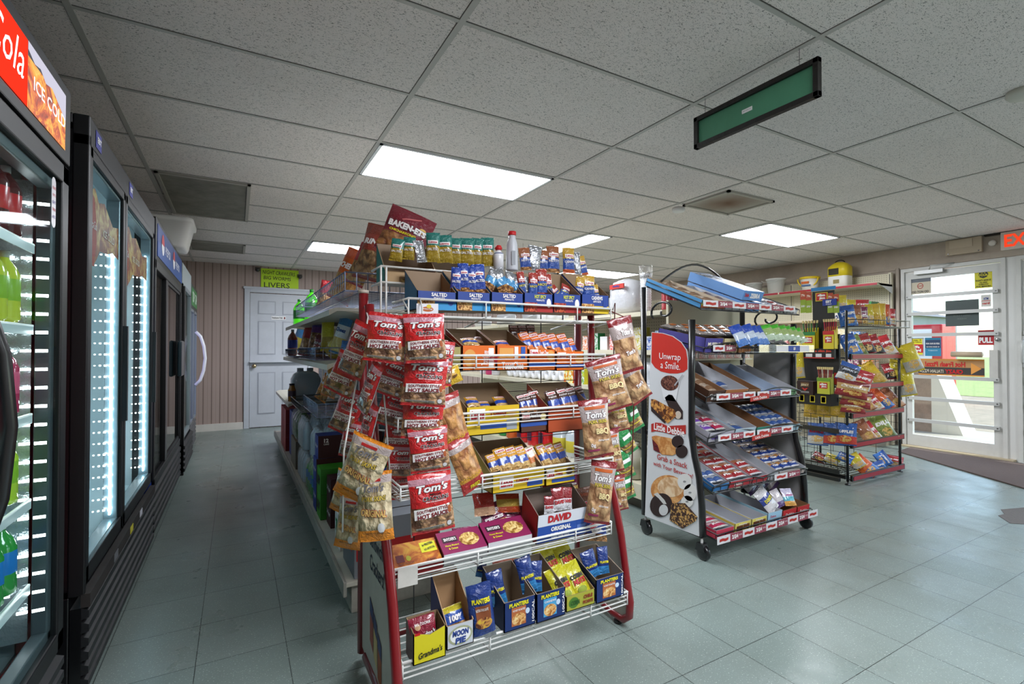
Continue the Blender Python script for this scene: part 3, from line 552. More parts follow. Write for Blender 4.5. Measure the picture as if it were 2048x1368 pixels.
for ri, (z, cols, nm) in enumerate(rows):
    for k in range(9):
        for q in range(2):
            y = 1.09+k*.082; x = CX-.085-q*.085; lc, lb = cols[(k//3+q) % 2]
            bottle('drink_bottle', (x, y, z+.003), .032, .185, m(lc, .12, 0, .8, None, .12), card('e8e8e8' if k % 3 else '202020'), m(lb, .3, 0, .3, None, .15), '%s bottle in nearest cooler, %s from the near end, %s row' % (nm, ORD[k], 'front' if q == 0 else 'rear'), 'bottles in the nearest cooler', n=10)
for k, (x, y, cl, lb) in enumerate(((CX-.2, 1.45, 'b8342e', 'f0f0f0'), (CX-.22, 1.58, '8a4aa0', 'c8b8e0'), (CX-.2, 1.32, 'c83a30', 'e8e8e8'))):
    r = root('drink_cup', (x, y, .322), ['red tub with a clear lid in the nearest cooler bottom, middle of three', 'purple tub with a clear lid in the nearest cooler bottom, furthest of three', 'red tub with white lid in nearest cooler bottom, nearest of three'][k], 'tub')
    q = _B(); q.lathe([(.04, 0), (.05, .1)], m(cl, .35), (0, 0, 0), 16); q.build('tub', r); q = _B(); q.lathe([(.053, .1), (.053, .108), (.04, .115)], m(lb, .2, 0, .5), (0, 0, 0), 16); q.build('lid', r)
# --- 2: black two-door cooler, white lit interior, empty ---
base = (CX, 2.9, 0); r = root('drink_cooler', base, 'black two-door cooler with bright empty white interior', 'cooler'); setbase(base)
y0, y1 = 2.15, 3.66; shell(r, y0, y1, .34, 1.93, CX-.045, m('dfe9ee', .4), CB)
b = B(); b.bb(-1.2, CX-.04, y0, y1, 0, .34, CB); b.bb(CX-.045, CX, y0, y1, 1.86, 1.965, CG); b.bb(CX-.045, CX, y0, y0+.02, .34, 1.9, CG); b.bb(-1.2, CX-.045, y0, y1, 1.93, 1.965, CB); b.build('base', r, .004)
for k, (a0, a1) in enumerate(((2.165, 2.77), (2.785, 3.645))):
    b = B(); frame_rect(b, CX-.04, CX, a0, a1, .37, 1.87, .035 if k == 0 else .04, CG, .04, .06); frame_rect(b, CX-.06, CX-.012, a0+.035, a1-.035, .42, 1.83, .012, m('9aa4aa', .25, .5)); f = b.build('door', r, .003)
    q = B(); q.bb(CX-.012, CX-.007, a0+.035, a1-.035, .42, 1.83, CGL); q.build('pane', f)
    led_with_reflections(r, CX-.036, a1-.055, .45, 1.6 if k == 0 else 1.72, 24, 4, wd=.010, gp=.018)
    q = B(); yy = a0+.05; pl = [(0, 1.78), (.05, 1.74), (.1, 1.76), (.16, 1.72), (.25, 1.74), (.4, 1.68), (.52, 1.70), (.52, 1.56), (.4, 1.57), (.3, 1.55), (.18, 1.54), (.13, 1.5), (.08, 1.47), (.04, 1.55), (0, 1.6)]
    q.prism([(CX-.0182, yy+a_*(1 if k == 0 else 1.3), z) for a_, z in pl], (.0008, 0, 0), art('8a2a18', 'b5602a', 'd9a860', 14)); pts = [(.02, 1.74), (.09, 1.72), (.12, 1.64), (.12, 1.56), (.09, 1.47), (.05, 1.47), (.02, 1.56)]
    q.prism([(CX-.017, yy+a_, z) for a_, z in pts], (.001, 0, 0), m('b3362c', .5)); q.text('Coca-Cola', Wt, (CX-.0155, yy+.07, 1.62), YP, ZP, .03, .09, 0, .25); q.text('ICE COLD', card('e6cdbd'), (CX-.0165, yy+.32, 1.62), YP, ZP, .03, .2, .02); q.build('door_decal', f)
    q = B(); q.prism([(CX+.001, a0+.06, 1.885), (CX+.001, a0+.14, 1.885), (CX+.001, a0+.14, 1.945), (CX+.001, a0+.06, 1.945)], (.001, 0, 0), card('3a3f9a')); q.text('EBT', Wt, (CX+.003, a0+.1, 1.915), YP, ZP, .022, .055, .03); q.build('door_sticker', r)
    q = B(); q.bb(CX, CX+.018, a1-.035, a1-.012, .85, 1.27, CB); q.build('door_handle', f)
b = B(); b.bb(CX-.01, CX+.015, y0, y1, .3, .345, m('2a2624', .7, 0, 0, None, 0, .4)); [b.bb(CX+.0155, CX+.017, y, y+.07, .308, .34, card(c_)) for y, c_ in ((2.52, '6a6c70'), (2.86, 'c8c23a'), (3.12, 'c9c9d2'))]; b.build('sill', r)
for zz in (.85, 1.3):
    q = B(); [q.tube([(CX-.3-k*.08, y0+.05, zz), (CX-.3-k*.08, y1-.05, zz)], .003, m('c3ccd0', .3), 4) for k in range(6)]; q.build('shelf', r)
grille(r, y0, y1, .02, .3, CX+.012); setbase(None)
# --- 3: sliding-door cooler with blue header ---
base = (CX, 4.5, 0); r = root('drink_cooler', base, 'black sliding-door cooler with blue header panel', 'cooler'); setbase(base)
y0, y1 = 3.72, 5.38; shell(r, y0, y1, .3, 1.75, CX-.06, m('23262a', .3), CB)
b = B(); b.bb(-1.2, CX-.05, y0, y1, 0, .3, CB); b.bb(-1.2, CX, y0, y1, 1.72, 1.99, CB); b.bb(-1.2, CX-.01, y0-.05, y0, .05, 1.97, m('163a9a', .35)); b.build('base', r, .004)
b = B(); b.bb(CX, CX+.003, y0+.06, y1-.06, 1.755, 1.96, m('1d4796', .35)); b.bb(CX+.003, CX+.004, y0+.06, y1-.06, 1.755, 1.85, m('2a59ab', .35))
for yy in (4.02, 4.68):
    for c_, a0, a1 in (('c4303a', 0, PI), ('e8e8ee', PI, 2*PI)): b.poly([(CX+.005, yy+.07*math.cos(a0+(a1-a0)*g/10), 1.865+.07*math.sin(a0+(a1-a0)*g/10)) for g in range(11)], card(c_))
    b.text('PEPSI', card('c9cfe6'), (CX+.005, yy+.25, 1.85), YP, ZP, .06, .28, .03)
b.build('header_panel', r)
b = B(); frame_rect(b, CX-.05, CX, y0, y1, .3, 1.73, .045, CG, .06, .06); b.bb(CX-.045, CX-.005, 4.32, 4.42, .34, 1.7, CB); b.build('door_frame', r, .004)
b = B(); b.bb(CX-.028, CX-.022, y0+.04, 4.35, .36, 1.68, GLASS); b.build('pane', r)
b = B(); frame_rect(b, CX-.03, CX-.008, 4.4, y1-.04, .36, 1.68, .03, CG); b.bb(CX-.02, CX-.015, 4.43, y1-.07, .39, 1.65, clear('9aa0a0', .3, .02)); b.build('sliding_door', r)
b = B(); b.bb(CX, CX+.03, 5.05, 5.3, .93, 1.24, m('22343a', .3, 0, .4)); b.build('door_handle', r, .012)
grille(r, y0, y1, .02, .29, CX+.005, 5); setbase(None)
# --- 4: grey-topped cooler and 5: green header ---
base = (CX, 5.9, 0); r = root('drink_cooler', base, 'narrow grey cooler between the blue and green header coolers', 'cooler'); setbase(base)
y0, y1 = 5.44, 6.42; GRM = m('7d868c', .35); shell(r, y0, y1, .25, 1.97, CX-.03, m('d8e2e6', .4), m('3f4448', .4))
b = B(); b.bb(-1.2, CX-.03, y0, y1, 0, .25, CB); b.bb(CX-.03, CX, y0, y1, 1.78, 1.97, m('a9b4b8', .35)); b.bb(CX-.03, CX+.02, y0, y0+.05, 0, 1.75, CB); b.build('base', r, .003)
b = B(); frame_rect(b, CX-.03, CX, y0+.05, y1, .3, 1.78, .04, GRM); b.build('door_frame', r); b = B(); b.bb(CX-.02, CX-.015, y0+.05, y1-.04, .34, 1.74, GLASS); b.build('pane', r)
led_with_reflections(r, CX-.09, 6.2, .4, 1.7, 26, 3, False); led_with_reflections(r, CX-.09, 5.75, .4, 1.7, 26, 1, False); grille(r, y0, y1, .02, .28, CX+.03, 5); setbase(None)
base = (CX, 6.85, 0); r = root('drink_cooler', base, 'furthest cooler with green header and curved white handle', 'cooler'); setbase(base)
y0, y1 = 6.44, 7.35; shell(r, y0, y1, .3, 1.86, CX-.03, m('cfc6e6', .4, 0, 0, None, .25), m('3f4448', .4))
b = B(); b.bb(-1.2, CX-.03, y0, y1, 0, .3, CB); b.bb(CX-.03, CX, y0, y1, 1.62, 1.9, m('3a3f3c', .4)); b.build('base', r, .003)
b = B(); b.bb(CX, CX+.003, y0+.05, y1-.05, 1.66, 1.86, m('2a6a35', .35, 0, 0, None, .15)); b.text('7UP', card('e6f2e6'), (CX+.003, y0+.28, 1.76), YP, ZP, .12, .24, .03, .1); b.text('7UP', card('e6f2e6'), (CX+.003, y0+.66, 1.76), YP, ZP, .12, .24, .03, .1); b.build('header_panel', r)
for a0, a1 in ((y0, 6.88), (6.89, y1)):
    b = B(); frame_rect(b, CX-.03, CX, a0, a1, .32, 1.62, .03, GRM); f = b.build('door', r); q = B(); q.bb(CX-.02, CX-.015, a0+.03, a1-.03, .35, 1.59, GLASS); q.build('pane', f)
b = B(); b.tube([(CX, 7.2, .72), (CX+.05, 7.2, .78), (CX+.085, 7.2, .9), (CX+.1, 7.2, 1.05), (CX+.085, 7.2, 1.2), (CX+.05, 7.2, 1.32), (CX, 7.2, 1.38)], .018, m('e9ebf2', .3), 8); b.build('door_handle', r)
grille(r, y0, y1, .02, .3, CX, 6, m('5a5c5e', .5)); setbase(None)
# white tub on the coolers
r = root('storage_tub', (-.52, 4.95, 1.992), 'white plastic tub standing on top of the blue header cooler', 'tub'); b = B(); TW = m('e3e1dd', .35)
def rr_loop(a, c, z, n=5, k=.05):
    pts = []
    for sx_, sy_, t0 in ((1, 1, 0), (-1, 1, PI/2), (-1, -1, PI), (1, -1, 3*PI/2)):
        for i in range(n): g = t0+PI/2*i/(n-1); pts.append((sx_*(a-k)+k*math.cos(g), sy_*(c-k)+k*math.sin(g), z))
    return pts
def loops(b, L, mt, smooth=True, cap0=True, cap1=False):
    n = len(L[0]); vs = [p for l in L for p in l]; fs = [(i*n+k, i*n+(k+1) % n, (i+1)*n+(k+1) % n, (i+1)*n+k) for i in range(len(L)-1) for k in range(n)]
    if cap0: fs.append(tuple(range(n))[::-1])
    if cap1: fs.append(tuple(range((len(L)-1)*n, len(L)*n)))
    return b.add(vs, fs, mt, smooth)
loops(b, [rr_loop(.14, .17, 0), rr_loop(.15, .18, .02), rr_loop(.185, .22, .20), rr_loop(.2, .235, .202), rr_loop(.205, .24, .235), rr_loop(.18, .215, .245), rr_loop(.1, .12, .25)], TW, cap1=True); b.build('tub', r)
# ================= gondola A (drinks side faces the coolers) =================
SH = m('cfcabb', .45, 0, 0, None, 0, .12); GA = (.42, .94, 2.22, 6.75)
r = root('gondola_shelving', (.7, 4.4, 0), 'cream metal shelving along the drinks aisle facing the coolers', 'shelving'); setbase((.7, 4.4, 0))
b = B(); b.bb(.42, .94, 2.22, 6.75, .13, .15, SH); b.bb(.45, .94, 2.25, 6.75, 0, .13, m('b5b2a6', .6, 0, 0, None, 0, .3)); b.bb(.41, .425, 2.22, 6.75, .09, .155, m('a9a79d', .5, 0, 0, None, 0, .3)); b.build('base_deck', r, .003)
b = B(); b.bb(.93, .95, 2.75, 6.75, .15, 1.45, m('7f868d', .6)); [b.bb(.929, .93, 2.75, 6.75, z, z+.003, m('5d646b', .6)) for z in [.2+.04*k for k in range(31)]]; b.build('back_panel', r)
for y in (2.74, 3.96, 5.18, 6.4): q = B(); q.bb(.92, .97, y-.015, y+.015, .1, 1.5, m('a7a395', .5)); q.build('upright', r)
for z, y0, ye in ((1.375, 2.7, 5.3), (1.085, 2.75, 5.55), (.655, 4.98, 6.6)):
    q = B(); q.prism([(.93, y0, z), (.46, y0, z-.006), (.42, y0, z-.03), (.42, y0, z+.0), (.46, y0, z+.012), (.93, y0, z+.012)], (0, ye-y0, 0), SH)
    for y in (y0+.02, (y0+ye)/2, ye-.02): q.prism([(.93, y, z), (.5, y, z-.004), (.93, y, z-.07)], (0, .004, 0), SH)
    q.build('shelf', r)
setbase(None)
def basket(x0, x1, y0, y1, z, h, label, mt=m('8088a0', .25, .7), pitch=.045, slope=0):
    base = ((x0+x1)/2, (y0+y1)/2, z); r = root('wire_basket', base, label, 'wire basket', 'chrome wire baskets'); setbase(base); b = B()
    for zz, rr0 in ((z, .003), (z+h*.5, .002), (z+h, .0035)): b.tube([(x1, y0, zz), (x0, y0, zz), (x0, y1, zz), (x1, y1, zz)], rr0, mt, 5)
    b.build('rim', r); b = B(); n = int((y1-y0)/pitch)
    for k in range(n+1): y = y0+(y1-y0)*k/n; b.tube([(x1, y, z), (x0, y, z), (x0-.004, y, z+h)], .0022, mt, 4, False, False)
    for k in range(int((x1-x0)/pitch)+1): x = x0+pitch*k; b.tube([(x, y0, z+h), (x, y0, z)], .0022, mt, 4, False, False)
    for k in range(3): x = x0+(x1-x0)*(k+.5)/3; b.tube([(x, y0, z), (x, y1, z)], .0025, mt, 4, False, False)
    b.build('grid', r); setbase(None); return r
basket(.38, .8, 2.05, 3.9, 1.405, .075, 'long chrome basket on the top shelf of the drinks aisle')
basket(.42, .85, 3.2, 4.1, 1.1, .075, 'chrome basket on the middle shelf, nearer one')
basket(.40, .85, 4.12, 5.0, 1.1, .065, 'chrome basket on the middle shelf, farther one')
basket(.40, .85, 2.95, 3.6, .78, .075, 'chrome basket low down holding orange bags')
basket(.42, .6, 3.9, 4.7, .70, .05, 'empty tilted grey wire basket beside the water jug', metal('8a8f94', .35))
# ================= gondola B (household goods) =================
r = root('gondola_shelving', (2.95, 4.4, 0), 'cream pegboard shelving holding household goods in the middle aisle', 'shelving'); setbase((2.95, 4.4, 0))
a, t, b_ = newmat('pegboard'); o_ = tc(t); mp = t.nodes.new('ShaderNodeMapping'); mp.inputs['Scale'].default_value = (1, 1, 1); t.links.new(o_, mp.inputs[0])
mo = t.nodes.new('ShaderNodeVectorMath'); mo.operation = 'MODULO'; mo.inputs[1].default_value = (.0254,)*3; av = t.nodes.new('ShaderNodeVectorMath'); av.operation = 'ADD'; av.inputs[1].default_value = (20.32,)*3; t.links.new(o_, av.inputs[0]); t.links.new(av.outputs[0], mo.inputs[0])
su = t.nodes.new('ShaderNodeVectorMath'); su.operation = 'SUBTRACT'; su.inputs[1].default_value = (.0127,)*3; t.links.new(mo.outputs[0], su.inputs[0]); se = t.nodes.new('ShaderNodeSeparateXYZ'); t.links.new(su.outputs[0], se.inputs[0])
cb = t.nodes.new('ShaderNodeCombineXYZ'); t.links.new(se.outputs[1], cb.inputs[0]); t.links.new(se.outputs[2], cb.inputs[1]); le = t.nodes.new('ShaderNodeVectorMath'); le.operation = 'LENGTH'; t.links.new(cb.outputs[0], le.inputs[0])
t.links.new(ramp(t, le.outputs['Value'], [(.0034, '5a5443'), (.0042, 'd3ccb3')]), b_.inputs['Base Color']); b_.inputs['Roughness'].default_value = .5; PEG = a
for y0, y1 in ((2.42, 3.62), (3.64, 4.84), (4.86, 6.06)): q = B(); q.bb(2.94, 2.96, y0, y1, .18, 1.56 if y0 < 3 else 1.5, PEG); q.build('pegboard', r)
for y in (2.41, 3.63, 4.85, 6.07): q = B(); q.bb(2.92, 2.98, y-.015, y+.015, 0, 1.5, CREAM); q.build('upright', r)
b = B(); b.bb(2.53, 3.37, 2.42, 6.06, .17, .19, CREAM); b.bb(2.525, 2.535, 2.42, 6.06, .09, .195, CREAM); b.bb(2.6, 3.3, 2.5, 6.0, 0, .17, m('6f6a5c', .7)); b.build('base_deck', r)
def bshelf(z, y0, y1, x0=2.55, dark=False, right=False):
    q = B(); mt = CREAM if not dark else m('33363a', .5); q.prism([(2.94, y0, z-.03), (x0+.02, y0, z-.03), (x0, y0, z-.035), (x0, y0, z-.002), (x0+.02, y0, z), (2.94, y0, z)], (0, y1-y0, 0), mt)
    if right: q.bb(2.96, 3.35, y0, y1, z-.03, z, mt)
    q.build('shelf', r)
bshelf(1.44, 2.43, 3.61); bshelf(1.44, 3.65, 4.83); bshelf(1.44, 4.87, 6.05); bshelf(1.16, 2.43, 3.61, 2.6); bshelf(.86, 3.65, 4.83); bshelf(.86, 4.87, 6.05); bshelf(.86, 2.43, 3.61, 2.6); bshelf(.58, 2.43, 3.61, 2.6, True); bshelf(1.16, 4.87, 6.05, 2.65)
setbase(None)
# ================= main front rack =================
RX0, RX1 = .42, 1.43
r = root('wire_snack_rack', (.92, 1.7, 0), 'red-framed wire snack rack with white side panels at the shelf end', 'display rack'); setbase((.92, 1.7, 0))
prof = [(1.80, 1.33), (1.795, 1.0), (1.77, .8), (1.70, .66), (1.64, .52), (1.60, .38), (1.565, .2), (1.545, .12), (1.55, .06), (1.585, .03), (1.65, .028), (1.80, .05), (1.95, .05)]
for k, x in enumerate((RX0, RX1)):
    dy = -.12 if k == 0 else 0
    pr = [(y+dy*(1-max(0, z-.3)/1.0 if z > .3 else 1), z) for y, z in prof]
    q = B(); q.tube([(x, y, z) for y, z in pr], .0165, DKRED, 10); q.tube([(x, 1.9, .03), (x, 1.9, 1.38)], .018, DKRED, 10); q.lathe([(.02, 0), (.02, .012)], m('c9bcae', .5), (x, 1.9, 1.38), 12); q.build('side_frame', r)
    q = B(); q.prism([(x-.004, y+.008, z) for y, z in pr[2:11]]+[(x-.004, 1.9, .06), (x-.004, 1.9, .8)], (.008, 0, 0), m('c5c1b8' if k == 0 else 'a39e93', .5, 0, 0, None, 0, .1)); f = q.build('side_panel', r)
    if k == 0:
        q = B(); ink = card('2c3148'); q.text('Sandwich', ink, (x-.0045, 1.675, .505), -YP, ZP, .05, .17, .012, 0, .001, 0); q.text('Crackers!', ink, (x-.0045, 1.665, .425), -YP, ZP, .055, .19, .012, 0, .001, 0)
        for j, (yy, zz, c_) in enumerate(((1.73, .2, 'a04a3a'), (1.675, .17, 'c9b27a'), (1.62, .13, 'a0522a'))):
            q.poly([(x-.0055, yy+.027, zz-.05), (x-.0055, yy-.02, zz-.075), (x-.0055, yy-.02, zz+.075), (x-.0055, yy+.027, zz+.1)], card(c_)); q.poly([(x-.006, yy+.027, zz+.05), (x-.006, yy-.02, zz+.025), (x-.006, yy-.02, zz+.075), (x-.006, yy+.027, zz+.1)], card('35406e'))
        q.build('panel_print', f)
    q = B(); q.lathe([(.018, 0), (.018, .01), (.006, .014), (.006, .035)], m('1b1b1b', .5), (x, 1.62+dy, 0), 12); q.build('levelling_foot', r)
def wshelf(name, z, yf, x0, x1, yb, lip, up=.0, tiltb=.0, ribs=(.33, .8), side=True):
    q = B(); f2 = .0034; zz = z
    q.tube([(x0, yb, zz+lip), (x0, yf, zz+lip), (x1, yf, zz+lip), (x1, yb, zz+lip)], .0048, WIREW, 6)
    n = 3 if z < 1.2 else 1
    for k in range(n): q.tube([(x0, yf+.004, zz+lip*(k)/n), (x1, yf+.004, zz+lip*k/n)], .0024, WIREW, 4)
    m_ = 9
    for k in range(m_): y = yf+(yb-yf)*(k+.7)/m_; q.tube([(x0, y, zz+tiltb*(y-yf)), (x1, y, zz+tiltb*(y-yf))], .0024, WIREW, 4)
    for fx in (0, *ribs, 1): x = x0+(x1-x0)*fx; q.tube([(x, yf, zz+lip), (x, yf, zz), (x, yb, zz-.03+tiltb*(yb-yf))], f2, WIREW, 5)
    if side:
        for x in (x0, x1):
            for k in (1, 2): q.tube([(x, yf, zz+lip*k/3), (x, yb, zz+lip*k/3)], .0024, WIREW, 4)
    q.build(name, r)
SHF = [(1.287, 1.66, .52, 1.43, 1.86, .058), (1.10, 1.64, .47, 1.38, 1.87, .045), (.893, 1.61, .47, 1.37, 1.86, .045), (.672, 1.58, .47, 1.37, 1.85, .045), (.42, 1.545, .44, 1.33, 1.84, .048), (.155, 1.485, .45, 1.36, 1.84, .05)]
for z, yf, x0, x1, yb, lip in SHF: wshelf('wire_shelf', z, yf, x0, x1, yb, lip)
q = B(); z = 1.42; x0, x1, yf = .47, 1.3, 1.84
q.tube([(x0, 1.98, z+.06), (x0, yf, z+.06), (x1, yf, z+.06), (x1, 1.98, z+.06)], .0045, WIREW, 6); q.tube([(x0, 1.98, z), (x0, yf, z), (x1, yf, z), (x1, 1.98, z)], .0045, WIREW, 6)
for x in (x0, x0+.02, x1): q.tube([(x, yf, z+.06), (x, yf, z), (x, yf, z-.13), (x, 1.7, z-.13)], .004, WIREW, 6)
for k in range(6): q.tube([(x0, yf+.02*k, z), (x1, yf+.02*k, z)], .0024, WIREW, 4)
q.build('top_basket', r)
q = B(); dk = m('1c1416', .5)
for z in (1.28, 1.02, .98, .8, .77, .6, .55, .33, .3): q.tube([(RX0, 1.9, z), (RX1, 1.9, z)], .0022, dk, 4)
for x in (.62, .92, 1.22): q.tube([(x, 1.9, .05), (x, 1.9, 1.4)], .0024, dk, 4)
q.tube([(RX0, 1.9, .06), (RX1, 1.9, .06)], .012, DKRED, 8); q.build('back_grid', r)
q = B(); q.tube([(1.44, 1.66, 1.34), (1.445, 1.65, 1.37), (1.44, 1.66, 1.0), (1.42, 1.63, .75)], .0025, m('4a1014', .4), 5); q.tube([(.56, 1.655, 1.345), (.556, 1.62, 1.31), (.552, 1.6, .9), (.53, 1.56, .6)], .003, m('d5d5d0', .35), 5); q.build('bag_hanger', r)
q = B(); q.prism([(.545, 1.648, 1.285), (.625, 1.648, 1.288), (.625, 1.648, 1.33), (.545, 1.648, 1.327)], (0, .002, 0), m('e6e4ea', .3)); q.poly([(.585+.022*math.cos(g*PI/8), 1.6475, 1.309+.009*math.sin(g*PI/8)) for g in range(16)], card('b8602a')); q.poly([(.59+.009*math.cos(g*PI/6), 1.6474, 1.319+.007*math.sin(g*PI/6)) for g in range(12)], card('d8c02a')); q.text('Frito-Lay', Wt, (.585, 1.647, 1.309), XP, ZP, .006, .035, .02); q.build('label_tag', r)
q = B(); q.bb(.45, .515, 1.538, 1.541, .41, .47, m('d8d4cc', .4, 0, 0, None, 0, .15)); q.build('price_plate', r)
setbase(None)
# ================= snack designs =================
RED = foil('c41a1e'); DRED = foil('86151c'); ORG = foil('e58a1c'); CLR = m('b9a9a6', .15, 0, 1, (24, .7, 1.5)); CLRP = m('c58f9c', .15, 0, 1, (24, .7, 1.5)); SILV = m('a9abb0', .2, .7, 0, (30, .7, 1.5))
CRK = snack('c09468', '5a3620'); PRK = snack('dccba6', '9a8460', 26); BBQ = snack('d2a878', '8a5c38', 24); GRY = card('6f6c70')
Wf = card('f4f0ee'); Kf = card('171114'); MAR = card('7a1a24'); CRM = card('f0dca0'); BLU = foil('1d3f9e'); LBL = foil('3d8fc4'); GRN = foil('1f8a45')
def bm(key, w, h, d, bands, **k): reg(key, bag_mesh(w, h, d, bands, **k), w, h)
for i in range(3):
    bm('tr%d' % i, .14, .18, .042, [(0, .055, RED), (.055, .36, CRK), (.36, .45, RED if i == 1 else CRK), (.45, .82, RED), (.82, .92, CLRP), (.92, 1, RED)], seed=i,
       texts=[("Tom's", Wf, .02, .765, .13, .74, .03, .25, .03, GRY), ('MEGA', Kf, .08, .655, .035, .28, .03), ('CRACKLINS', Kf, .08, .59, .065, .62, .02, 0, 0, Wf), ('MADE THE SOUTHERN WAY', Wf, .08, .535, .022, .5), ('SOUTHERN STYLE', MAR, -.02, .40, .055, .74, .03, 0, .05), ('HOT SAUCE', MAR, -.02, .315, .075, .72, .045, 0, .05), ('CRISPY SEASONED PORK RINDS', Kf, -.08, .10, .02, .6)],
       rects=[(-.02, .36, .84, .17, Wf, 'r', .05), (.36, .12, .11, .08, card('cfcfd2'), 'e'), (.38, .36, .08, .14, card('a8562a'), 'e'), (-.08, .10, .66, .035, card('a9a59a'))])
bm('to', .16, .21, .05, [(0, .17, ORG), (.17, .84, PRK), (.84, .95, CLR), (.95, 1, ORG)], seed=5, pinch=.1,
   texts=[("Tom's", GRY, .0, .78, .12, .6, .03, .25), ('PORK SKINS', card('d8b848'), 0, .63, .07, .7, .02, .1, 0, Kf), ('ORIGINAL', card('e8c878'), -.02, .42, .1, .74, .03, .12, -.08, RD), ('MADE TO ORDER', Kf, 0, .13, .02, .5)],
   rects=[(.18, .2, .2, .15, card('dcdcde'), 'e'), (.0, .885, .4, .045, card('b02020'))])
bm('tb', .15, .22, .05, [(0, .05, DRED), (.05, .62, BBQ), (.62, .9, CLR), (.9, 1, DRED)], seed=6, pinch=.12,
   texts=[("Tom's", Wf, .0, .74, .12, .72, .03, .25, 0, GRY), ('PORK SKINS', card('d8c048'), .02, .62, .06, .66, .02, 0, 0, Kf), ('BBQ', CRM, .14, .45, .12, .44, .05, 0, 0, MAR), ('0g', Wf, -.22, .22, .08, .16, .02, 0, 0, MAR), ('chicharrones', Wf, .16, .3, .04, .4)],
   rects=[(.0, .855, .7, .05, card('c05a1c')), (-.2, .14, .4, .035, card('8a2a50'))])
bm('tm', .15, .22, .05, [(0, .06, DRED), (.06, .62, BBQ), (.62, .86, CLR), (.86, 1, DRED)], seed=8, pinch=.12, texts=[("Tom's", Wf, .06, .36, .08, .44, .04, .1, .1, DRED), ("Tom's", Wf, .1, .72, .1, .5, .05, .2, 0, CLR)])
bm('tg', .10, .17, .04, [(0, .12, GRN), (.12, .4, snack('caa56a', '7a5a34')), (.4, .9, GRN), (.9, 1, GRN)], seed=9, rects=[(.1, .6, .6, .12, Wf), (0, .28, .9, .02, YL)])
bm('ty', .16, .24, .055, [(0, .22, foil('a51c1c')), (.22, .28, foil('c48a2a')), (.28, .8, snack('cf9554', '8f5224', 22)), (.8, .9, CLR), (.9, 1, foil('a51c1c'))], seed=11, pinch=.1,
   rects=[((i % 12-5.5)/12.5, .26+.022*(i//12 % 3), .045, .018, card('e0b030')) for i in range(36) if (i+i//12) % 2], texts=[('FRIED', YL, 0, .1, .07, .4)])
bm('yl', .14, .18, .05, [(0, 1, foil('e3b51c'))], seed=12, rects=[(0, .5, .5, .35, art('5a3a18', 'a8762a', 'e0b040', 40), 'e')])
bm('bk', .26, .34, .09, [(0, .1, foil('6e1424')), (.1, .42, snack('a9743f', '5a3018', 18)), (.42, 1, foil('7c1228'))], seed=13, pinch=.06,
   texts=[('BAKEN-ETS', Wf, -.02, .60, .13, .84, .06, .0, 0, Kf), ('CHICHARRONES', YL, -.08, .47, .05, .6, .04), ], rects=[(.3, .66, .16, .12, card('e0b860'), 'e'), (0, .8, .44, .03, card('c86a6a'), 'r', .5)])
def tall(key, col, sec, s=None, col2=None, sc=card('f4f0ee'), w=.055, h=.125, win=None, d=.025, bcol='9a9ca2'):
    bm(key, w, h, d, [(0, .14, win or foil(sec)), (.14, .55, foil(sec)), (.55, .9, foil(col)), (.9, 1, foil(col))], seed=hash(key) % 97 if False else len(key)*7, back=bcol,
       texts=[('Lance', card('c22436'), 0, .66, .07, .6, .03)]+([(s, sc, 0, .42, .09, .84, .03)] if s else []), rects=[(0, .66, .74, .12, Wf)])
NUT = snack('c08a4a', '6a3a18', 60)
tall('teal', '1d7a70', 'a58a1e', 'SALTED'); tall('pnut', '1a3f9c', '1a3f9c', 'SALTED', win=NUT); tall('hots', 'a02c20', '1f4a9c', 'HOT', win=snack('b8442a', '6a1a10', 60), sc=card('e0d040')); tall('cash', 'c2982e', '1f4a9c', 'CASHEWS', win=foil('c85a20')); tall('alm', '9a5a34', '1f4a9c', 'NUTTY', win=NUT)
bm('lblue', .07, .125, .03, [(0, .3, NUT), (.3, .6, foil('2f86bc')), (.6, 1, SILV)], seed=31); bm('silv', .055, .125, .02, [(0, 1, SILV)], seed=32)
def pack(key, c1, c2, c3, s='ToastChee', w=.05, h=.085, d=.018, cr=None):
    bm(key, w, h, d, [(0, .28, cr or foil(c3)), (.28, .55, foil(c2)), (.55, 1, foil(c1))], seed=len(key)*5+3, ends=.02, pinch=.0, texts=[('Lance', card('c22436'), 0, .85, .09, .62, .03), (s, Wf, 0, .67, .07, .7, .02)], rects=[(0, .85, .78, .14, Wf)])
    
CRKR = snack('e0bd7a', 'b98a4a', 50)
pack('pko', 'dd6a1c', '2448a8', 'd9701e'); pack('pkd', '5e2a18', '4a2012', '5e2a18', 'Nip Chee'); pack('pkb', '4a2a1e', '2448a8', 'a86a34', 'Peanut'); pack('pky', 'd89a20', '2448a8', 'e0bd7a', 'Toasty', cr=CRKR); pack('pkc', 'dfcfae', 'cf7a3a', 'd8b880', 'Captain'); pack('pks', 'a08890', '6a4a40', '8a6a50', 'Nekot')
def nm(label, k): return label
def item(key, name, lab, cat, grp, pl, L, yaw=0, pitch=-8):
    """L rows: (u,v,wpx,hpx,roll[,yaw])"""
    n = len(L)
    for i, q in enumerate(L):
        u, v, wp, hp, ro = q[:5]
        if name == 'cracker_packet': wp *= 1.12; hp *= 1.22; v -= 2
        put(key, name, u, v, pl, wp, hp, ro, q[5] if len(q) > 5 else yaw, pitch, lab.replace('#', fl(i, n)), cat, grp)
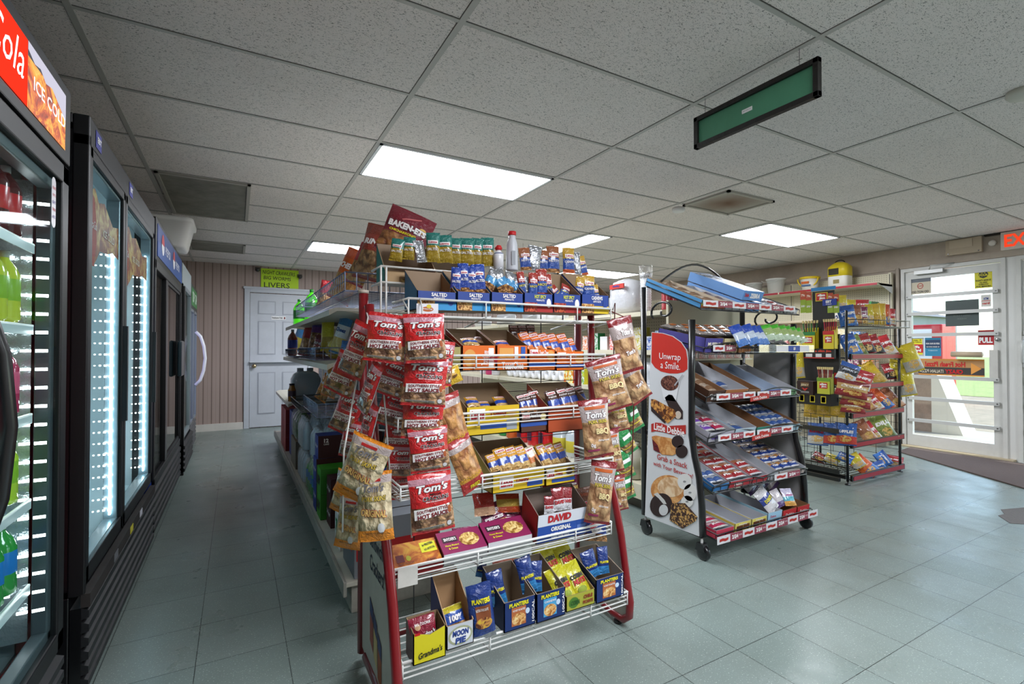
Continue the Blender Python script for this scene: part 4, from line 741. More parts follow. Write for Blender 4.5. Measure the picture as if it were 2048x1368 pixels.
# ---- hanging bag clusters, left of the rack ----
CAT = 'snack bag'; GL = 'bags hanging at the left of the front rack'
LB = [('tr0', 850, 676, 1.50, 82, 98, -3, -12, 'red cracklings bag at the top right of the hanging cluster, beside the shelf tag'),
 ('tr1', 773, 676, 1.55, 80, 98, 7, -18, 'red cracklings bag at the top centre of the hanging cluster, left of topmost bag'),
 ('tr2', 716, 700, 1.66, 62, 112, 22, -50, 'red cracklings bag angled sideways under the chrome basket at the cluster top left'),
 ('tr0', 690, 748, 1.74, 60, 84, 24, -35, 'red bag with large HOT lettering at the far left of the hanging cluster'),
 ('tr1', 850, 762, 1.54, 88, 100, 5, -14, 'red cracklings bag directly under the topmost right bag'),
 ('tr2', 884, 726, 1.60, 50, 90, 8, 5, 'red bag edge with pink clear strip poking out right of second row'),
 ('tr2', 785, 752, 1.63, 64, 80, 22, -24, 'red cracklings bag tilted under the top centre bag'),
 ('tr1', 740, 776, 1.60, 42, 112, 26, -70, 'orange-red bag seen edge-on in the middle of the hanging cluster'),
 ('tr0', 790, 816, 1.66, 66, 78, 18, -22, 'dark red bag third down in the middle of the hanging cluster'),
 ('tr2', 846, 834, 1.58, 84, 84, 3, -14, 'red cracklings bag third down on the right of hanging cluster'),
 ('tr0', 858, 898, 1.56, 80, 88, -4, -10, 'red cracklings bag fourth down on the right of hanging cluster'),
 ('tr2', 735, 860, 1.62, 40, 112, 18, -72, 'orange-red bag seen edge-on lower in the hanging cluster'),
 ('tr1', 696, 822, 1.76, 58, 92, 20, -40, 'red bag bulging at the far left, above the pork skins'),
 ('tr0', 703, 878, 1.74, 46, 76, 10, -45, 'small-looking red bag tucked behind the edge-on lower bag'),
 ('tr2', 797, 872, 1.68, 58, 66, 8, -15, 'shadowed red bag behind the fourth row, middle'),
 ('tr1', 803, 922, 1.66, 58, 66, 5, -12, 'shadowed red bag just under the middle one, above the lowest'),
 ('tr0', 806, 966, 1.70, 58, 64, 0, -12, 'lowest shadowed red bag in the middle, beside the big front bag'),
 ('tr0', 863, 1004, 1.44, 88, 116, -4, -6, 'large red cracklings bag hanging lowest at the front of cluster')]
for k, u, v, y, wp, hp, ro, yw, lb in LB: put(k, 'snack_bag', u, v, ('y', y), wp, hp, ro, yw, -4, lb, CAT, GL)
for u, v, y, wp, hp, ro, yw, lb in ((726, 938, 1.50, 92, 128, 20, -40, 'clear pork skin bag with orange ends, uppermost of four'), (690, 985, 1.62, 58, 84, 14, -50, 'clear pork skin bag at the far left, half behind the uppermost'), (750, 1012, 1.47, 72, 136, -3, -22, 'clear pork skin bag reading ORIGINAL, beside the red frame'), (700, 1044, 1.58, 58, 104, 6, -40, 'lowest clear pork skin bag, hanging over the soda boxes')):
    put('to', 'snack_bag', u, v, ('y', y), wp, hp, ro, yw, -3, lb, CAT, 'pork skin bags hanging at the left of the front rack')
put('ty', 'snack_bag', 905, 848, ('y', 1.60), 66, 122, -16, 10, -3, 'fried rind bag with yellow checks on red, upper of two', CAT)
put('ty', 'snack_bag', 932, 928, ('y', 1.58), 62, 112, -22, 12, -3, 'fried rind bag with yellow checks on red, lower of two', CAT)
put('yl', 'snack_bag', 903, 752, ('y', 1.64), 42, 34, -20, 0, -3, 'yellow bag corner sticking out behind the red cracklings', CAT)
# ---- right of the rack ----
GRR = 'bags hanging at the right of the front rack'
for k, u, v, y, wp, hp, ro, yw, lb in (('tm', 1250, 690, 1.60, 56, 112, -13, -15, 'clear rind bag with red top, highest of the right cluster'), ('tm', 1266, 758, 1.68, 50, 96, -28, -10, 'clear rind bag tilted behind, just below the highest right bag'),
 ('tb', 1218, 768, 1.56, 76, 108, -14, -20, 'barbecue pork rind bag, second from top of the right cluster'), ('tb', 1192, 856, 1.50, 64, 116, -6, -18, 'barbecue pork rind bag in the middle of the right cluster'), ('tb', 1234, 830, 1.62, 48, 66, -10, -15, 'rind bag bulging behind, between the upper and middle ones'),
 ('tb', 1225, 902, 1.60, 40, 84, -8, -15, 'dark rind bag behind, under the middle barbecue bag'), ('tb', 1201, 984, 1.50, 52, 124, 8, -30, 'lowest barbecue pork rind bag, in front of the red frame'), ('tb', 1240, 985, 1.66, 30, 70, -6, -15, 'rind bag half hidden behind the red frame tube')):
    put(k, 'snack_bag', u, v, ('y', y), wp, hp, ro, yw, -3, lb, CAT, GRR)
for u, v, ro, lb in ((1264, 832, -25, 'top'), (1250, 880, -30, 'second'), (1248, 928, -20, 'third'), (1250, 968, -14, 'lowest')): put('tg', 'snack_bag', u, v, ('y', 1.74), 36, 62, ro, -10, -3, 'green and clear snack bag right of the rack, %s of four' % lb, CAT, 'green bags hanging behind the right cluster')
# ---- top tier: teal carton, bottles, nuts ----
def crt(u0, u1, vb, hf, hb, dep, yf, face, side, label, texts=(), rects=(), tilt=0, lipcut=0, inner=None, group=None):
    p0, p1 = AY(u0, vb, yf), AY(u1, vb, yf); d = (depth(p0)+depth(p1))/2/F
    return carton(p0.x+.001, p1.x-.001, yf, dep, (p0.z+p1.z)/2, hf*d, hb*d, face, side, texts, rects, inner, tilt, label=label, group=group, lipcut=lipcut)
TEAL = card('1d7f78')
o = carton(.49, .70, 1.86, .13, 1.424, .045, .17, card('a9875a'), TEAL, [('SALTED', Wf, .55, .55, .35, .3)], [(.6, .2, .6, .3, art('3a2a18', 'a8884a', 'd8b870', 60))], label='teal-sided display carton of salted nuts on the very top tier')
o = carton(.705, .93, 1.86, .13, 1.424, .045, .13, TEAL, TEAL, [], [], label='teal display carton right of the first on the top tier')
GT = 'teal nut packets on the top tier'
item('teal', 'nut_packet', 'teal packet of salted nuts on the top tier, #', 'nut packet', GT, ('y', 1.90), [(794, 500, 26, 46, 8), (818, 497, 24, 46, 4), (866, 495, 28, 60, 0), (889, 498, 32, 56, -3), (912, 502, 22, 52, 3), (934, 503, 30, 54, 2), (953, 504, 24, 56, 6), (975, 504, 26, 58, 0)], -20, -3)
put('silv', 'nut_packet', 840, 503, ('y', 1.895), 26, 44, -12, 20, -5, 'silver back of a packet turned over among the teal packets', 'nut packet')
def vbottle(u, v0, v1, y, r, prof, mts, cap, nm_, label, cat='bottle'):
    p = AY(u, v1, y); d = depth(p)/F; h = (v1-v0)*d; ro = root(nm_, p, label, cat); b = B(); b.lathe([(r*a, h*t_) for a, t_ in prof], mts, n=18); b.build('bottle_body', ro); b = B(); b.lathe(cap(r, h), RD, n=14); b.build('cap', ro); return ro, r, h
ro, rr1, h1 = vbottle(1024, 463, 541, 1.88, .026, [(1, 0), (1.02, .03), (1, .5), (.95, .52), (.95, .66), (.72, .78), (.62, .82), (.6, .9)], m('c9ccd2', .35), lambda r, h: [(r*.68, h*.9), (r*.7, h*.92), (r*.7, h)], 'oil_bottle', 'tall white plastic bottle with a red cap on top tier')
b = B(); b.quad((-.016, -rr1*1.02, h1*.12), (.002, -rr1*1.04, h1*.12), (.002, -rr1*1.04, h1*.48), (-.016, -rr1*1.02, h1*.48), card('9a9da4')); b.build('label_panel', ro)
ro, r2_, h2_ = vbottle(997, 492, 540, 1.87, .022, [(1, 0), (1, .66), (.85, .7), (.5, .78), (.45, .86)], [m('e6e6ea', .3)]*1+[m('23407e', .3), m('e6e6ea', .3), m('e6e6ea', .3)], lambda r, h: [(r*.55, h*.82), (r*.75, h*.9), (r*.5, h*1.02)], 'spray_bottle', 'small bottle with blue label and red trigger cap on top tier')
GN = 'nut packets at the right of the top tier'
for k, u, v, wp, hp, ro, lb in (('alm', 1050, 518, 24, 46, -6, 'brown packet nearest the tall white bottle'), ('silv', 1068, 516, 30, 50, 8, 'silver packet back beside the brown nut packet on top tier'), ('alm', 1087, 522, 20, 44, 2, 'brown and blue packet third in the right group of the top tier'), ('alm', 1106, 519, 28, 54, 0, 'large brown packet with white ring in the top tier right group'), ('cash', 1137, 521, 26, 52, 0, 'golden cashew packet standing on the top tier'), ('silv', 1154, 527, 16, 46, -5, 'silver packet edge right of the golden cashew packet'), ('cash', 1165, 532, 18, 40, -14, 'golden packet leaning at the right end of the top tier')):
    put(k, 'nut_packet', u, v, ('y', 1.89), wp, hp, ro, -10, -4, lb, 'nut packet', GN)
carton(.945, 1.27, 1.86, .13, 1.424, .03, .07, KRAFT, KRAFT, label='plain brown carton tray holding bottles and nuts on top tier')
# ---- shelf 1: peanut cartons ----
NB = card('1f3f8f'); NUTA = art('6a3a18', 'c08a48', 'e8c080', 70)
for i, (u0, u1, c2, s, s2, ar) in enumerate(((834, 913, '2a8fc9', 'SALTED', 'PEANUTS', 0), (914, 981, '2a8fc9', 'SALTED', 'PEANUTS', 0), (982, 1047, '2a8fc9', 'SALTED', 'PEANUTS', 0), (1048, 1106, 'a8201f', 'HOT SPICY', 'PEANUTS', 1), (1107, 1162, 'a8201f', 'HOT SPICY', 'PEANUTS', 1), (1163, 1218, 'e0c020', 'CASHEWS', 'LIGHTLY SALTED', 0))):
    crt(u0, u1, 620+i*1.4, 37, 88, .15, 1.675, NB, card('1f6a9a') if i < 3 else NB, ['blue SALTED peanut carton, empty, leftmost on the first rack shelf', 'blue SALTED peanut carton, second from left on the first rack shelf', 'blue SALTED peanut carton, third from left on the first rack shelf', 'blue and red spicy nut carton, left one of the pair', 'blue and red spicy nut carton, right one of the pair', 'blue and yellow cashew carton at the right end of first rack shelf'][i],
        [(s, Wf if not ar else card('d8d840'), .55, .83, .2, .4, .03), (s2, Wf, .55, .64, .1, .28, .02)], [(.62, .2, .76, .4, card(c2)), (.22, .25, .44, .5, NUTA if not ar else art('5a120a', 'a83020', 'd86a40', 70)), (.85, .5, .16, .5, Wf if ar else NB, 'e')], group='nut cartons on the first shelf')
G1 = 'peanut packets on the first rack shelf'
item('pnut', 'nut_packet', 'dark blue peanut packet on the first rack shelf, #', 'nut packet', G1, ('y', 1.72), [(912, 560, 22, 52, 5), (927, 555, 22, 58, -2), (943, 560, 20, 56, 3), (957, 558, 28, 60, -4)], -12, -5)
item('lblue', 'nut_packet', 'light blue and clear peanut packet slumped in the third carton, #', 'nut packet', 'slumped light blue packets', ('y', 1.73), [(983, 560, 26, 50, 28), (1001, 562, 30, 50, -22), (1019, 565, 26, 46, 18), (1032, 573, 18, 42, -15)], 0, -12)
item('hots', 'nut_packet', 'red and blue spicy nut packet on the first shelf, #', 'nut packet', 'spicy nut packets on the first shelf', ('y', 1.72), [(1043, 568, 16, 50, -6), (1066, 570, 20, 50, 3), (1083, 566, 24, 56, 0), (1097, 572, 16, 48, -5)], -10, -5)
put('silv', 'nut_packet', 1054, 573, ('y', 1.735), 14, 40, 4, 10, -4, 'silver packet back between the red spicy nut packets', 'nut packet')
put('hots', 'nut_packet', 1112, 585, ('y', 1.73), 18, 30, -38, 0, -12, 'short spicy nut packet toppled to the left in its carton', 'nut packet'); put('hots', 'nut_packet', 1130, 583, ('y', 1.75), 22, 30, 22, 0, -12, 'short spicy nut packet toppled to the right in its carton', 'nut packet')
item('cash', 'nut_packet', 'golden cashew packet in the rightmost first-shelf carton, #', 'nut packet', 'cashew packets in the end carton', ('y', 1.73), [(1158, 577, 20, 48, 12), (1177, 575, 28, 48, 0), (1191, 588, 16, 38, -6)], -10, -5)
# ---- shelf 2 ----
OR = card('df6a16'); ORD_ = card('c0541a'); WAF = card('e0a050')
crt(874, 923, 740, 46, 74, .16, 1.66, card('a59a5c'), card('8a6a48'), 'olive-tan cracker carton at the left end of the second shelf', inner=card('7a6046'))
crt(924, 992, 741, 50, 86, .17, 1.66, OR, card('b83c18'), 'orange cracker carton, left of two, with a round cracker picture', [('Lance', card('c22436'), .86, .5, .6, .2, .03, 0, 1.4), ('ToastChee', Wf, .66, .5, .3, .4, .01, 0, 1.5)], [(.86, .5, .16, .8, Wf), (.22, .5, .38, .7, WAF, 'e')])
crt(993, 1056, 741, 50, 84, .17, 1.66, OR, card('c8601c'), 'orange cracker carton with square waffle pictures, right of two', [('ToastChee', Wf, .5, .2, .3, .7, .03)], [(.2, .7, .24, .4, WAF), (.42, .7, .22, .4, WAF), (.62, .7, .12, .5, Wf), (.84, .7, .14, .5, card('2a5ab0'))])
crt(1057, 1111, 741, 42, 52, .14, 1.655, OR, OR, 'low orange cracker carton holding upright packs on the second shelf', [('Lance', card('c22436'), .2, .85, .22, .26, .03), ('Toast Chee', Wf, .55, .85, .22, .34, .02)], [(.2, .85, .3, .3, Wf), (.82, .7, .3, .5, WAF, 'e'), (.5, .3, 1, .16, card('2a5ab0'))])
crt(1112, 1168, 741, 38, 46, .14, 1.655, OR, OR, 'low orange cracker carton at the right end of the second shelf', [('Lance', card('c22436'), .2, .8, .22, .26, .03), ('Toast Chee', Wf, .55, .8, .22, .34, .02)], [(.2, .8, .3, .3, Wf), (.82, .6, .3, .5, WAF, 'e'), (.5, .25, 1, .16, card('2a5ab0'))])
item('pko', 'cracker_packet', 'orange cracker packet standing on the second shelf, #', 'cracker packet', 'orange packets on the second shelf', ('y', 1.73), [(1052, 686, 20, 36, -14), (1071, 687, 20, 36, -14), (1089, 688, 20, 36, -14), (1106, 690, 21, 38, -12), (1127, 690, 21, 38, -12), (1143, 696, 17, 32, -12)], -10, -25)
item('pkd', 'cracker_packet', 'dark red cracker packet behind the orange ones, #', 'cracker packet', 'dark packets on the second shelf', ('y', 1.82), [(1027, 667, 17, 26, 0), (1044, 667, 17, 26, 0), (1061, 667, 17, 26, 0)], -10, -15)
put('pky', 'cracker_packet', 940, 684, ('y', 1.74), 34, 26, 0, 0, -60, 'yellow-topped cracker pack lying in the left orange carton', 'cracker packet'); put('pks', 'cracker_packet', 958, 680, ('y', 1.78), 22, 24, 20, 0, -60, 'grey-brown cracker pack lying in the left orange carton', 'cracker packet')
put('pko', 'cracker_packet', 1004, 688, ('y', 1.75), 30, 24, 0, 0, -60, 'orange cracker pack lying in the waffle-picture carton', 'cracker packet'); put('pkb', 'cracker_packet', 888, 688, ('y', 1.74), 26, 22, 0, 0, -50, 'brown cracker pack lying in the olive-tan carton', 'cracker packet')
# ---- shelf 3 ----
YC = card('d8b41c')
crt(932, 1040, 868, 56, 96, .17, 1.63, YC, card('b87a20'), 'yellow cracker carton with large lettering on the third shelf', [('Lance', card('c22436'), .2, .72, .3, .24, .03, .2), ('Toasty', card('a8321c'), .58, .74, .26, .34, .05)], [(.2, .72, .28, .4, Wf), (.5, .28, .5, .16, card('2a4fa0')), (.84, .3, .2, .36, card('9aa0a8')), (.84, .72, .16, .3, card('d8a85a'), 'e')])
item('pky', 'cracker_packet', 'round-cracker packet lying inside the yellow third-shelf carton, #', 'cracker packet', 'packets in the yellow carton', ('y', 1.74), [(944, 806, 24, 24, 0), (968, 812, 22, 16, 0), (1002, 806, 26, 26, 0)], 0, -55)
crt(1041, 1094, 864, 40, 44, .14, 1.625, card('5a3526'), card('4a2a1e'), 'low brown peanut butter cracker carton in the middle of third shelf', [('Lance', card('c22436'), .2, .82, .2, .26, .03), ('Peanut Butter', Wf, .58, .82, .18, .4, .02)], [(.2, .82, .3, .28, Wf), (.5, .4, 1, .2, card('2a4fa0')), (.85, .75, .24, .3, CRM, 'e')])
item('pkb', 'cracker_packet', 'brown cracker packet in the middle third-shelf carton, #', 'cracker packet', 'brown packets mid third shelf', ('y', 1.71), [(1044, 808, 16, 30, -14), (1056, 806, 16, 32, -14), (1071, 803, 22, 36, -12)], -10, -25)
crt(1095, 1180, 862, 52, 92, .16, 1.62, card('a8441c'), card('c04a20'), 'orange-red cracker carton with dark packets at right of third shelf')
item('pkb', 'cracker_packet', 'dark brown cracker packet in the right third-shelf carton, #', 'cracker packet', 'dark packets in the right carton', ('y', 1.71), [(1106, 805, 22, 38, -12), (1127, 800, 22, 38, -12), (1144, 797, 21, 38, -12), (1160, 794, 20, 36, -12)], -10, -25)
# ---- shelf 4 ----
crt(984, 1090, 980, 36, 84, .19, 1.60, YC, card('b89c3a'), 'yellow and tan cracker carton with packets on the fourth shelf', [('Lance', card('c22436'), .26, .5, .4, .22, .03, .2), ('Toasty', card('a8321c'), .55, .5, .4, .26, .04)], [(.26, .5, .26, .6, Wf), (.8, .3, .3, .3, card('2a4fa0'))])
item('pky', 'cracker_packet', 'yellow and blue cracker packet in the left fourth-shelf carton, #', 'cracker packet', 'packets in the left fourth-shelf carton', ('y', 1.68), [(985, 928, 18, 30, -14), (1005, 921, 24, 40, -14), (1024, 918, 24, 40, -14), (1043, 916, 22, 40, -14)], -10, -30)
put('pkc', 'cracker_packet', 1064, 915, ('y', 1.68), 24, 46, -20, -10, -25, 'cream and orange cracker packet beside the yellow ones', 'cracker packet')
crt(1091, 1150, 968, 34, 60, .17, 1.60, YC, card('c8a020'), 'bright yellow cracker carton at right of the fourth shelf', [('Lance', card('c22436'), .16, .65, .3, .24, .03, .2), ('Toasty', card('a8321c'), .45, .65, .3, .26, .04)], [(.16, .65, .26, .5, Wf), (.6, .25, .8, .2, card('2a4fa0')), (.8, .7, .24, .4, card('5a3a20'), 'e')])
item('pky', 'cracker_packet', 'yellow and blue cracker packet in the right fourth-shelf carton, #', 'cracker packet', 'packets in the right fourth-shelf carton', ('y', 1.68), [(1086, 912, 18, 38, -16), (1103, 911, 19, 38, -16), (1121, 909, 19, 38, -14)], -10, -28)
# ---- shelf 5 ----
def tray5(u0, u1, vf, face_d, h, yf, top, front, side, label, tt=(), shapes=(), tilt=28):
    """closed carton whose printed lid faces up and forward"""
    p0, p1 = AY(u0, vf, yf), AY(u1, vf, yf); w = p1.x-p0.x; b = B(); t_ = math.radians(tilt); c, s_ = math.cos(t_), math.sin(t_)
    A = [(-w/2, 0, 0), (w/2, 0, 0), (w/2, 0, h), (-w/2, 0, h)]; Bk = [(x, face_d*c, 0 if z == 0 else h+face_d*s_) for x, y, z in A]
    b.add([*A, *Bk], [(0, 1, 2, 3), (5, 4, 7, 6), (4, 0, 3, 7), (1, 5, 6, 2), (3, 2, 6, 7), (4, 5, 1, 0)], [front, side, side, side, top, side])
    xd = XP; yd = Vector((0, c, s_)); o0 = Vector((0, 0, h)); nn = xd.cross(yd)
    for (fx, fy, ww, hh, mt, *k) in shapes:
        cc = o0+xd*((fx-.5)*w)+yd*(fy*face_d)+nn*.0008; n = 14 if k else 4
        b.poly([cc+xd*(ww*w/2*a)+yd*(hh*face_d/2*q) for a, q in (((-1, -1), (1, -1), (1, 1), (-1, 1)) if n == 4 else [(math.cos(2*PI*g/n), math.sin(2*PI*g/n)) for g in range(n)])], mt)
    for (s, mt, fx, fy, hh, ww, *o) in tt: b.text(s, mt, o0+xd*((fx-.5)*w)+yd*(fy*face_d), xd, yd, hh*face_d, ww*w, o[0] if o else .02, 0, .0022, o[1] if len(o) > 1 else 0)
    ob = b.build('snack_carton'); ob.location = ((p0.x+p1.x)/2, yf, (p0.z+p1.z)/2); return tag(ob, label, 'carton')
p5 = art('a8541c', 'c8742a', 'd8a23a', 18)
tray5(790, 886, 1150, .10, .032, 1.56, p5, card('8a1418'), card('8a1418'), 'orange protein bar carton with a yellow flash, left on the fifth shelf', [('6g PROTEIN', K_, .8, .75, .13, .24, .03, .2), ('NO ARTIFICIAL', K_, .82, .58, .09, .24, .02, .2), ('CRISPY CRUNCHY', card('5a1c14'), .25, .15, .08, .34), ('15 BARS', card('5a1c14'), .78, .12, .08, .2)], [(.8, .66, .34, .42, card('e0dc2a')), (.16, .38, .16, .3, card('6a1420')), (.33, .35, .1, .22, card('b8b428'), 'e')])
MG = card('8a1450'); PZ = art('8a5a20', 'd8b060', 'f0d898', 60)
for i, (u0, u1, vf, lb) in enumerate(((888, 975, 1122, 'maroon pretzel pieces carton, left of the pair on the fifth shelf'), (977, 1064, 1097, 'maroon pretzel pieces carton, right of the pair on the fifth shelf'))):
    tray5(u0, u1, vf, .095, .036, 1.56, MG, card('c9c8cc'), card('5a1034'), lb, [("SNYDER'S", Wf, .25, .62, .14, .28, .03, .0), ('Honey Mustard', YL, .25, .33, .1, .3, .02), ('& Onion', YL, .25, .2, .09, .2, .02)], [(.25, .62, .34, .26, card('3a1a2a')), (.68, .5, .46, .6, PZ, 'e')])
crt(1072, 1172, 1078, 58, 84, .12, 1.555, card('1f4aa0'), card('a81a22'), 'red white and blue DAVID seed carton on the fifth shelf', [('DAVID', card('b8202a'), .42, .82, .26, .46, .06), ('ORIGINAL', Wf, .46, .45, .16, .4, .05), ('SALTED & ROASTED', Wf, .46, .26, .09, .4, .02), ('SUNFLOWER SEEDS', Wf, .46, .14, .07, .36, .01)], [(.5, .8, 1, .42, card('dcdfe8')), (.88, .3, .18, .22, card('5a78bc'))], tilt=8, inner=card('8a7a70'))
bm('dav', .07, .1, .02, [(0, .5, foil('dcdce0')), (.5, 1, foil('8a1a22'))], seed=41, texts=[('DAVID', card('b8202a'), 0, .38, .16, .8, .05)]); bm('pret', .12, .14, .03, [(0, .3, PZ), (.3, 1, foil('7a1448'))], seed=42, texts=[('PIECES', Wf, 0, .42, .12, .8, .05), ("SNYDER'S", Wf, 0, .68, .1, .6, .03)]); bm('redb', .13, .16, .03, [(0, .35, foil('d8a884')), (.35, 1, foil('b8281c'))], seed=43); bm('orgb', .13, .14, .03, [(0, .3, foil('c84a1c')), (.3, .7, foil('d8b84a')), (.7, 1, foil('c84a1c'))], seed=44)
bm('chx', .15, .2, .045, [(0, .25, snack('b8844a', '5a3418')), (.25, .6, foil('2848a0')), (.6, 1, foil('6a3a1c'))], seed=45, texts=[('Chex', card('c02838'), 0, .56, .16, .7, .06, 0, .5, Wf), ('Mix', Wf, .05, .36, .14, .5, .06, 0, .4, card('2848a0')), ('CHEDDAR', card('a8522a'), 0, .8, .08, .7, .03)])
item('dav', 'seed_packet', 'seed packet standing in the DAVID carton, #', 'seed packet', 'seed packets', ('y', 1.60), [(1098, 1010, 22, 34, 4), (1117, 998, 28, 44, -4), (1134, 996, 22, 42, 6)], -10, -12)
for k, u, v, wp, hp, ro, lb in (('pret', 986, 1032, 52, 50, -12, 'maroon pretzel pieces bag leaning behind its carton, left one'), ('pret', 1024, 1034, 44, 44, 8, 'maroon pretzel pieces bag leaning behind its carton, right one'), ('redb', 968, 1008, 44, 44, 0, 'red snack pouch at the back of the fifth shelf'), ('orgb', 1016, 1006, 50, 36, 4, 'orange and yellow pouch at the back of the fifth shelf'), ('pret', 924, 1068, 40, 26, 0, 'maroon pretzel bag behind the left pretzel carton')):
    put(k, 'snack_bag', u, v, ('y', 1.70), wp, hp, ro, -8, -25, lb, CAT)
put('chx', 'snack_bag', 1176, 1008, ('y', 1.62), 50, 66, -6, -20, -12, 'blue and brown cereal snack mix bag, upper of two by red frame', CAT); put('chx', 'snack_bag', 1190, 1052, ('y', 1.585), 48, 56, 6, -20, -20, 'blue and brown cereal snack mix bag, lower of two by red frame', CAT)
put('redb', 'snack_bag', 1100, 968, ('y', 1.78), 40, 30, 0, 0, -10, 'orange-red bag hanging behind the DAVID carton', CAT); put('pret', 'snack_bag', 1135, 966, ('y', 1.76), 50, 30, 0, 0, -10, 'dark maroon bag behind the DAVID carton at its right', CAT)
# ---- shelf 6 (bottom) ----
crt(826, 892, 1322, 62, 72, .075, 1.475, card('dccf1c'), card('2a1a16'), 'yellow front cookie carton at the bottom left of the rack', [("Grandma's", K_, .52, .3, .2, .74, .02, .3, .12)], [(.12, .95, .16, .08, RD)], lipcut=.016)
bm('cook', .1, .1, .03, [(0, .45, snack('5a2c1c', '3a1a10', 60)), (.45, 1, foil('8a1430'))], seed=51, texts=[("Grandma's", Wf, .05, .42, .18, .8, .02, .3, .1, K_), ('BIG COOKIE', Wf, 0, .78, .08, .6)], rects=[(-.2, .7, .22, .2, card('c8a078'), 'e')])
put('cook', 'cookie_packet', 846, 1262, ('y', 1.50), 54, 56, -6, -8, -15, 'maroon wrapped cookie standing in the yellow front carton', 'cookie')
crt(893, 948, 1293, 46, 118, .15, 1.475, card('c9ccd4'), card('23306a'), 'navy and white moon pie carton beside the cookie carton', [('MOON', card('23408e'), .5, .62, .26, .6, .05, .1), ('PIE', card('23408e'), .5, .3, .26, .4, .05, .1)], [(.5, .5, .9, .8, card('a9ac8a'), 'e'), (.5, .5, .76, .64, Wt, 'e')], inner=card('b08c66'))
bm('moon', .1, .1, .035, [(0, .3, snack('c8a070', '9a7040')), (.3, .75, foil('2450a8')), (.75, 1, foil('c8b82a'))], seed=52, texts=[('100%', Wf, .1, .5, .25, .6, .05, .1)]); put('moon', 'moon_pie_packet'.replace('moon_pie', 'pie'), 905, 1237, ('y', 1.53), 50, 46, -8, -5, -30, 'blue and yellow wrapped round pie inside the navy carton', 'pie')
NV = card('16306a'); bm('plb', .085, .19, .035, [(0, .1, SILV), (.1, 1, foil('16357e'))], seed=53, texts=[('PLANTERS', YL, .0, .72, .09, .74, .05), ('NUTS & CHOCOLATE', Wf, 0, .56, .05, .5)], rects=[(.04, .5, .6, .26, card('8a4a28')), (.02, .32, .7, .2, art('5a2c18', 'c88a4a', 'd8b83a', 50), 'e')]); bm('pls', .05, .12, .025, [(0, .3, foil('3a8ac8')), (.3, 1, foil('16357e'))], seed=54, texts=[('PLANTERS', YL, 0, .45, .09, .84, .04)])
put('plb', 'nut_packet', 962, 1222, ('y', 1.49), 52, 108, -6, -10, -4, 'navy nut and chocolate bag standing between cartons on bottom shelf', 'nut packet')
for i, (u0, u1, vb, hf, hb, lb, c2, s2) in enumerate(((1008, 1071, 1257, 58, 92, 'navy peanut carton, nearest the standing navy bag', 'b8683a', 'HONEY ROASTED'), (1073, 1131, 1238, 56, 90, 'navy carton with a pale blue cashew label on bottom shelf', '4a9fd0', 'CASHEWS'), (1192, 1248, 1199, 46, 74, 'navy peanut carton at the far right of the bottom shelf', 'b8683a', 'HONEY ROASTED'))):
    crt(u0, u1, vb, hf, hb, .17, 1.475, NV, card('12244e'), lb, [('PLANTERS', YL, .46, .86, .14, .62, .05), (s2, Wf, .46, .66, .07, .4, .02), ('100CAL', Wf, .92, .5, .1, .6, .02, 0, 1.57)], [(.46, .45, .46, .62, card(c2)), (.46, .34, .44, .42, art('a8642a', 'e0a860', 'f0d8a0', 50), 'e'), (.74, .55, .14, .2, card('c8dcf0'), 'e')], group='navy nut cartons on the bottom shelf', inner=card('9a8a78'))
crt(1132, 1190, 1216, 30, 84, .24, 1.475, card('a8a83a'), card('6a4a2a'), 'yellow-green corn nut carton on the bottom shelf', [('CORN', card('2a5a20'), .3, .5, .3, .3, .05), ('CHILE', card('8a2a18'), .75, .7, .24, .32, .05), ('PICANTE', card('8a2a18'), .75, .35, .22, .36, .05)], [(.26, .5, .34, .7, card('4a7a2a'), 'e')])
bm('corn', .06, .12, .028, [(0, .12, Wf), (.12, 1, foil('c2bc22'))], seed=55, texts=[('CORN', K_, 0, .6, .12, .7, .06), ('NUTS', card('b01c1c'), .05, .46, .14, .7, .07, .1)], rects=[(0, .25, .5, .18, card('8a9a2a'), 'e')])
for u, v, y, ro, lb in ((1122, 1172, 1.53, -14, 'front left'), (1152, 1162, 1.53, -14, 'front right'), (1097, 1128, 1.64, -14, 'back left'), (1130, 1118, 1.64, -14, 'back right')): put('corn', 'corn_nut_packet', u, v, ('y', y), 44, 74, ro, -8, -38, 'lime yellow corn nut packet, %s of four in the carton' % lb, 'corn nut packet', 'corn nut packets')
item('pls', 'nut_packet', 'navy nut packet leaning in a bottom-shelf carton, #', 'nut packet', 'navy packets on the bottom shelf', ('y', 1.56), [(993, 1175, 34, 64, -8), (1052, 1148, 34, 66, -10), (1072, 1152, 26, 56, 6), (1180, 1128, 32, 52, -12), (1206, 1120, 24, 50, 2)], -8, -14)
put('orgb', 'snack_bag', 1013, 1132, ('y', 1.72), 60, 26, 6, 0, -40, 'tan and navy pouch lying at the back of the bottom shelf', CAT); put('pls', 'nut_packet', 962, 1140, ('y', 1.72), 20, 26, 20, 0, -20, 'small dark nut packet at the back of the bottom shelf', 'nut packet')
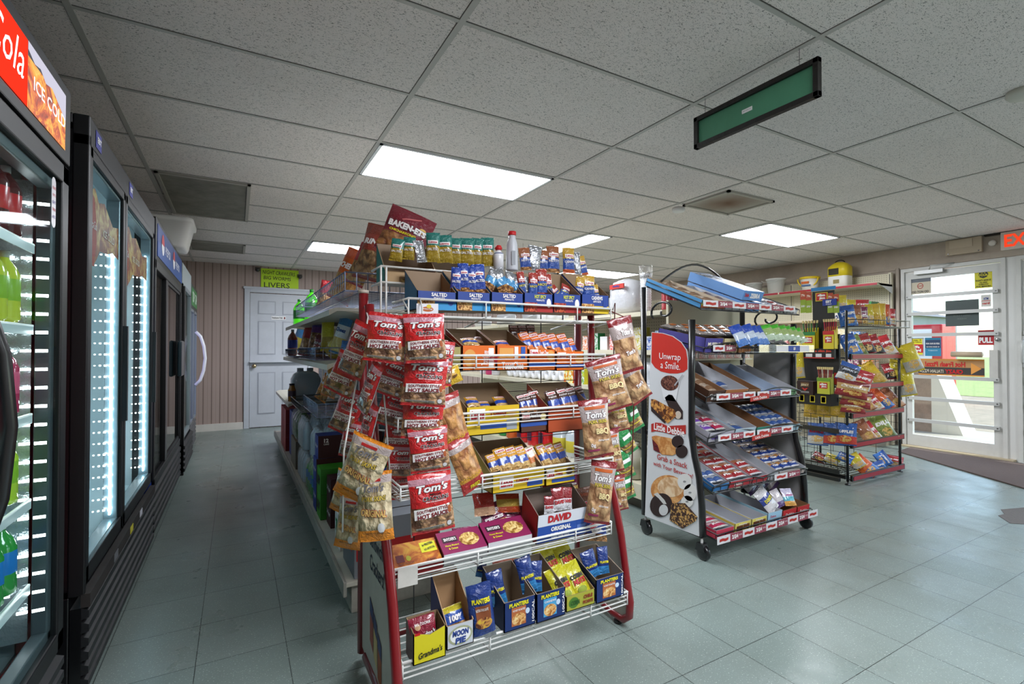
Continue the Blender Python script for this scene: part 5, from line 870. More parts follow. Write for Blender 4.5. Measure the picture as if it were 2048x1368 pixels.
# ================= drinks aisle goods =================
def bagp(key, c1, c2, c3=None, s=None, w=.2, h=.27, d=.06, sn=None, seed=1, sc=None, band=.45):
    bm(key, w, h, d, [(0, .06, foil(c1)), (.06, band, sn or foil(c3 or c1)), (band, .8, foil(c2)), (.8, 1, foil(c1))], seed=seed, texts=[(s, sc or Wf, 0, .66, .11, .76, .05, .1, 0)] if s else [])
bagp('chs', 'c8501c', 'd8601c', s='CHEESE', sn=snack('d8a860', 'a86a2a'), seed=61, band=.5); bagp('rnd', '8a3a2a', 'a04030', s='RINDS', sn=snack('b89060', '6a4a30'), seed=62, band=.5); bagp('blw', '3a7ab0', 'dfe6ea', s='Cheez', sn=foil('d8c060'), seed=63, sc=card('2a4a8a')); bagp('org', 'd8742a', 'e08a30', s='HOT', sn=snack('c88a40', '7a4a20'), seed=64, band=.35)
bagp('ylw', 'd8c02a', 'e0cc30', c3='b89a20', seed=65); bagp('pur', '5a3a9a', '7a3a90', sn=snack('b88a50', '6a4a20'), seed=66, band=.6); bagp('rdw', 'b8202a', 'c83038', sn=snack('d0a060', '8a5a30'), seed=67, band=.55); bagp('blu2', '2a6ab8', '3a80c8', c3='d8c04a', seed=68)
put('bk', 'snack_bag', 812, 470, ('y', 2.02), 96, 100, 22, -12, -6, 'large maroon bag standing tilted at the very top of the rack', CAT)
put('rnd', 'snack_bag', 752, 506, ('x', .60), 72, 116, 14, -40, -8, 'brown rind bag leaning behind the teal carton on the chrome basket', CAT); put('rdw', 'snack_bag', 724, 530, ('x', .56), 50, 86, 24, -50, -8, 'red-topped rind bag second in the long chrome basket', CAT); put('chs', 'snack_bag', 697, 552, ('x', .54), 62, 110, 24, -50, -8, 'orange CHEESE puff bag third in the long chrome basket', CAT)
put('rdw', 'snack_bag', 650, 590, ('x', .52), 26, 60, 10, -30, -6, 'small red and silver bag at the far end of the chrome basket', CAT)
for u, v, k, wp, hp, ro, lb in ((601, 672, 'blu2', 30, 62, 18, 'blue bag furthest along the middle shelf'), (617, 680, 'rdw', 36, 66, 10, 'clear and red bag second from far on the middle shelf'), (634, 672, 'pur', 34, 60, 6, 'purple and brown bag mid-way on the middle shelf'), (640, 695, 'rnd', 38, 48, 12, 'brown clear bag lying low on the middle shelf'), (655, 672, 'ylw', 32, 60, -4, 'yellow bag on the middle shelf of drinks aisle'), (668, 700, 'ylw', 42, 34, 40, 'yellow bag lying flat in the nearer middle basket'), (682, 672, 'blw', 34, 74, 16, 'white and blue bag at the near end of the middle shelf'), (692, 700, 'blu2', 30, 36, 10, 'blue bag lying beside the white and blue one')):
    put(k, 'snack_bag', u, v, ('x', .60), wp, hp, ro, -50, -8, lb, CAT)
for u, v, wp, hp, ro, lb in ((664, 762, 40, 66, 14, 'orange bag in the low basket, right one'), (650, 776, 34, 54, 24, 'orange and clear bag in the low basket, left one')): put('org', 'snack_bag', u, v, ('x', .56), wp, hp, ro, -55, -8, lb, CAT)
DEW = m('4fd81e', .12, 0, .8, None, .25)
for u, v0, v1, lb in ((598, 588, 642, 'front'), (623, 590, 640, 'back')):
    p = AX(u, v1, .56); d = depth(p)/F; bottle('soda_bottle', (p.x, p.y, 1.389), .055, .29, DEW, m('1f8a2a', .3), m('1f6a2a', .35, 0, 0, None, .05), 'bright green soda bottle on the top shelf end, %s of two' % lb, 'green soda bottles', neck=.25)
p = AX(585, 706, .48); bottle('soda_bottle', (p.x, p.y, 1.099), .045, .26, m('6a2418', .12, 0, .8), m('9aa0a8', .4), m('2a3a8a', .35), 'red-brown bottle with a blue label at the far end of middle shelf')
# water jug, jar
r = root('water_jug', (.60, 5.25, .669), 'clear blue-grey water jug with two humps on the lower shelf', 'jug'); b = B(); JW = m('b4c4d0', .15, 0, .6)
loops(b, [rr_loop(.13, .1, 0), rr_loop(.135, .105, .05), rr_loop(.135, .105, .2), rr_loop(.11, .09, .255), rr_loop(.07, .06, .28)], JW, cap1=True); b.build('jug_body', r)
for x in (-.05, .04): b = B(); b.lathe([(.03, .275), (.03, .31)], m('a8b4be', .4), (x, 0, 0), 12); b.build('cap', r)
bottle('sauce_jar', (.46, 5.08, .669), .035, .17, m('a8742a', .2, 0, .6), m('2a2a30', .4), m('5a4a5a', .4), 'amber jar with a dark cap beside the water jug', neck=.6)
WB = m('cfe4f4', .15, 0, .6); WBd = m('4a8ac0', .2, 0, .5)
def wrap_pack(name, x0, x1, y0, y1, z0, h, nx, ny, col, cap, label, lab=None, text=None):
    base = ((x0+x1)/2, (y0+y1)/2, z0); r = root(name, base, label, 'drink pack'); rx = (x1-x0)/nx; ry = (y1-y0)/ny; b = B(); q = min(rx, ry)/2*.96
    for i in range(nx):
        for j in range(ny):
            c = (x0-base[0]+(i+.5)*rx, y0-base[1]+(j+.5)*ry, .003); b.lathe([(q*.9, 0), (q, h*.05), (q, h*.35), (q*1.0, h*.36), (q, h*.6), (q*.9, h*.7), (q*.35, h*.88), (q*.35, h*.9)], [col, col, lab or col, lab or col, col, col, col], c, 10)
            b.lathe([(q*.4, h*.9), (q*.4, h*.97)], cap, c, 8)
    b.build('bottles', r); o = r.children[0]; o['kind'] = 'stuff' if nx*ny > 100 else 'part'; del o['kind']
    a, c = (x1-x0)/2, (y1-y0)/2; b = B(); rr_ = random.Random(nx*7+ny)
    L = []
    for z, s_ in ((0, .97), (h*.1, 1), (h*.5, 1.0), (h*.72, .99), (h*.9, .93), (h*.99, .82)): L.append([(x+rr_.uniform(-.003, .003), y+rr_.uniform(-.003, .003), zz) for x, y, zz in rr_loop(a*s_, c*s_, z, 8, .03)])
    loops(b, L, FILM, cap1=True); f = b.build('plastic_wrap', r)
    if text: b = B(); b.box((-.02, -c-.001, h*.42), (2*a*.7, .002, h*.5), card('a9c0cc')); b.poly([(-.08+.035*math.cos(g*PI/8), -c-.003, h*.5+.018*math.sin(g*PI/8)) for g in range(16)], card('1c3a8a')); b.text('Great Value', Wf, (-.08, -c-.003, h*.5), XP, ZP, .01, .055, .02); b.text(text, card('23407e'), (.05, -c-.0025, h*.42), XP, ZP, .02, .12, .02); b.box((-.155, -c-.001, h*.45), (.03, .003, h*.5), card('2a2c30')); b.build('pack_label', r)
    return r
DG = m('2c6a34', .15, 0, .7)
wrap_pack('soda_pack', .44, .86, 4.5, 4.9, .39, .25, 3, 3, DG, m('2a7a30', .4), 'shrink-wrapped pack of dark green soda bottles, furthest of packs', m('2a6a2c', .3)); solid_box('cardboard_tray', .44, .86, 4.5, 4.9, .152, .385, KRAFT, card('6a6258'), card('8a8070'), 'brown cardboard tray under the dark green soda pack', 'carton')
wrap_pack('water_pack', .44, .90, 4.0, 4.4, .395, .235, 6, 4, WB, m('c8d8e4', .4), 'shrink-wrapped water pack on top, farther of the upper two', None, 'drinking water'); wrap_pack('water_pack', .44, .90, 4.0, 4.4, .152, .235, 6, 4, WB, m('c8d8e4', .4), 'shrink-wrapped water pack under the farther upper one')
wrap_pack('water_pack', .47, .92, 3.5, 3.88, .395, .22, 6, 4, WB, m('c8d8e4', .4), 'shrink-wrapped water pack on top with a large label, nearer one', None, 'Purified Drinking Water'); wrap_pack('soda_pack', .44, .90, 3.5, 3.92, .152, .235, 4, 4, m('3a9a4a', .15, 0, .7), m('c8e0c8', .4), 'wrapped pack of clear and green soda bottles on the deck', m('2c7fc0', .3))
MB_ = card('3f1216'); BB_ = card('1c3a94'); GB_ = card('3f9a24')
solid_box('soda_case', .45, .85, 3.28, 3.42, .48, .62, card('25409a'), MB_, BB_, 'maroon and blue 12-pack soda case on top of the stack', 'soda case', None, [('12', Wf, .12, .78, .18, .07, .04), ('CANS', Wf, .12, .62, .08, .08), ('Dr Pepper', Wf, .62, .45, .3, .6, .03, .3)], st=[('Dr Pepper', Wf, .5, .5, .2, .7)])
for i, (y0, z0, fr, sd, lb) in enumerate(((3.28, .33, MB_, BB_, 'maroon and blue soda case second down in the far stack'), (3.28, .152, MB_, BB_, 'maroon and blue soda case at the bottom of the far stack'))): solid_box('soda_case', .44, .84, y0, y0+.14, z0, z0+(.148 if i == 0 else .175), card('25409a'), fr, sd, lb, 'soda case', None, [('Dr Pepper', Wf, .6, .5, .3, .6, .03, .3)], st=[('Dr Pepper', Wf, .5, .5, .2, .7)])
for i, z0 in enumerate((.152, .302)): solid_box('soda_case', .44, .84, 3.10, 3.25, z0, z0+.148, GB_, card('2a7a1c'), GB_, 'green and black soda case by the deck edge, %s one' % ('lower', 'upper')[i], 'soda case', None, [('MTN DEW', K_, .3, .5, .4, .4, .05, .2)], st=[('DEW', K_, .5, .5, .4, .8, .05, .3)])
for i, z0 in enumerate((.152, .29)): solid_box('soda_case', .47, .87, 2.93, 3.07, z0, z0+.137, MB_, MB_, MB_, 'dark maroon soda case with vertical lettering, %s one' % ('lower', 'upper')[i], 'soda case', None, [('Dr Pepper', Wf, .5, .5, .3, .6, .03, .3)], st=[('Dr Pepper', Wf, .5, .5, .24, .8)])
for i, z0 in enumerate((.152, .31)): solid_box('soda_case', .50, .90, 2.76, 2.9, z0, z0+.157, card('2a4ab0'), BB_, BB_, 'plain blue soda case behind the hanging pork skins, %s one' % ('lower', 'upper')[i], 'soda case', None, [('PEPSI', Wf, .5, .6, .3, .5, .05)], st=[('PEPSI', Wf, .5, .85, .1, .6)])
solid_box('soda_case', .46, .80, 2.58, 2.73, .152, .32, card('e0e0e0'), card('d8d8d8'), card('e6e6e6'), 'white and green soda case low on the deck', 'soda case', st=[('7UP', card('1f8a3a'), .5, .6, .4, .7, .06)])
solid_box('soda_case', .46, .86, 2.24, 2.5, .152, .40, card('70747c'), card('8a8e96'), card('70747c'), 'grey case with a red stripe at the near end of the deck', 'soda case', None, [('I', RD, .5, .45, .3, .96, .3)], st=[('COLA', RD, .5, .5, .2, .6, .05)])
for i in range(2):
    for j in range(3): solid_box('soda_case', .43, .83, 5.35+.3*i, 5.62+.3*i, .152+.137*j, .287+.137*j, card('a01c24'), card('8a1820'), card('a01c24'), 'red soda case far down the drinks aisle, %s stack, %s' % (('nearer', 'farther')[i], ('bottom', 'middle', 'top')[j]), 'soda case', 'red soda cases')
solid_box('soda_case', .46, .9, 4.98, 5.3, .152, .575, card('2a3f9a'), card('2a3f9a'), card('2a3f9a'), 'tall blue carton behind the dark green soda pack', 'carton')
# ================= household goods in the middle aisle =================
X2 = 2.62; PW = m('dfe2e8', .3, 0, .4, (26, .5)); TPW = m('e8eaee', .6, 0, .3, (30, .3))
def roll(x, y, z, rr_, h, label, grp, ax='z', mt=None):
    b = B(); b.lathe([(rr_*.35, 0), (rr_, .002), (rr_, h), (rr_*.35, h), (rr_*.35, h*.5)], mt or TPW, n=18); o = b.build('paper_roll'); o.location = (x, y, z)
    if ax == 'y': o.rotation_euler = (PI/2, 0, 0)
    if ax == 'x': o.rotation_euler = (0, -PI/2, 0)
    return tag(o, label, 'paper roll', grp)
z = 1.44
r = root('plate_pack', (X2+.12, 2.98, z), 'clear bag of white foam plates with a red label on top shelf', 'plates'); b = B(); b.lathe([(.06, 0), (.11, .03), (.125, .06), (.125, .2), (.10, .26), (.03, .29)], m('cfd0d4', .25, 0, .7, (20, .7)), sx=1, sy=1.25, n=20); b.build('plates', r); b = B(); b.box((-.128, -.02, .22), (.012, .16, .035), card('c83a30')); b.text('Hefty', card('2a3f9a'), (-.135, -.02, .22), -YP, ZP, .02, .08, .03); b.build('brand_label', r)
r = root('plate_pack', (X2+.1, 3.27, z), 'lower bag of white foam bowls beside the plates', 'bowls'); b = B(); b.lathe([(.05, 0), (.1, .02), (.11, .08), (.10, .15), (.03, .17)], PW, n=18); b.build('bowls', r)
r = root('cup_stack', (X2+.03, 2.685, z), 'tall stack of white foam cups in a clear sleeve', 'cups'); b = B(); pr = [(.034, 0)]
for k in range(13): pr += [(.036, .004+.019*k), (.041, .017+.019*k), (.041, .020+.019*k)]
b.lathe(pr, m('e6e8ec', .4), n=18); b.build('cups', r); b = B(); b.lathe([(.042, 0), (.044, .25), (.05, .30), (.046, .335), (.052, .345)], FILM, n=18); b.build('sleeve', r); b = B(); b.lathe([(.043, .26), (.0445, .29)], art('e6e8ec', 'e6e8ec', '7a6a3a', 60), n=18); b.build('printed_band', r)
for k in range(4):
    r = root('cup_stack', (2.68+.07*k, 2.52, z+.002), 'sleeve of red plastic cups on the top shelf, %s' % fl(k, 4), 'cups', 'red cup sleeves'); b = B(); pr = [(.026, 0)]
    for j in range(11): pr += [(.027, .003+.014*j), (.032, .012+.014*j)]
    b.lathe(pr, m('a8242c', .3, 0, .6), n=14); b.build('cups', r)
solid_box('napkin_pack', 2.97, 3.18, 2.46, 2.6, z+.0, z+.07, card('b8586a'), card('a84858'), card('a84858'), 'pink-red pack beside the cup sleeves', 'pack')
for k in range(3): bm('fo%d' % k, .34, .14, .12, [(0, 1, PW)], seed=70+k); 
for k, (y, lb) in enumerate(((5.55, 'farthest long white wrapped pack on the top household shelf'), (4.95, 'long white wrapped pack on the top household shelf, middle one'), (4.35, 'crinkled white wrapped pack on the top household shelf'))):
    o = inst(SZ['fo%d' % k][0], 'wrapped_pack', (X2+.08, y, z+.065), (0, 0, PI/2)); o.scale = (1.3, 1, .9); tag(o, lb, 'pack')
for k in range(3): roll(X2+.06, 3.8+.17*k, z, .06, .16, 'white paper towel roll upright on the top household shelf, %s' % fl(2-k, 3), 'paper towel rolls', 'z')
for k in range(9):
    y = 3.76+.125*k; roll(X2+.14, y, .921, .058, .12, 'white toilet roll lying on the lower household shelf, %s' % fl(8-k, 9), 'toilet rolls', 'x')
for k in range(3): bottle('spray_bottle', (X2+.03, 5.1+.16*k, .86), .05, .22, [m('d8d8e0', .3), m('d0407a', .3), m('e8e4ec', .3)][k], Wf, card('9a6ab0'), 'detergent bottle on the far household shelf, %s' % fl(2-k, 3), 'detergent bottles')
for k, (y, c1, c2) in enumerate(((3.62, 'd83a2a', 'e8d83a'), (3.46, 'e8e03a', '3aa04a'))): solid_box('food_box', X2, X2+.14, y-.07, y+.07, .861, .99, card(c1), card(c1), art(c1, c2, 'f0f0e0', 30), 'colourful red and yellow packet box on the shelf behind rack, %s' % ('farther', 'nearer')[k], 'box')
solid_box('food_box', X2, X2+.22, 4.2, 4.6, .50, .62, card('6a1418'), card('7a1a20'), card('8a1c22'), 'dark red box seen through the rack above the coffee cans', 'box')
for k in range(3): roll(X2+.1, 4.35+.2*k, .192, .075, .21, 'x', None)
for o in [o for o in bpy.data.objects if o.name.startswith('paper_roll') and o['label'] == 'x']: bpy.data.objects.remove(o)
for k in range(3):
    y = 4.05+.21*k; r = root('coffee_can', (X2+.05, y, .192), 'large red plastic coffee can on the bottom deck, %s' % fl(2-k, 3), 'coffee can', 'red coffee cans'); b = B(); b.lathe([(.08, 0), (.085, .01), (.085, .09), (.075, .11), (.085, .13), (.085, .2)], m('c4161c', .3, 0, .4), n=20); b.build('can', r); b = B(); b.lathe([(.087, .2), (.087, .215), (.07, .217)], m('a81218', .35), n=20); b.build('lid', r)
    b = B(); b.poly([(-.0865*math.cos(g*.1), -.0865*math.sin(g*.1), .05) for g in range(-5, 6)]+[(-.0865*math.cos(g*.1), -.0865*math.sin(g*.1), .16) for g in range(5, -6, -1)], card('4a1a3a')); b.build('can_label', r)
for k, (y, c_) in enumerate(((4.72, 'd8641c'), (4.9, '2aa04a'), (5.06, '2aa04a'))): bottle('detergent_jug', (X2+.04, y, .192), .07, .24, m(c_, .3), m(c_, .4), card(c_), ['orange jug left of the red coffee cans', 'green jug nearer the orange one on the deck', 'green jug at far end of the deck'][k], neck=.4, cat='jug')
for k, y in enumerate((3.83, 3.62)): bottle('vinegar_jug', (X2+.06, y, .192), .075, .29, m('c3cdd2', .15, 0, .6), Wf, card('c8b83a'), 'clear gallon jug with a yellow fruit label, %s of two' % ('farther', 'nearer')[k], 'vinegar jugs', neck=.3, labz=(.15, .5), cat='jug')
for k, y in enumerate((2.62, 2.8, 2.98)): bottle('milk_jug', (2.64, y, .192), .08, .27, m('ccc9b8', .35), m('d8d4c0', .4), card('c8c4b0'), 'cream gallon jug on the deck beside the snack cake rack, %s' % ('nearest', 'middle', 'farthest')[k], 'cream jugs', neck=.45, cat='jug')
q = B(); q.lathe([(.04, 0), (.04, .002)], card('23407e'), n=16); o = q.build('jug_sticker'); bpy.data.objects.remove(o)
for k, (y, zt) in enumerate(((2.75, .585), (2.98, .585), (3.22, .585))): solid_box('foil_tray', 2.62, 2.82, y-.1, y+.1, zt-.003, zt+.05, metal('c8ccd2', .3), metal('c8ccd2', .3), metal('b0b4ba', .3), 'stack of foil baking trays on the dark lower shelf, %s' % ('nearest', 'middle', 'farthest')[k], 'foil tray', 'foil trays')
for k, y in enumerate((2.72, 2.98)): solid_box('meat_tray', 2.62, 2.78, y-.1, y+.1, .861, .9, card('e8e8ea'), card('c8282c'), art('c8282c', 'e8e8ea', 'f4f4f4', 20), 'red and white box on the mid household shelf, %s' % ('nearer', 'farther')[k], 'box')
for k, y in enumerate((2.72, 2.95, 3.2)): bm('fb%d' % k, .2, .2, .08, [(0, 1, PW)], seed=80+k) or 0; o = inst(SZ['fb%d' % k][0], 'clear_pack', (2.70, y, 1.0), (0, 0, -PI/2)); tag(o, 'clear crinkled pack of cutlery hanging above the mid shelf, %s' % ('nearest', 'middle', 'farthest')[k], 'pack')
for k, (y, c1, hh) in enumerate(((2.56, '4a8ac8', .14), (2.66, '2a5ab0', .1), (2.78, 'c8b83a', .17), (2.92, '7a3a28', .12), (3.06, 'd83a2a', .13), (3.18, 'e8e8ea', .11), (3.3, '2a8a4a', .14), (3.42, 'd8742a', .12))): solid_box('medicine_box', 2.66, 2.74, y-.045, y+.045, 1.161, 1.161+hh, card(c1), card(c1), art(c1, 'e8e8e8', c1, 25), 'small %s packet box on the shelf behind the hanging rind bags' % ('sky blue', 'royal blue', 'yellow', 'brown', 'red', 'white', 'green', 'orange')[k], 'box')
# end-cap shelf of that gondola, seen through the snack cake rack
r = root('endcap_shelving', (2.95, 2.3, 0), 'cream end shelves seen between the snack cake trays', 'shelving'); setbase((2.95, 2.3, 0)); b = B(); b.bb(2.55, 3.35, 2.375, 2.395, .1, 1.5, m('cbc4ab', .5)); b.build('end_panel', r)
for zz in (1.10, .97): q = B(); q.bb(2.56, 3.34, 2.3, 2.374, zz-.012, zz, CREAM); q.build('shelf', r)
setbase(None)
for k in range(8): solid_box('candy_box', 2.58+.093*k, 2.665+.093*k, 2.305, 2.37, 1.101, 1.16, card('c8282c'), art('e8e4dc', 'c84a3a', 'e8e4dc', 40), card('d8d4cc'), 'small red-topped candy packet in a row on the end shelf, %s' % fl(k, 8), 'candy box', 'red-topped candy packets')
solid_box('candy_box', 2.66, 2.92, 2.305, 2.37, .971, 1.06, card('23409a'), card('23409a'), card('23409a'), 'blue candy bar carton on the lower end shelf', 'candy box', None, [('Almond Joy', card('dfe6f4'), .45, .5, .3, .6, .03)]); solid_box('candy_box', 2.58, 2.65, 2.305, 2.37, .971, 1.04, card('1a2248'), card('1a2248'), card('1a2248'), 'dark navy carton left of the blue candy carton', 'candy box')
# ================= snack cake rack =================
LX0, LX1, LY = 2.26, 3.24, 1.93
r = root('snack_cake_rack', (2.75, 2.1, 0), 'black wheeled snack cake rack with printed white side panels', 'display rack'); setbase((2.75, 2.1, 0))
PO = m('0e0e10', .35, 0, .4)
fp = [(1.93, 1.335), (1.935, 1.0), (1.935, .68), (1.915, .56), (1.885, .45), (1.868, .3), (1.862, .13)]
for x in (LX0, LX1):
    b = B(); b.tube([(x, y, z) for y, z in fp], .019, PO, 8); b.tube([(x, 2.31, .12), (x, 2.31, 1.56)], .018, PO, 8); b.tube([(x, 1.93, .66), (x, 2.31, .64)], .01, PO, 6); b.tube([(x, 1.865, .13), (x, 2.31, .13)], .014, PO, 6); b.build('post', r)
    for y in (1.87, 2.30):
        q = B(); M_ = Matrix.Translation((x, y-.01, .042)) @ Matrix.Rotation(PI/2, 4, 'Y'); w_ = B(); w_.lathe([(.03, -.014), (.041, -.01), (.042, .01), (.03, .014)], PO, n=18); w_.v = [tuple(M_ @ Vector(p)) for p in [tuple(Vector(p)) for p in w_.v]]
        w_.tube([(x, y, .06), (x, y, .12)], .008, STEEL); w_.prism([(x-.02, y-.035, .05), (x-.02, y+.03, .05), (x-.02, y+.02, .092), (x-.02, y-.02, .092)], (.04, 0, 0), PO); w_.build('caster', r)
def LP(u, v, dx=0): p = AX(u, v, 2.24); return Vector((2.24-dx, p.y, p.z))
top = [(1303, 664), (1325, 666), (1345, 672), (1362, 684), (1373, 700), (1376, 720)]
def panel(x, mt, nm):
    P = [AX(u, v, 2.24) for u, v in top]; Y = [(p.y, p.z) for p in P]+[(y+.012, z) for y, z in fp[2:]]+[(2.285, .12)]
    b = B(); b.prism([(x, y, z) for y, z in Y], (.006, 0, 0), mt); return b.build(nm, r)
pf = panel(2.24, m('cfd0d2', .35, 0, .2), 'printed_side_panel'); panel(3.255, m('9c9c9c', .45), 'side_panel')
def clip(u0, u1): pass
b = B(); RP = m('c42a1c', .4)
b.poly([LP(u, v, .001) for u, v in [(1304, 665), (1325, 667), (1345, 673), (1362, 685), (1372, 700), (1375, 718), (1375, 738), (1368, 744), (1355, 747), (1340, 747), (1322, 743), (1310, 735), (1303, 725)]], RP); b.build('red_header', pf)
def ltext(s, u, v, h, w, mt, bold=.01, rot=0, sh=0):
    q = B(); q.text(s, mt, LP(u, v, .002), -YP, ZP, h, w, bold, sh, .001, rot); q.build('print_'+'lettering', pf)
P2 = card('b0241c')
ltext('Unwrap', 1340, 715, .05, .165, Wf, 0, -.04); ltext('a Smile.', 1341, 731, .042, .15, Wf, 0, -.04)
ltext('Grab a Snack', 1344, 922, .034, .23, P2, .01, -.05); ltext('with Your Beverage!', 1345, 940, .034, .30, P2, .01, -.05)
ltext('Little Debbie', 1338, 859, .042, .235, Wf, .02, -.03)
def blob(name, pts, mt, dx=.0016): q = B(); q.prism([LP(u, v, dx) for u, v in pts], (-.0008, 0, 0), mt); q.build(name, pf)
def ell(u, v, a, c, n=24, ang=0, j=0): return [(u+a*math.cos(2*PI*k/n)*math.cos(ang)-c*math.sin(2*PI*k/n)*math.sin(ang)+(j if k % 2 else 0), v+a*math.cos(2*PI*k/n)*math.sin(ang)+c*math.sin(2*PI*k/n)*math.cos(ang)) for k in range(n)]
CHO = card('2a1614'); PAS = art('b8763a', 'c98c50', 'd8a468', 26); WHP = card('d8d6d2')
blob('ribbon', [(1303, 848), (1312, 845), (1322, 846), (1336, 852), (1352, 851), (1372, 850), (1372, 868), (1360, 870), (1345, 869), (1326, 864), (1312, 862), (1303, 864)], P2)
blob('cup_print', [(1321, 765), (1360, 760), (1352, 803), (1328, 800)], card('dcdcde')); blob('cola_print', ell(1340, 766, 18, 15, 20, .2), art('2a0e0a', '5a2a1c', '8a5a48', 60), .0026); blob('straw_print', [(1349, 770), (1366, 748), (1367, 750), (1351, 772)], card('a9a9ad'), .0036)
blob('roll_print', [(1330, 795), (1338, 789), (1345, 790), (1366, 822), (1366, 838), (1352, 838), (1343, 826)], CHO); blob('roll_cream_print', ell(1357, 830, 6, 8), card('c8b8a8'), .0026)
blob('wafer_print', [(1303, 798), (1311, 799), (1350, 820), (1353, 832), (1336, 847), (1303, 812)], art('4a2410', '9a5a28', 'd8a050', 34), .003); blob('wafer_base_print', [(1302, 805), (1336, 836), (1330, 847), (1303, 822)], CHO, .0022)
blob('pie_print', [(1304, 873), (1312, 871), (1340, 876), (1351, 880), (1352, 908), (1345, 911), (1324, 909), (1316, 897), (1306, 885)], PAS); blob('filling_print', [(1305, 878), (1316, 890), (1321, 906), (1308, 900)], art('3a0e14', '7a1c24', '4a1018', 50), .0026)
blob('donut_print', ell(1356, 883, 12, 12), CHO, .0026); blob('donut_print', ell(1364, 903, 12, 13), CHO, .0026)
blob('bun_print', ell(1336, 980, 34, 30, 24, .1), PAS); blob('icing_print', ell(1342, 974, 26, 20, 24, .1), art('c09468', 'd9b48c', 'e6cba8', 16), .0024)
for u, v, a_, c_ in ((1370, 963, 14, 16), (1381, 985, 13, 17), (1375, 1003, 12, 12)): blob('white_donut_print', ell(u, v, a_, c_), WHP, .003); blob('donut_hole_print', ell(u, v, 3, 2), card('8a8a8a'), .0036)
blob('cupcake_print', ell(1323, 1010, 22, 24, 24, .4), CHO, .0032); blob('cream_print', ell(1328, 1020, 9, 11), card('c8c8c8'), .004); blob('swirl_print', [(1308, 988), (1316, 985), (1330, 1000), (1334, 1008), (1328, 1008), (1318, 996)], card('c8c6c2'), .004)
blob('brownie_print', [(1344, 1006), (1371, 1006), (1396, 1034), (1392, 1042), (1366, 1057), (1340, 1040)], art('3a1e18', '3a1e18', 'd8a860', 60), .0034)
def lshelf(z0, yf, yb, rise, x0, x1, lip=.035, arcs=True, header=False):
    b = B()
    def Z(y): return z0+rise*(y-yf)/(yb-yf)
    for k in range(15): x = x0+(x1-x0)*k/14; b.tube([(x, yf-.004, z0+lip), (x, yf, z0), (x, yb, Z(yb))], .0024, PO, 4)
    for y in (yf, (yf+yb)/2, yb): b.tube([(x0, y, Z(y)), (x1, y, Z(y))], .004, PO, 5)
    b.tube([(x0, yb, Z(yb)+lip), (x0, yf, z0+lip), (x1, yf, z0+lip), (x1, yb, Z(yb)+lip)], .0035, PO, 5)
    if arcs:
        for a, c in ((x0, (x0+x1)/2), ((x0+x1)/2, x1)): b.tube([(a+(c-a)*k/12, yf-.006, z0+lip+.03*math.sin(PI*k/12)) for k in range(13)], .004, PO, 5)
    b.build('wire_tray', r)
LS = [(1.39, 1.87, 2.28, .17), (1.14, 1.88, 2.28, .08), (.862, 1.87, 2.28, .17), (.635, 1.86, 2.28, .16), (.365, 1.83, 2.28, .17), (.115, 1.80, 2.28, .05)]
for k, (z, yf, yb, ri) in enumerate(LS): lshelf(z, yf, yb, ri, 2.30 if k else 2.26, 3.20, .035, k not in (0, 5))
b = B()
b.tube([(2.285, 1.93, 1.335), (2.285, 1.93, 1.38), (2.285, 1.9, 1.4)], .01, PO); 
def scroll(cx, cy, cz, s_, par):
    q = B(); pts = [(cx, cy+s_*(.02+.09*t_/20)*math.cos(2.2*PI*t_/20+PI), cz+(.02+.05*t_/20)*math.sin(2.2*PI*t_/20+PI)) for t_ in range(21)]; q.tube(pts, .007, PO, 6); q.build('scroll', par)
scroll(2.27, 2.15, 1.4, -1, r); scroll(3.23, 2.1, 1.38, -1, r)
b = B(); b.tube([(x_, 2.28, 1.58+.16*math.sin(PI*(x_-2.35)/.75)) for x_ in [2.35+.75*k/14 for k in range(15)]], .007, PO, 6); b.build('top_arch', r)
PSW = card('d9d7da'); PSM = card('8e3a4a')
def strip(x0, x1, y, z, n, h=.036, tilt=0):
    q = B(); q.bb(x0, x1, y-.006, y-.004, z-h/2, z+h/2, PSW); w_ = (x1-x0)/n
    for k in range(n):
        c = x0+(k+.5)*w_
        if k % 2: q.bb(c-w_*.5, c+w_*.5, y-.007, y-.006, z-h/2, z+h/2, PSM); q.text('2/$4', Wf, (c-w_*.14, y-.0075, z), XP, ZP, h*.6, w_*.5, .04); q.text('PLUS TAX', Wf, (c+w_*.3, y-.0075, z+h*.1), XP, ZP, h*.2, w_*.24, .01)
        else: q.poly([(c+w_*.34*s_, y-.0072, z+dz) for s_, dz in ((-1, -.009), (-.3, -.006), (.3, -.011), (1, -.006), (1, .008), (.3, .004), (-.3, .009), (-1, .006))], P2)
    q.build('price_strip', r)
strip(2.27, 3.14, 1.865, 1.425, 7); strip(2.36, 2.56, 1.873, 1.172, 2); strip(2.37, 2.72, 1.86, .895, 3); strip(2.74, 3.08, 1.86, .893, 3); strip(2.37, 2.70, 1.85, .665, 3); strip(2.72, 3.08, 1.85, .665, 3); strip(2.84, 3.10, 1.82, .39, 2); strip(2.28, 3.24, 1.79, .125, 9, .042)
for zz, yy in ((.875, 1.858), (.645, 1.848)): q = B(); q.prism([(2.66, yy-.012, zz-.02), (2.84, yy-.012, zz-.008), (2.84, yy-.012, zz+.02), (2.66, yy-.012, zz+.006)], (0, .002, 0), P2); q.text('Little Debbie', Wf, (2.75, yy-.0135, zz), XP, ZP, .016, .13, .01, 0, .001, .06); q.build('shelf_tag', r)
setbase(None)
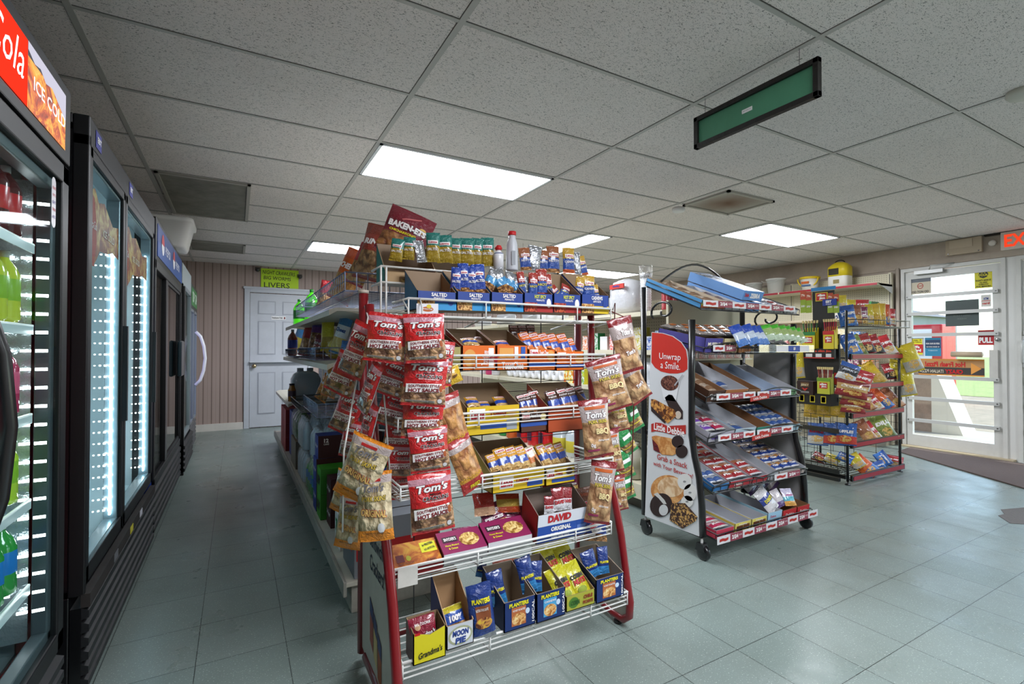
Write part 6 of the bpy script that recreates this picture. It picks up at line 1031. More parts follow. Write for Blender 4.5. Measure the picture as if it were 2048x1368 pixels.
def ltray(k, x0, x1, h, face, inner, label, texts=(), dep=.4, rects=(), lift=0):
    z, yf, yb, ri = LS[k]; an = math.degrees(math.atan2(ri, yb-yf))
    return carton(x0, x1, yf+.012, dep, z+.006+lift, h, h, face, face, texts, rects, inner, an, name='cake_tray', label=label, group='open trays on the snack cake rack', cat='tray')
def lpacks(k, key, x0, x1, nx, ny, label, grp, y0=.04, y1=.38, up=.02, only=None, cat='snack cake'):
    z, yf, yb, ri = LS[k]; me, w, h = SZ[key]; t_ = math.atan2(ri, yb-yf); sw = (x1-x0)/nx; sl_ = (y1-y0)/ny
    for j in range(ny):
        for i in range(nx):
            if only and (i, j) not in only: continue
            d = y0+(j+.5)*sl_; o = inst(me, 'snack_cake', (x0+(i+.5)*sw, yf+.012+d*math.cos(t_), z+.008+d*math.sin(t_)+up), (-PI/2+t_+.0, 0, R.uniform(-.08, .08)), (sw/w*.96, .8, sl_/h*.96))
            tag(o, label % ((ORD[j] + ' row back' if ny > 1 else 'only row') + (', ' + fl(i, nx) if nx > 1 else '')), cat, grp)
TW_ = card('c6c8ce'); TI = card('b4b6bc'); BRW = card('8a6444')
def cake(key, c1, c2, c3, s=None, w=.09, h=.08):
    bm(key, w, h, .03, [(0, .1, foil(c1)), (.1, .55, foil(c2)), (.55, .9, foil(c3)), (.9, 1, foil(c1))], seed=len(key)*3+ord(key[-1]), texts=[(s, Wf, 0, .4, .2, .7, .04)] if s else [], rects=[(0, .66, .5, .3, art(c2, 'd8c8a8', c3, 60), 'e')])
cake('cka', 'c9c6c2', '7a4ab0', 'c0b6c6', 'Cakes'); cake('ckb', 'c9c6c2', 'b82a50', 'c8a0a8', 'Rolls'); cake('ckc', 'd0ccd0', 'a82a30', 'a8684a', 'Pies'); cake('ckd', 'd0ccd0', '2a4a9a', 'c08a50', 'Oat'); cake('cke', 'b9a692', '8a6a50', 'c2b2a2'); cake('ckf', 'c2c4cc', '3a5a98', '9aa4b4'); cake('ckg', '7a4a2a', 'd8c04a', '8a5a34')
bm('wrap', .1, .12, .045, [(0, 1, m('a9a09a', .15, .35, 1, (30, .8, 1.5)))], seed=91, rects=[(0, .5, .5, .4, card('b8682a'), 'e')])
# tray 1
ltray(0, 2.27, 2.47, .05, card('3a8ac0'), card('b8a890'), 'rainbow-printed brownie carton at the top left of the cake rack', [('COSMIC', YL, .5, .5, .5, .6)], .46, [(.5, .25, 1, .3, card('d86a3a')), (.5, .5, 1, .2, card('c8c83a')), (.5, .75, 1, .2, card('4aa06a'))])
lpacks(0, 'cke', 2.28, 2.46, 2, 4, 'clear wrapped brownie in the rainbow carton, %s', 'wrapped brownies', .03, .44, .03)
ltray(0, 2.48, 2.66, .035, TW_, TI, 'white tray of wrapped cakes right of rainbow carton', (), .42); lpacks(0, 'cke', 2.49, 2.65, 2, 3, 'brown wrapped cake in the top white tray, %s', 'brown cakes top tray', .03, .3, .02)
BLC = card('5f8fc8')
for k, lf in enumerate((0, .062)):
    o = solid_box('cake_carton', 2.67, 2.86, 1.9, 2.34, 1.42, 1.48, art('7a9ad0', 'e0e6f0', '2a3a5a', 14), BLC, BLC, 'pale blue cake carton on the top tray, %s of two stacked' % ('lower', 'upper')[k], 'carton', 'pale blue cake cartons', [('ZEBRA', Wf, .6, .5, .5, .5, .05), ('Debbie', RD, .18, .55, .4, .2, .03)]); o.rotation_euler = (math.radians(22.5), 0, 0); o.location.z = 1.485+lf*1.05; o.location.y = 2.13-lf*.3
ltray(0, 2.88, 3.04, .035, TW_, TI, 'white tray of silver wrapped cakes on the top right', (), .4); lpacks(0, 'ckf', 2.89, 3.03, 2, 3, 'silver wrapped cake in the top right tray, %s', 'silver cakes top tray', .03, .3, .02)
ltray(0, 3.05, 3.19, .03, TW_, TI, 'narrow white tray at the right end of top shelf', (), .38); lpacks(0, 'ckc', 3.06, 3.18, 1, 3, 'pinkish wrapped cake in the right end tray, %s', 'pink cakes top tray', .03, .3, .02)
# tray 2
for i, (x0, x1, c_, s_) in enumerate(((2.31, 2.46, '4a4490', 'MUFFINS'), (2.47, 2.60, 'e0d0a0', 'BUNS'), (2.61, 2.73, 'd8905a', 'BUNS'))): ltray(1, x0, x1, .085, card(c_), KRAFT, ['purple-fronted pastry tray on the second cake shelf', 'cream-fronted bun tray on the second cake shelf', 'orange-fronted bun tray on the second cake shelf'][i], [(s_, card('f0e8d8') if i == 0 else K_, .5, .6, .24, .7, .04)], .36)
lpacks(1, 'wrap', 2.31, 2.73, 4, 3, 'shiny wrapped pastry on the second cake shelf, %s', 'shiny wrapped pastries', .0, .34, .10); lpacks(1, 'wrap', 2.76, 3.18, 4, 2, 'shiny wrapped pastry at the back of the second shelf, %s', 'shiny wrapped pastries at the back', .14, .36, .10)
r = root('packet_tray', (2.93, 1.80, 1.14), 'clear plastic tray of upright packets clipped to the cake rack', 'tray'); b = B(); b.box((0, .03, .01), (.56, .09, .004), m('b9c4cc', .15, 0, .8)); b.box((0, -.018, .03), (.56, .003, .045), clear('e8f0f4', .2)); b.build('clear_tray', r); b = B(); b.box((-.06, -.021, .03), (.12, .002, .036), PSW); b.box((.06, -.021, .03), (.12, .002, .036), card('1f3f94')); b.box((.17, -.021, .03), (.10, .002, .036), PSW); b.text('$1', Wf, (.06, -.0225, .03), XP, ZP, .02, .02, .04); b.build('price_card', r)
bm('pkbl', .06, .12, .025, [(0, .3, foil('4a7ac0')), (.3, .62, foil('c0ccdc')), (.62, 1, foil('1f4ab0'))], seed=93); bm('pkgr', .055, .11, .025, [(0, .35, foil('b8ccb0')), (.35, .75, foil('9ab06a')), (.75, 1, foil('4ab82a'))], seed=94)
item('pkbl', 'wipes_packet', 'blue and white upright packet in the clear tray, #', 'packet', 'blue packets in the clear tray', ('y', 1.83), [(1478, 671, 28, 46, -16), (1500, 669, 26, 44, -16), (1513, 671, 20, 42, -16), (1523, 671, 18, 42, -16)], -20, -22)
item('pkgr', 'wipes_packet', 'lime green upright packet in the clear tray, #', 'packet', 'green packets in the clear tray', ('y', 1.83), [(1536, 665, 26, 34, -12), (1553, 665, 24, 34, -12), (1567, 666, 22, 32, -12), (1578, 667, 20, 32, -12), (1589, 669, 20, 32, -14), (1600, 671, 18, 32, -16)], -20, -22)
# tray 3
ltray(2, 2.31, 2.45, .07, card('4a2c1c'), BRW, 'brown chewy bar tray at the left of third cake shelf', [('Crunchy', Wf, .5, .6, .25, .8, .04), ('Bars', Wf, .5, .3, .22, .5, .04)]); lpacks(2, 'cke', 2.315, 2.445, 2, 3, 'brown foil bar on the third cake shelf, %s', 'brown bars third shelf', .03, .26, .045)
ltray(2, 2.455, 2.66, .07, card('a86a3c'), TI, 'wide pale tray nearly empty on the third cake shelf', (), .4); lpacks(2, 'ckf', 2.47, 2.64, 2, 1, 'silver bar lying in the nearly empty tray, %s', 'silver bars third shelf', .1, .18, .03)
ltray(2, 2.665, 2.78, .06, BRW, BRW, 'empty brown cardboard tray on the third cake shelf', (), .4); ltray(2, 2.785, 3.0, .05, card('2a5ac0'), card('a9b8cc'), 'blue-edged white tray, almost empty, third cake shelf', [('Debbie', Wf, .3, .5, .4, .3)], .4); ltray(2, 3.005, 3.17, .045, card('6a9a6a'), TI, 'empty tray with green front at right of the third cake shelf', (), .38)
# tray 4
ltray(3, 2.31, 2.52, .06, card('b8b4c0'), TI, 'white and purple cake tray at the left of fourth shelf', [('Cakes', card('5a3a9a'), .3, .5, .4, .4, .04)], .4); lpacks(3, 'cka', 2.32, 2.42, 1, 4, 'purple wrapped cake in the fourth shelf left tray, %s', 'purple cakes', .03, .38, .045); lpacks(3, 'ckb', 2.425, 2.515, 1, 4, 'pink-red wrapped cake beside the purple ones, %s', 'pink-red cakes', .03, .38, .045)
ltray(3, 2.53, 2.72, .065, card('b8ccd8'), TI, 'deep white tray nearly empty on the fourth cake shelf', (), .4); lpacks(3, 'ckf', 2.55, 2.70, 1, 1, 'blue-grey wrapped cake alone in the deep tray, %s', None, .02, .12, .025)
ltray(3, 2.73, 2.87, .06, card('3a8a7a'), BRW, 'brown tray with teal front on the fourth cake shelf', (), .4); ltray(3, 2.88, 3.18, .05, card('9ab8c8'), BRW, 'shallow tray of small blue packs on the fourth shelf right', (), .38); lpacks(3, 'ckf', 2.89, 3.17, 4, 4, 'small blue and white cake pack on the fourth shelf, %s', 'small blue cake packs', .02, .3, .035)
# tray 5
ltray(4, 2.31, 2.44, .045, card('3a7ab8'), TI, 'blue-fronted narrow tray at the left of fifth shelf', (), .38); lpacks(4, 'ckf', 2.315, 2.435, 2, 2, 'blue-grey cake pack in the fifth shelf left tray, %s', 'blue-grey packs fifth shelf', .02, .14, .035)
ltray(4, 2.45, 2.65, .045, card('b83038'), TI, 'red-fronted tray of red cakes on the fifth shelf', [('Debbie', Wf, .4, .5, .4, .4)], .42); lpacks(4, 'ckc', 2.455, 2.645, 2, 5, 'red and white wrapped cake on the fifth shelf, %s', 'red and white cakes', .02, .40, .035)
ltray(4, 2.66, 2.80, .045, card('b83038'), TI, 'second red-fronted tray on the fifth shelf, half empty', (), .42); lpacks(4, 'ckc', 2.665, 2.795, 1, 2, 'red wrapped cake in the half-empty fifth shelf tray, %s', 'red cakes in half-empty tray', .02, .18, .035)
ltray(4, 2.81, 2.90, .045, TW_, TI, 'narrow empty white tray on the fifth shelf', (), .42); ltray(4, 2.91, 3.19, .045, card('c0b0a8'), TI, 'wide tray of blue and tan cakes on the fifth shelf right', (), .42); lpacks(4, 'ckd', 2.915, 3.185, 3, 5, 'blue and tan wrapped cake on the fifth shelf, %s', 'blue and tan cakes', .02, .40, .035)
# tray 6
ltray(5, 2.30, 2.45, .05, card('c03a50'), TI, 'pink-fronted cake tray at the bottom left', (), .36); lpacks(5, 'ckb', 2.31, 2.44, 1, 2, 'pink wrapped cake in the bottom left tray, %s', 'pink bottom cakes', .02, .16, .045); lpacks(5, 'ckg', 2.31, 2.44, 1, 2, 'yellow and brown cake behind the pink ones, %s', 'yellow and brown cakes', .18, .34, .045)
for i, (x0, x1) in enumerate(((2.46, 2.60), (2.61, 2.75))): ltray(5, x0, x1, .06, card('d8c860'), TI, 'yellow tray printed with chocolate wafers, %s of two' % ('left', 'right')[i], [('Nutty', Wf, .5, .8, .2, .5)], .36, [(.3, .45, .4, .5, card('5a2e18')), (.72, .5, .4, .5, card('6a3a20'))])
ltray(5, 2.76, 2.90, .07, card('9cc4dc'), TI, 'sky blue cake tray on the bottom shelf', [('Zebra', card('c83a5a'), .35, .65, .2, .4), ('Cakes', card('23407e'), .5, .3, .2, .6)], .38)
ltray(5, 2.91, 3.05, .06, card('b81c24'), BRW, 'red scalloped tray on the bottom shelf, left of two', [('Debbie', Wf, .5, .5, .3, .6)], .2); ltray(5, 3.06, 3.19, .06, card('b81c24'), BRW, 'red scalloped tray on the bottom shelf, right of two', [('Debbie', Wf, .5, .5, .3, .6)], .2)
bm('dnt', .1, .14, .04, [(0, .4, foil('e0dee0')), (.4, .7, foil('2a3f90')), (.7, 1, foil('d8d6d8'))], seed=95, texts=[('DONUTS', YL, 0, .5, .14, .7, .05)]); bm('bar1', .08, .12, .03, [(0, .3, foil('5a3a78')), (.3, 1, foil('cfc8cc'))], seed=96); bm('uni', .1, .13, .035, [(0, .25, foil('e0a040')), (.25, .5, foil('50b0c0')), (.5, 1, foil('d0c8e0'))], seed=97, texts=[('unicorn', card('c84a8a'), 0, .6, .1, .6)])
for k, u, v, wp, hp, ro, y, lb in (('dnt', 1532, 1000, 36, 48, -28, 1.88, 'white and navy donut bag leaning on the bottom cake shelf'), ('uni', 1576, 994, 28, 34, 4, 1.85, 'rainbow unicorn cake pack at the bottom right'), ('bar1', 1555, 996, 24, 34, -12, 1.87, 'silver and purple pack beside the rainbow one'), ('bar1', 1500, 972, 34, 26, -30, 2.02, 'dark-backed pack leaning at the back, leftmost of three'), ('bar1', 1520, 968, 34, 26, -30, 2.02, 'dark-backed pack leaning at the back, middle of three'), ('bar1', 1542, 966, 34, 26, -30, 2.02, 'dark-backed pack leaning at the back, rightmost of three')): put(k, 'snack_cake', u, v, ('y', y), wp, hp, ro, -10, -30, lb, 'snack cake')
# ================= chip rack by the doors =================
CX0, CX1, CY = 4.58, 5.51, 2.24
r = root('chip_rack', (5.05, 2.6, 0), 'black wire chip rack with red shelf edges standing before the doors', 'display rack'); setbase((5.05, 2.6, 0))
for x in (CX0, CX1):
    for y in (CY+.03, 3.0): b = B(); b.tube([(x, y, .03), (x, y, 1.36 if x == CX1 or y > 2.5 else 1.5)], .011, PO, 6); b.lathe([(.022, 0), (.022, .008), (.008, .014), (.008, .04)], PO, (x, y, 0), 10); b.build('post', r)
b = B()
for k in range(20): z = .08+.064*k; b.tube([(CX1, CY+.03, z), (CX1, 2.72, z)], .0022, PO, 4)
for k in range(4): b.tube([(CX1, CY+.03+.2*k, .08), (CX1, CY+.03+.2*k, 1.32)], .0026, PO, 4)
b.build('side_grid', r)
b = B()
for k in range(13): z = .08+.064*k; b.tube([(CX0, CY+.03, z), (CX0, 3.0, z)], .0022, PO, 4)
for k in range(9): b.tube([(CX0, CY+.05+.115*k, .08), (CX0, CY+.05+.115*k, .86)], .0024, PO, 4)
b.build('side_grid', r)
b = B()
for k in range(18): z = .08+.07*k; b.tube([(CX0, 2.98, z), (CX1, 2.98, z)], .0022, PO, 4)
for k in range(8): b.tube([(CX0+.13*k, 2.98, .08), (CX0+.13*k, 2.98, 1.3)], .0024, PO, 4)
b.build('back_grid', r)
RL = m('9c1228', .45)
for z in (1.075, .815, .567, .315, .03):
    b = B(); b.bb(4.60, 5.53, CY, CY+.02, z, z+.05, PO); b.bb(4.615, 5.515, CY-.003, CY, z+.008, z+.042, RL)
    for k in range(9): b.tube([(4.60, CY+.02+.045*k, z+.01), (5.53, CY+.02+.045*k, z+.01)], .003, PO, 4)
    for x in (4.62, 5.5): b.tube([(x, CY+.02, z+.01), (x, 2.68, z+.03)], .006, PO, 5)
    b.build('shelf', r)
b = B(); b.tube([(5.56, 2.62, 1.37), (5.56, 2.2, 1.37), (4.6, 2.2, 1.36), (4.6, 2.62, 1.36)], .005, PO, 5); b.tube([(5.56, 2.62, 1.44), (5.56, 2.2, 1.43), (4.6, 2.2, 1.42), (4.6, 2.62, 1.42)], .004, PO, 5)
for k in range(9): b.tube([(4.6, 2.22+.05*k, 1.365), (5.56, 2.22+.05*k, 1.365)], .003, PO, 4)
for k in range(11): b.tube([(4.6+.095*k, 2.2, 1.365), (4.6+.095*k, 2.2, 1.435)], .002, PO, 4)
b.build('top_shelf', r)
for z in (.72, .45, .10):
    b = B(); b.bb(4.5, 4.515, 2.3, 2.98, z-.01, z+.03, PO); [b.tube([(4.5+.05*k, 2.3, z), (4.5+.05*k, 2.98, z)], .004, PO, 4) for k in range(8)]; [b.tube([(4.5, 2.31+.11*k, z+.03), (4.5, 2.31+.11*k, z+.14)], .0024, PO, 4) for k in range(7)]; b.tube([(4.5, 2.3, z+.14), (4.5, 2.98, z+.14)], .003, PO, 4); b.build('end_shelf', r)
b = B(); b.bb(4.60, 4.63, 2.3, 2.98, .04, .07, PO); b.bb(4.5, 4.53, 2.3, 2.98, .03, .06, PO); b.build('base_rail', r); setbase(None)
def chip(key, c1, c2, c3, s=None, sc=None, w=.15, h=.22, pic=None):
    bm(key, w, h, .06, [(0, .05, foil(c1)), (.05, .4, foil(c3)), (.4, .75, foil(c2)), (.75, 1, foil(c1))], seed=ord(key[-1])+len(key), texts=[(s, sc or Wf, 0, .6, .13, .8, .05, .15)] if s else [], rects=[(0, .28, .6, .3, pic or art(c3, 'd8a850', 'e8c880', 40), 'e')])
chip('cruf', '2a5aa8', '2f64b4', 'd8d4d0', 'RUFFLES', card('c8283a')); chip('crur', '2a5aa8', '2f64b4', 'c83a28', 'RUFFLES', Wf); chip('cdor', '8a1218', 'a81c1c', '1a1214', 'DORITOS'); chip('cred', 'b01c24', 'c02a2c', 'e0d8d0', 'CHIPS'); chip('clay', 'd0a81c', 'dcb824', 'c8a020'); chip('cgrn', '7a8a38', '8a9a40', '6a7a30', 'DILL'); chip('cbrn', '8a4a28', 'a06038', 'c89060', 'BBQ'); chip('cblu', '1c4a98', '2a6ac0', '3a7ac8', 'CHIPS'); chip('cora', 'c84a1c', 'd8601c', '2a6ab8')
chip('ccom', '7a1418', 'c8a060', '9a1c20', 'COMBOS', card('f0e8d8'), .2, .14); chip('cwhb', '2a5aa8', '2a2c34', 'e0e0e0', 'JERKY', card('d8dce8'), .15, .16); chip('cyel', 'd0b81c', 'dcc824', 'b8b4a8')
for k, u, v, wp, hp, ro, lb in (('cblu', 1694, 632, 36, 44, -8, 'teal-blue bag at the left of the top wire shelf'), ('cbrn', 1712, 628, 24, 38, 0, 'tan bag second along the top wire shelf'), ('pret', 1727, 630, 18, 34, 2, 'purple pouch third along the top wire shelf'), ('cyel', 1739, 628, 15, 40, 0, 'narrow green-yellow bag on the top wire shelf'), ('clay', 1751, 628, 21, 42, -3, 'yellow bag on the top wire shelf, left of two'), ('clay', 1764, 628, 15, 44, 4, 'yellow bag on the top wire shelf, right of two'), ('cora', 1774, 630, 13, 44, 3, 'orange and clear bag near the right of the top shelf'), ('cred', 1785, 634, 12, 34, 6, 'pink-red bag at the right end of the top wire shelf')): put(k, 'chip_bag', u, v, ('y', 2.30), wp, hp, ro, -30, -8, lb, 'chip bag', 'bags on the top wire shelf')
for k, u, v, wp, hp, ro, lb in (('cyel', 1683, 604, 22, 28, 0, 'yellow pouch behind the teal bag on the top shelf'), ('cyel', 1703, 612, 18, 26, 4, 'yellow and white pouch second in the back row'), ('cred', 1724, 612, 30, 26, 0, 'red pouch at the back of the top wire shelf')): put(k, 'chip_bag', u, v, ('y', 2.45), wp, hp, ro, -30, -8, lb, 'chip bag')
rows_ = [('y', [('cblu', 1700, 690, 32, 48, -14, 'blue bag at the left of the upper red-edged shelf'), ('cgrn', 1716, 690, 20, 46, -16, 'green and white bag beside the blue one, upper red-edged shelf'), ('cdor', 1730, 688, 28, 44, -12, 'dark red chip bag, left of two on the upper shelf'), ('cdor', 1748, 690, 28, 44, -14, 'dark red chip bag, right of two on the upper shelf'), ('cred', 1770, 692, 32, 44, -20, 'red and white chip bag at the right of upper shelf')]),
 ('y', [('cyel', 1722, 752, 26, 44, -26, 'yellow bag left on the second red-edged shelf'), ('clay', 1746, 746, 28, 48, -28, 'golden yellow bag in the middle of the second shelf'), ('cdor', 1782, 742, 28, 34, -10, 'dark red bag at the right of the second shelf')]),
 ('y', [('cbrn', 1733, 806, 22, 34, -28, 'brown bag left on the third red-edged shelf'), ('cred', 1748, 804, 20, 38, -30, 'red and silver bag on the third red-edged shelf'), ('cora', 1762, 797, 22, 50, -36, 'orange and bright blue bag on the third shelf'), ('cbrn', 1783, 796, 24, 48, -34, 'dark orange bag at the right of the third shelf')]),
 ('y', [('cbrn', 1729, 862, 28, 46, -26, 'brown chip bag left on the fourth red-edged shelf'), ('cred', 1745, 864, 20, 44, -30, 'tan and red bag beside the brown one, fourth shelf'), ('cgrn', 1764, 853, 34, 56, -22, 'olive green chip bag on the fourth red-edged shelf')]),
 ('y', [('cyel', 1712, 922, 26, 30, -30, 'yellow bag lying at the left of the bottom shelf'), ('cora', 1730, 934, 34, 46, -46, 'orange and yellow bag lying on the bottom shelf'), ('cblu', 1756, 934, 30, 22, -20, 'small blue bag lying on the bottom shelf'), ('cblu', 1766, 918, 30, 24, 60, 'blue and silver bag lying at the back of bottom shelf'), ('cred', 1786, 922, 38, 22, 10, 'red and orange bag lying at the right of bottom shelf')])]
for _, L in rows_:
    for k, u, v, wp, hp, ro, lb in L: put(k, 'chip_bag', u, v, ('y', 2.34), wp, hp, ro, -40, -22, lb, 'chip bag', 'chip bags on the red-edged shelves')
for k, u, v, y, wp, hp, ro, lb in (('cwhb', 1696, 745, 2.20, 36, 38, 22, 'white black and blue jerky bag hanging at the rack corner'), ('cred', 1722, 760, 2.22, 40, 40, 18, 'red and white bag peeking behind the jerky bag'), ('ccom', 1704, 778, 2.17, 58, 34, 12, 'tan and maroon snack bag at the rack corner, top of three'), ('ccom', 1712, 798, 2.19, 54, 32, 10, 'tan and maroon snack bag at the rack corner, middle of three'), ('ccom', 1706, 814, 2.21, 44, 24, 4, 'maroon snack bag at the rack corner, lowest of three')): put(k, 'chip_bag', u, v, ('y', y), wp, hp, ro, -45, -4, lb, 'chip bag')
for u, v, wp, hp, ro, lb in ((1820, 716, 32, 58, -18, 'uppermost yellow bag hanging off the right rack side'), (1797, 736, 34, 32, 10, 'yellow bag turned sideways between the other two'), (1812, 764, 28, 56, -10, 'lowest yellow bag hanging off the right rack side')): put('cyel', 'chip_bag', u, v, ('x', 5.56), wp, hp, ro, -50, -4, lb, 'chip bag')
for u, k, lb in ((1636, 'cruf', 'blue and white ridged chip bag at the left of end shelf'), (1668, 'crur', 'blue and red ridged chip bag in the middle of end shelf'), (1692, 'crur', 'blue and red ridged chip bag at the right of end shelf')): put(k, 'chip_bag', u, 868, ('x', 4.57), 38, 44, -2, -80, -12, lb, 'chip bag')
for u, lb in ((1622, 'left'), (1648, 'middle'), (1676, 'right')): put('clay', 'chip_bag', u, 816, ('x', 4.57), 26, 36, 0, -80, -8, 'yellow corn chip bag behind the wire end grid, %s' % lb, 'chip bag')
for k, (u, v) in enumerate(((1640, 915), (1665, 918), (1690, 915))): put(('cdor', 'cyel', 'cblu')[k], 'chip_bag', u, v, ('x', 4.66), 28, 20, 20, -70, -40, '%s bag lying low inside the black end wire shelf' % ('dark red', 'yellow', 'blue')[k], 'chip bag')
# ---- meat stick display on the rack end, facing the aisle ----
def EP(u, v, x=4.46): return AX(u, v, x)
r = root('meat_stick_display', (4.47, 2.55, 1.15), 'black counter display of meat sticks hooked on the chip rack end', 'display stand'); setbase((4.47, 2.55, 1.15))
def erect(name, u0, u1, v0, v1, dx, mt, x=4.46, par=None, texts=(), rects=()):
    a, c = EP(u0, v1, x), EP(u1, v0, x); b = B(); b.bb(x, x+dx, a.y, c.y, a.z, (EP(u0, v0, x).z+c.z)/2, mt); y0, y1, z0, z1 = c.y, a.y, a.z, (EP(u0, v0, x).z+c.z)/2
    for (fx, fz, ww, hh, m2) in rects: yy, zz = y1-(y1-y0)*fx, z0+(z1-z0)*fz; b.bb(x-.0015, x-.0005, yy-(y1-y0)*ww/2, yy+(y1-y0)*ww/2, zz-(z1-z0)*hh/2, zz+(z1-z0)*hh/2, m2)
    for (s, m2, fx, fz, hh, ww, *o) in texts: b.text(s, m2, (x-.0015, y1-(y1-y0)*fx, z0+(z1-z0)*fz), -YP, ZP, hh*(z1-z0), ww*(y1-y0), *(o or (.03,)))
    return b.build(name, par)
SJ = card('c02420'); SY = card('d8c42a')
erect('back_board', 1626, 1668, 582, 700, .01, card('121214'), 4.50, r)
erect('blue_header', 1622, 1670, 574, 583, .012, card('2a86c8'), 4.495, r)
erect('logo_plate', 1631, 1655, 585, 603, .004, SY, 4.488, r, [('slim', Wf, .5, .68, .3, .62, .06), ('jim', Wf, .56, .3, .32, .5, .06)], [(.5, .5, .86, .84, SJ)])
erect('benefit_card', 1645, 1673, 598, 612, .002, card('1c3a98'), 4.482, r, [('EBT', Wf, .45, .6, .4, .4, .04), ('accepted', Wf, .45, .2, .16, .4)])
for u, lb in ((1606, 0), (1617, 1), (1660, 2), (1672, 3)): erect('price_tag_strip', u-5, u+6, 582+2*lb, 626, .003, card('8fa82a'), 4.492, r, [('79c', card('f0d8c8'), .5, .8, .12, .7, .04), ('2/$1', Wf, .5, .3, .1, .7, .03)], [(.5, .8, 1, .4, card('b84a2a'))])
erect('shelf_front', 1594, 1668, 697, 716, .03, card('151314'), 4.44, r, [('snap into a slim jim', card('d8402a'), .5, .72, .3, .86, .04)], [(.34, .3, .18, .34, PSW), (.6, .3, .16, .34, PSW), (.86, .3, .14, .34, PSW), (.5, .05, 1, .1, SJ)])
erect('lower_tray', 1590, 1662, 786, 806, .12, card('151314'), 4.40, r, [], [(.2, .5, .14, .6, SY), (.5, .5, .14, .6, SY), (.8, .5, .14, .6, SY), (.2, .5, .1, .45, SJ), (.5, .5, .1, .45, SJ), (.8, .5, .1, .45, SJ), (.1, .85, .2, .2, PSW)])
erect('wire_back', 1596, 1668, 716, 786, .004, m('141416', .5), 4.52, r); erect('side_post', 1668, 1678, 668, 770, .02, m('101012', .5), 4.50, r, [], [(.5, .85, .8, .12, SY), (.5, .85, .6, .09, SJ), (.5, .12, .9, .24, SJ)])
setbase(None)
def sbox(u0, u1, v0, v1, x, face, lb, top, stick, n):
    a, c = EP(u0, v1, x), EP(u1, v0, x); y0, y1, z0, z1 = c.y, a.y, a.z, c.z; base = (x+.03, (y0+y1)/2, z0); r = root('meat_stick_box', base, lb, 'meat stick box'); h = z1-z0; w_ = y1-y0; b = B()
    b.prism([(-.03, w_/2, 0), (-.03, -w_/2, 0), (-.03, -w_/2, h), (-.03, w_/2, h*.85)], (.004, 0, 0), face); b.box((.026, 0, h*.6), (.003, w_, h*1.2), face)
    for s_ in (-1, 1): b.prism([(-.03, s_*w_/2, 0), (.027, s_*w_/2, 0), (.027, s_*w_/2, h*1.2), (-.03, s_*w_/2, h*.9)], (0, -s_*.002, 0), face)
    b.box((0, 0, .002), (.056, w_, .003), KRAFT); b.box((-.0315, 0, h*.86), (.002, w_, h*.2), top); b.box((-.0318, .0, h*.5), (.002, w_*.6, h*.34), SJ); b.text('slim', Wf, (-.033, 0, h*.58), -YP, ZP, h*.13, w_*.5, .05); b.text('jim', Wf, (-.033, -.005, h*.43), -YP, ZP, h*.13, w_*.4, .05); b.build('box', r)
    for k in range(n):
        q = B(); yy = (k/(n-1)-.5)*w_*.7; q.tube([(.0, yy, .005), (-.002, yy*1.5, h*1.45)], .0055, m(stick[k % len(stick)], .35, 0, .4), 6); q.tube([(-.002, yy*1.5, h*1.45), (-.003, yy*1.6, h*1.6)], .008, m('d8c48a', .4), 4); q.build('meat_stick', r)
sbox(1604, 1630, 662, 698, 4.42, SY, 'yellow meat stick box with green tops, left on upper display shelf', card('1f7a3a'), ('2a5a2a', '4a1a14', '1f6a34'), 6); sbox(1646, 1668, 660, 698, 4.42, SY, 'yellow meat stick box with red tops, right on upper display shelf', SJ, ('8a1428', 'a81c34'), 6)
sbox(1634, 1660, 755, 787, 4.37, card('c0c03a'), 'green and yellow meat stick box fanned out on the lower tray', card('6a9a2a'), ('6a1a1a', '8a2a20', 'c8b8a8'), 8)
o = erect('jerky_box', 1594, 1626, 762, 788, .09, card('2a0e10'), 4.38, None, [('JERKY', card('d8c8a8'), .5, .7, .2, .5, .03), ('V', SJ, .5, .4, .2, .4, .08)], [(.5, .75, .5, .3, card('6a4a2a')), (.5, .2, .5, .12, card('8a8a8a'))]); tag(o, 'dark red jerky box at the left of the lower tray', 'jerky box')
me_o = Vector((4.425, 2.62, .95)); o.data.transform(Matrix.Translation(-me_o)); o.location = me_o
put('cyel', 'chip_bag', 1597, 730, ('x', 4.40), 20, 52, -4, -60, -3, 'back of a yellow bag hanging left of the meat sticks', 'chip bag')
# ================= right wall shelving =================
r = root('wall_shelving', (6.8, 4.3, 0), 'cream pegboard wall shelving with red edged top shelf', 'shelving'); setbase((6.8, 4.3, 0))
for y0, y1 in ((2.96, 4.16), (4.18, 5.38), (5.40, 6.6)): q = B(); q.bb(6.965, 6.985, y0, y1, .15, 2.09, PEG); q.build('pegboard', r)
for y in (2.95, 4.17, 5.39, 6.61): q = B(); q.bb(6.95, 7.0, y-.015, y+.015, 0, 2.1, CREAM); q.bb(6.945, 6.95, y-.003, y+.003, .2, 2.08, card('3a3630')); q.build('upright', r)
for z, y0, x0 in ((1.955, 2.93, 6.6), (1.55, 3.0, 6.62), (1.2, 3.0, 6.6), (.85, 3.0, 6.6), (.5, 3.0, 6.6)):
    for k in range(3): a_ = y0+1.22*k if k else y0; q = B(); q.prism([(6.965, a_, z-.03), (x0+.01, a_, z-.03), (x0, a_, z-.025), (x0, a_, z), (6.965, a_, z)], (0, 1.21 if k else 2.93+1.22-y0, 0), CREAM); q.bb(x0-.004, x0, a_, a_+(1.2 if k else 2.93+1.2-y0), z-.028, z-.002, RL if z > 1.9 else card('c9b9a0')); q.build('shelf', r)
q = B(); q.prism([(6.965, 2.93, 1.84), (6.965, 2.93, 1.95), (6.62, 2.93, 1.95)], (0, .003, 0), WHITE); q.build('shelf_bracket', r)
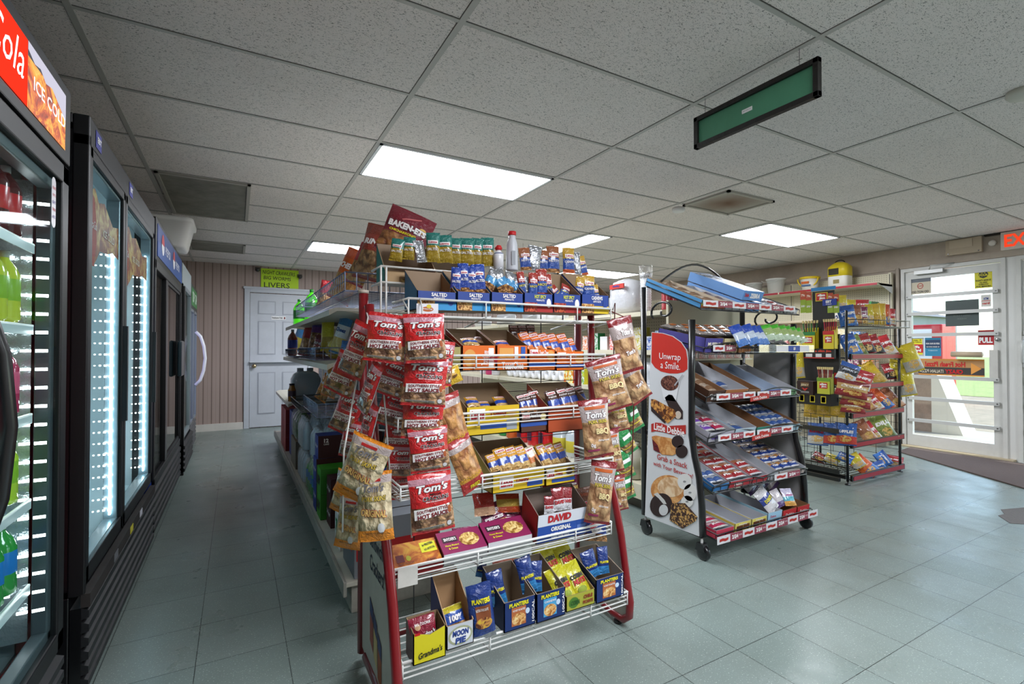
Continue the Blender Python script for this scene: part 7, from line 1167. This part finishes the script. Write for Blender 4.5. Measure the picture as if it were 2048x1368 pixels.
q = B(); q.bb(6.55, 6.97, 2.93, 6.6, .15, .17, CREAM); q.bb(6.6, 6.97, 2.95, 6.6, 0, .15, m('8a8474', .6)); q.build('base_deck', r); setbase(None)
for k, (y, rr_, h, lb) in enumerate(((4.28, .125, .215, 'white bucket with handle nearer the yellow pail'), (4.62, .115, .19, 'white bucket partly behind the blue cake cartons'), (5.5, .13, .12, 'low white tub furthest along the top wall shelf'))):
    r = root('bucket', (6.76, y, 1.957), lb, 'bucket'); q = B(); q.lathe([(rr_*.8, 0), (rr_*.95, h*.9), (rr_*1.04, h*.9), (rr_*1.05, h), (rr_*.95, h), (rr_*.78, .01)], m('dcdad6', .4), n=22); q.build('tub', r); q = B(); q.tube([(-.02+.0*j, rr_*1.05*math.cos(PI*j/12), h*.9-rr_*.9*math.sin(PI*j/12)*.3) for j in range(13)], .003, STEEL, 4)
    q.v = [(x-rr_*.9, y_, z_) for x, y_, z_ in q.v]; q.build('wire_handle', r)
b = B(); b.bb(6.64, 6.9, 4.16, 4.42, 1.956, 1.957, RL)
r = root('wash_bucket', (6.76, 3.80, 1.957), 'white pail with yellow rim and yellow handle on the wall shelf', 'pail'); q = B(); q.lathe([(.09, 0), (.112, .15)], m('e0ddd4', .4), n=22); q.build('pail', r); q = B(); q.lathe([(.118, .15), (.124, .155), (.124, .18), (.1, .182), (.1, .16)], m('d8b81c', .4), n=22); q.build('rim', r); q = B(); q.tube([(-.05, .135*math.cos(PI*j/12), .16-.12*math.sin(PI*j/12)) for j in range(13)], .009, m('d8b81c', .4), 6); q.build('handle', r); q = B(); q.box((-.113, .0, .1), (.004, .1, .03), card('c8601c')); q.box((-.111, -.01, .06), (.004, .12, .02), card('3a5a8a')); q.build('pail_label', r)
r = root('garden_sprayer', (6.76, 3.42, 1.957), 'yellow-topped white tank sprayer with a black handle on wall shelf', 'sprayer'); q = B(); loops(q, [rr_loop(.09, .12, 0), rr_loop(.09, .12, .14)], m('e2e0da', .4)); q.build('tank', r); q = B(); loops(q, [rr_loop(.092, .122, .14), rr_loop(.09, .12, .26), rr_loop(.06, .09, .3), rr_loop(.051, .052, .32)], m('dcc41c', .4), cap1=True); q.build('yellow_cover', r); q = B(); q.tube([(0, .06*math.cos(PI*j/8), .31+.04*math.sin(PI*j/8)) for j in range(9)], .007, K_, 5); q.build('handle', r); q = B(); q.box((-.092, .03, .2), (.006, .12, .08), card('2a2412')); q.build('dark_window', r); q = B(); q.box((-.092, 0, .07), (.004, .07, .05), card('8a7a4a')); q.build('label', r)
goods = [(6.66, 4.95, 'b8a04a', .2), (6.66, 4.78, '2a7a3a', .16), (6.66, 4.62, 'c8b890', .18), (6.66, 4.46, 'd85a1c', .17), (6.66, 4.28, 'd84a1c', .15), (6.66, 4.12, 'c84a6a', .14), (6.66, 3.95, 'd8c83a', .17), (6.66, 3.62, '8a3a28', .18), (6.66, 3.44, '1a2a5a', .2), (6.68, 3.26, '8a1c2a', .21)]
nmz = dict(zip(('b8a04a', '2a7a3a', 'c8b890', 'd85a1c', 'd84a1c', 'c84a6a', 'd8c83a', '8a3a28', '1a2a5a', '8a1c2a'), ('mustard', 'green', 'cream', 'orange', 'red-orange', 'pink', 'yellow', 'brown', 'navy', 'maroon')))
for x, y, c_, hh in goods: solid_box('grocery_box', x, x+.12, y-.07, y+.07, 1.551 if y < 3.8 else 1.201, (1.551 if y < 3.8 else 1.201)+hh, card(c_), art(c_, 'e8e0d0', c_, 22), art(c_, 'e8e0d0', c_, 22), '%s grocery box on the wall shelving behind the racks' % nmz[c_], 'grocery box')
solid_box('coffee_canister', 6.66, 6.84, 3.02, 3.2, 1.551, 1.74, m('1f7a3a', .4), m('1f6a34', .4), m('23803c', .4), 'large green coffee canister above the chip rack', 'canister', st=[('COFFEE', Wf, .5, .7, .16, .8, .05)])
cols2 = [('c8b03a', 'mustard yellow'), ('b82a2a', 'red'), ('e0dcd0', 'off-white'), ('2a6ab0', 'blue'), ('d87a2a', 'orange'), ('5a8a3a', 'leaf green'), ('d8c8a0', 'buff'), ('7a2a5a', 'plum'), ('e0c040', 'gold'), ('b04a2a', 'rust')]
for si, z in enumerate((1.201, .851)):
    for k in range(10):
        y = 3.05+.155*k+.02*si
        if si == 0 and y > 3.8: continue
        c_, n_ = cols2[(k*3+si*4) % 10]; hh = .14+.04*((k*7+si) % 3); solid_box('grocery_box', 6.66, 6.8, y-.06, y+.06, z, z+hh, card(c_), art(c_, 'e8e0d0', c_, 22), art(c_, 'e8e0d0', c_, 22), '%s packet on the %s wall shelf, %s from the door end' % (n_, ('fourth', 'third')[si], ORD[k]), 'grocery box')
# clip strips that carry the hanging bags
for k, (pts, lb) in enumerate((([(.50, 1.665, 1.34), (.5, 1.6, 1.3), (.505, 1.57, .55)], 'white plastic strip carrying the front column of red bags'), ([(.42, 1.88, 1.33), (.40, 1.74, 1.28), (.33, 1.66, .98), (.285, 1.545, .86), (.28, 1.535, .62)], 'strip carrying the outer red and pork skin bags at the left'), ([(.44, 1.74, 1.3), (.43, 1.69, 1.2), (.45, 1.62, .7)], 'strip carrying the middle shadowed red bags'), ([(1.43, 1.68, 1.34), (1.55, 1.66, 1.3), (1.6, 1.7, .9), (1.6, 1.72, .5)], 'red wire strip carrying the right-hand rind bags'))):
    q = B(); q.tube(pts, .003, m('c9c9c4', .4) if k < 3 else m('6a1a1c', .4), 5); tag(q.build('clip_strip'), lb, 'hanging strip', 'clip strips on the front rack' if False else None)
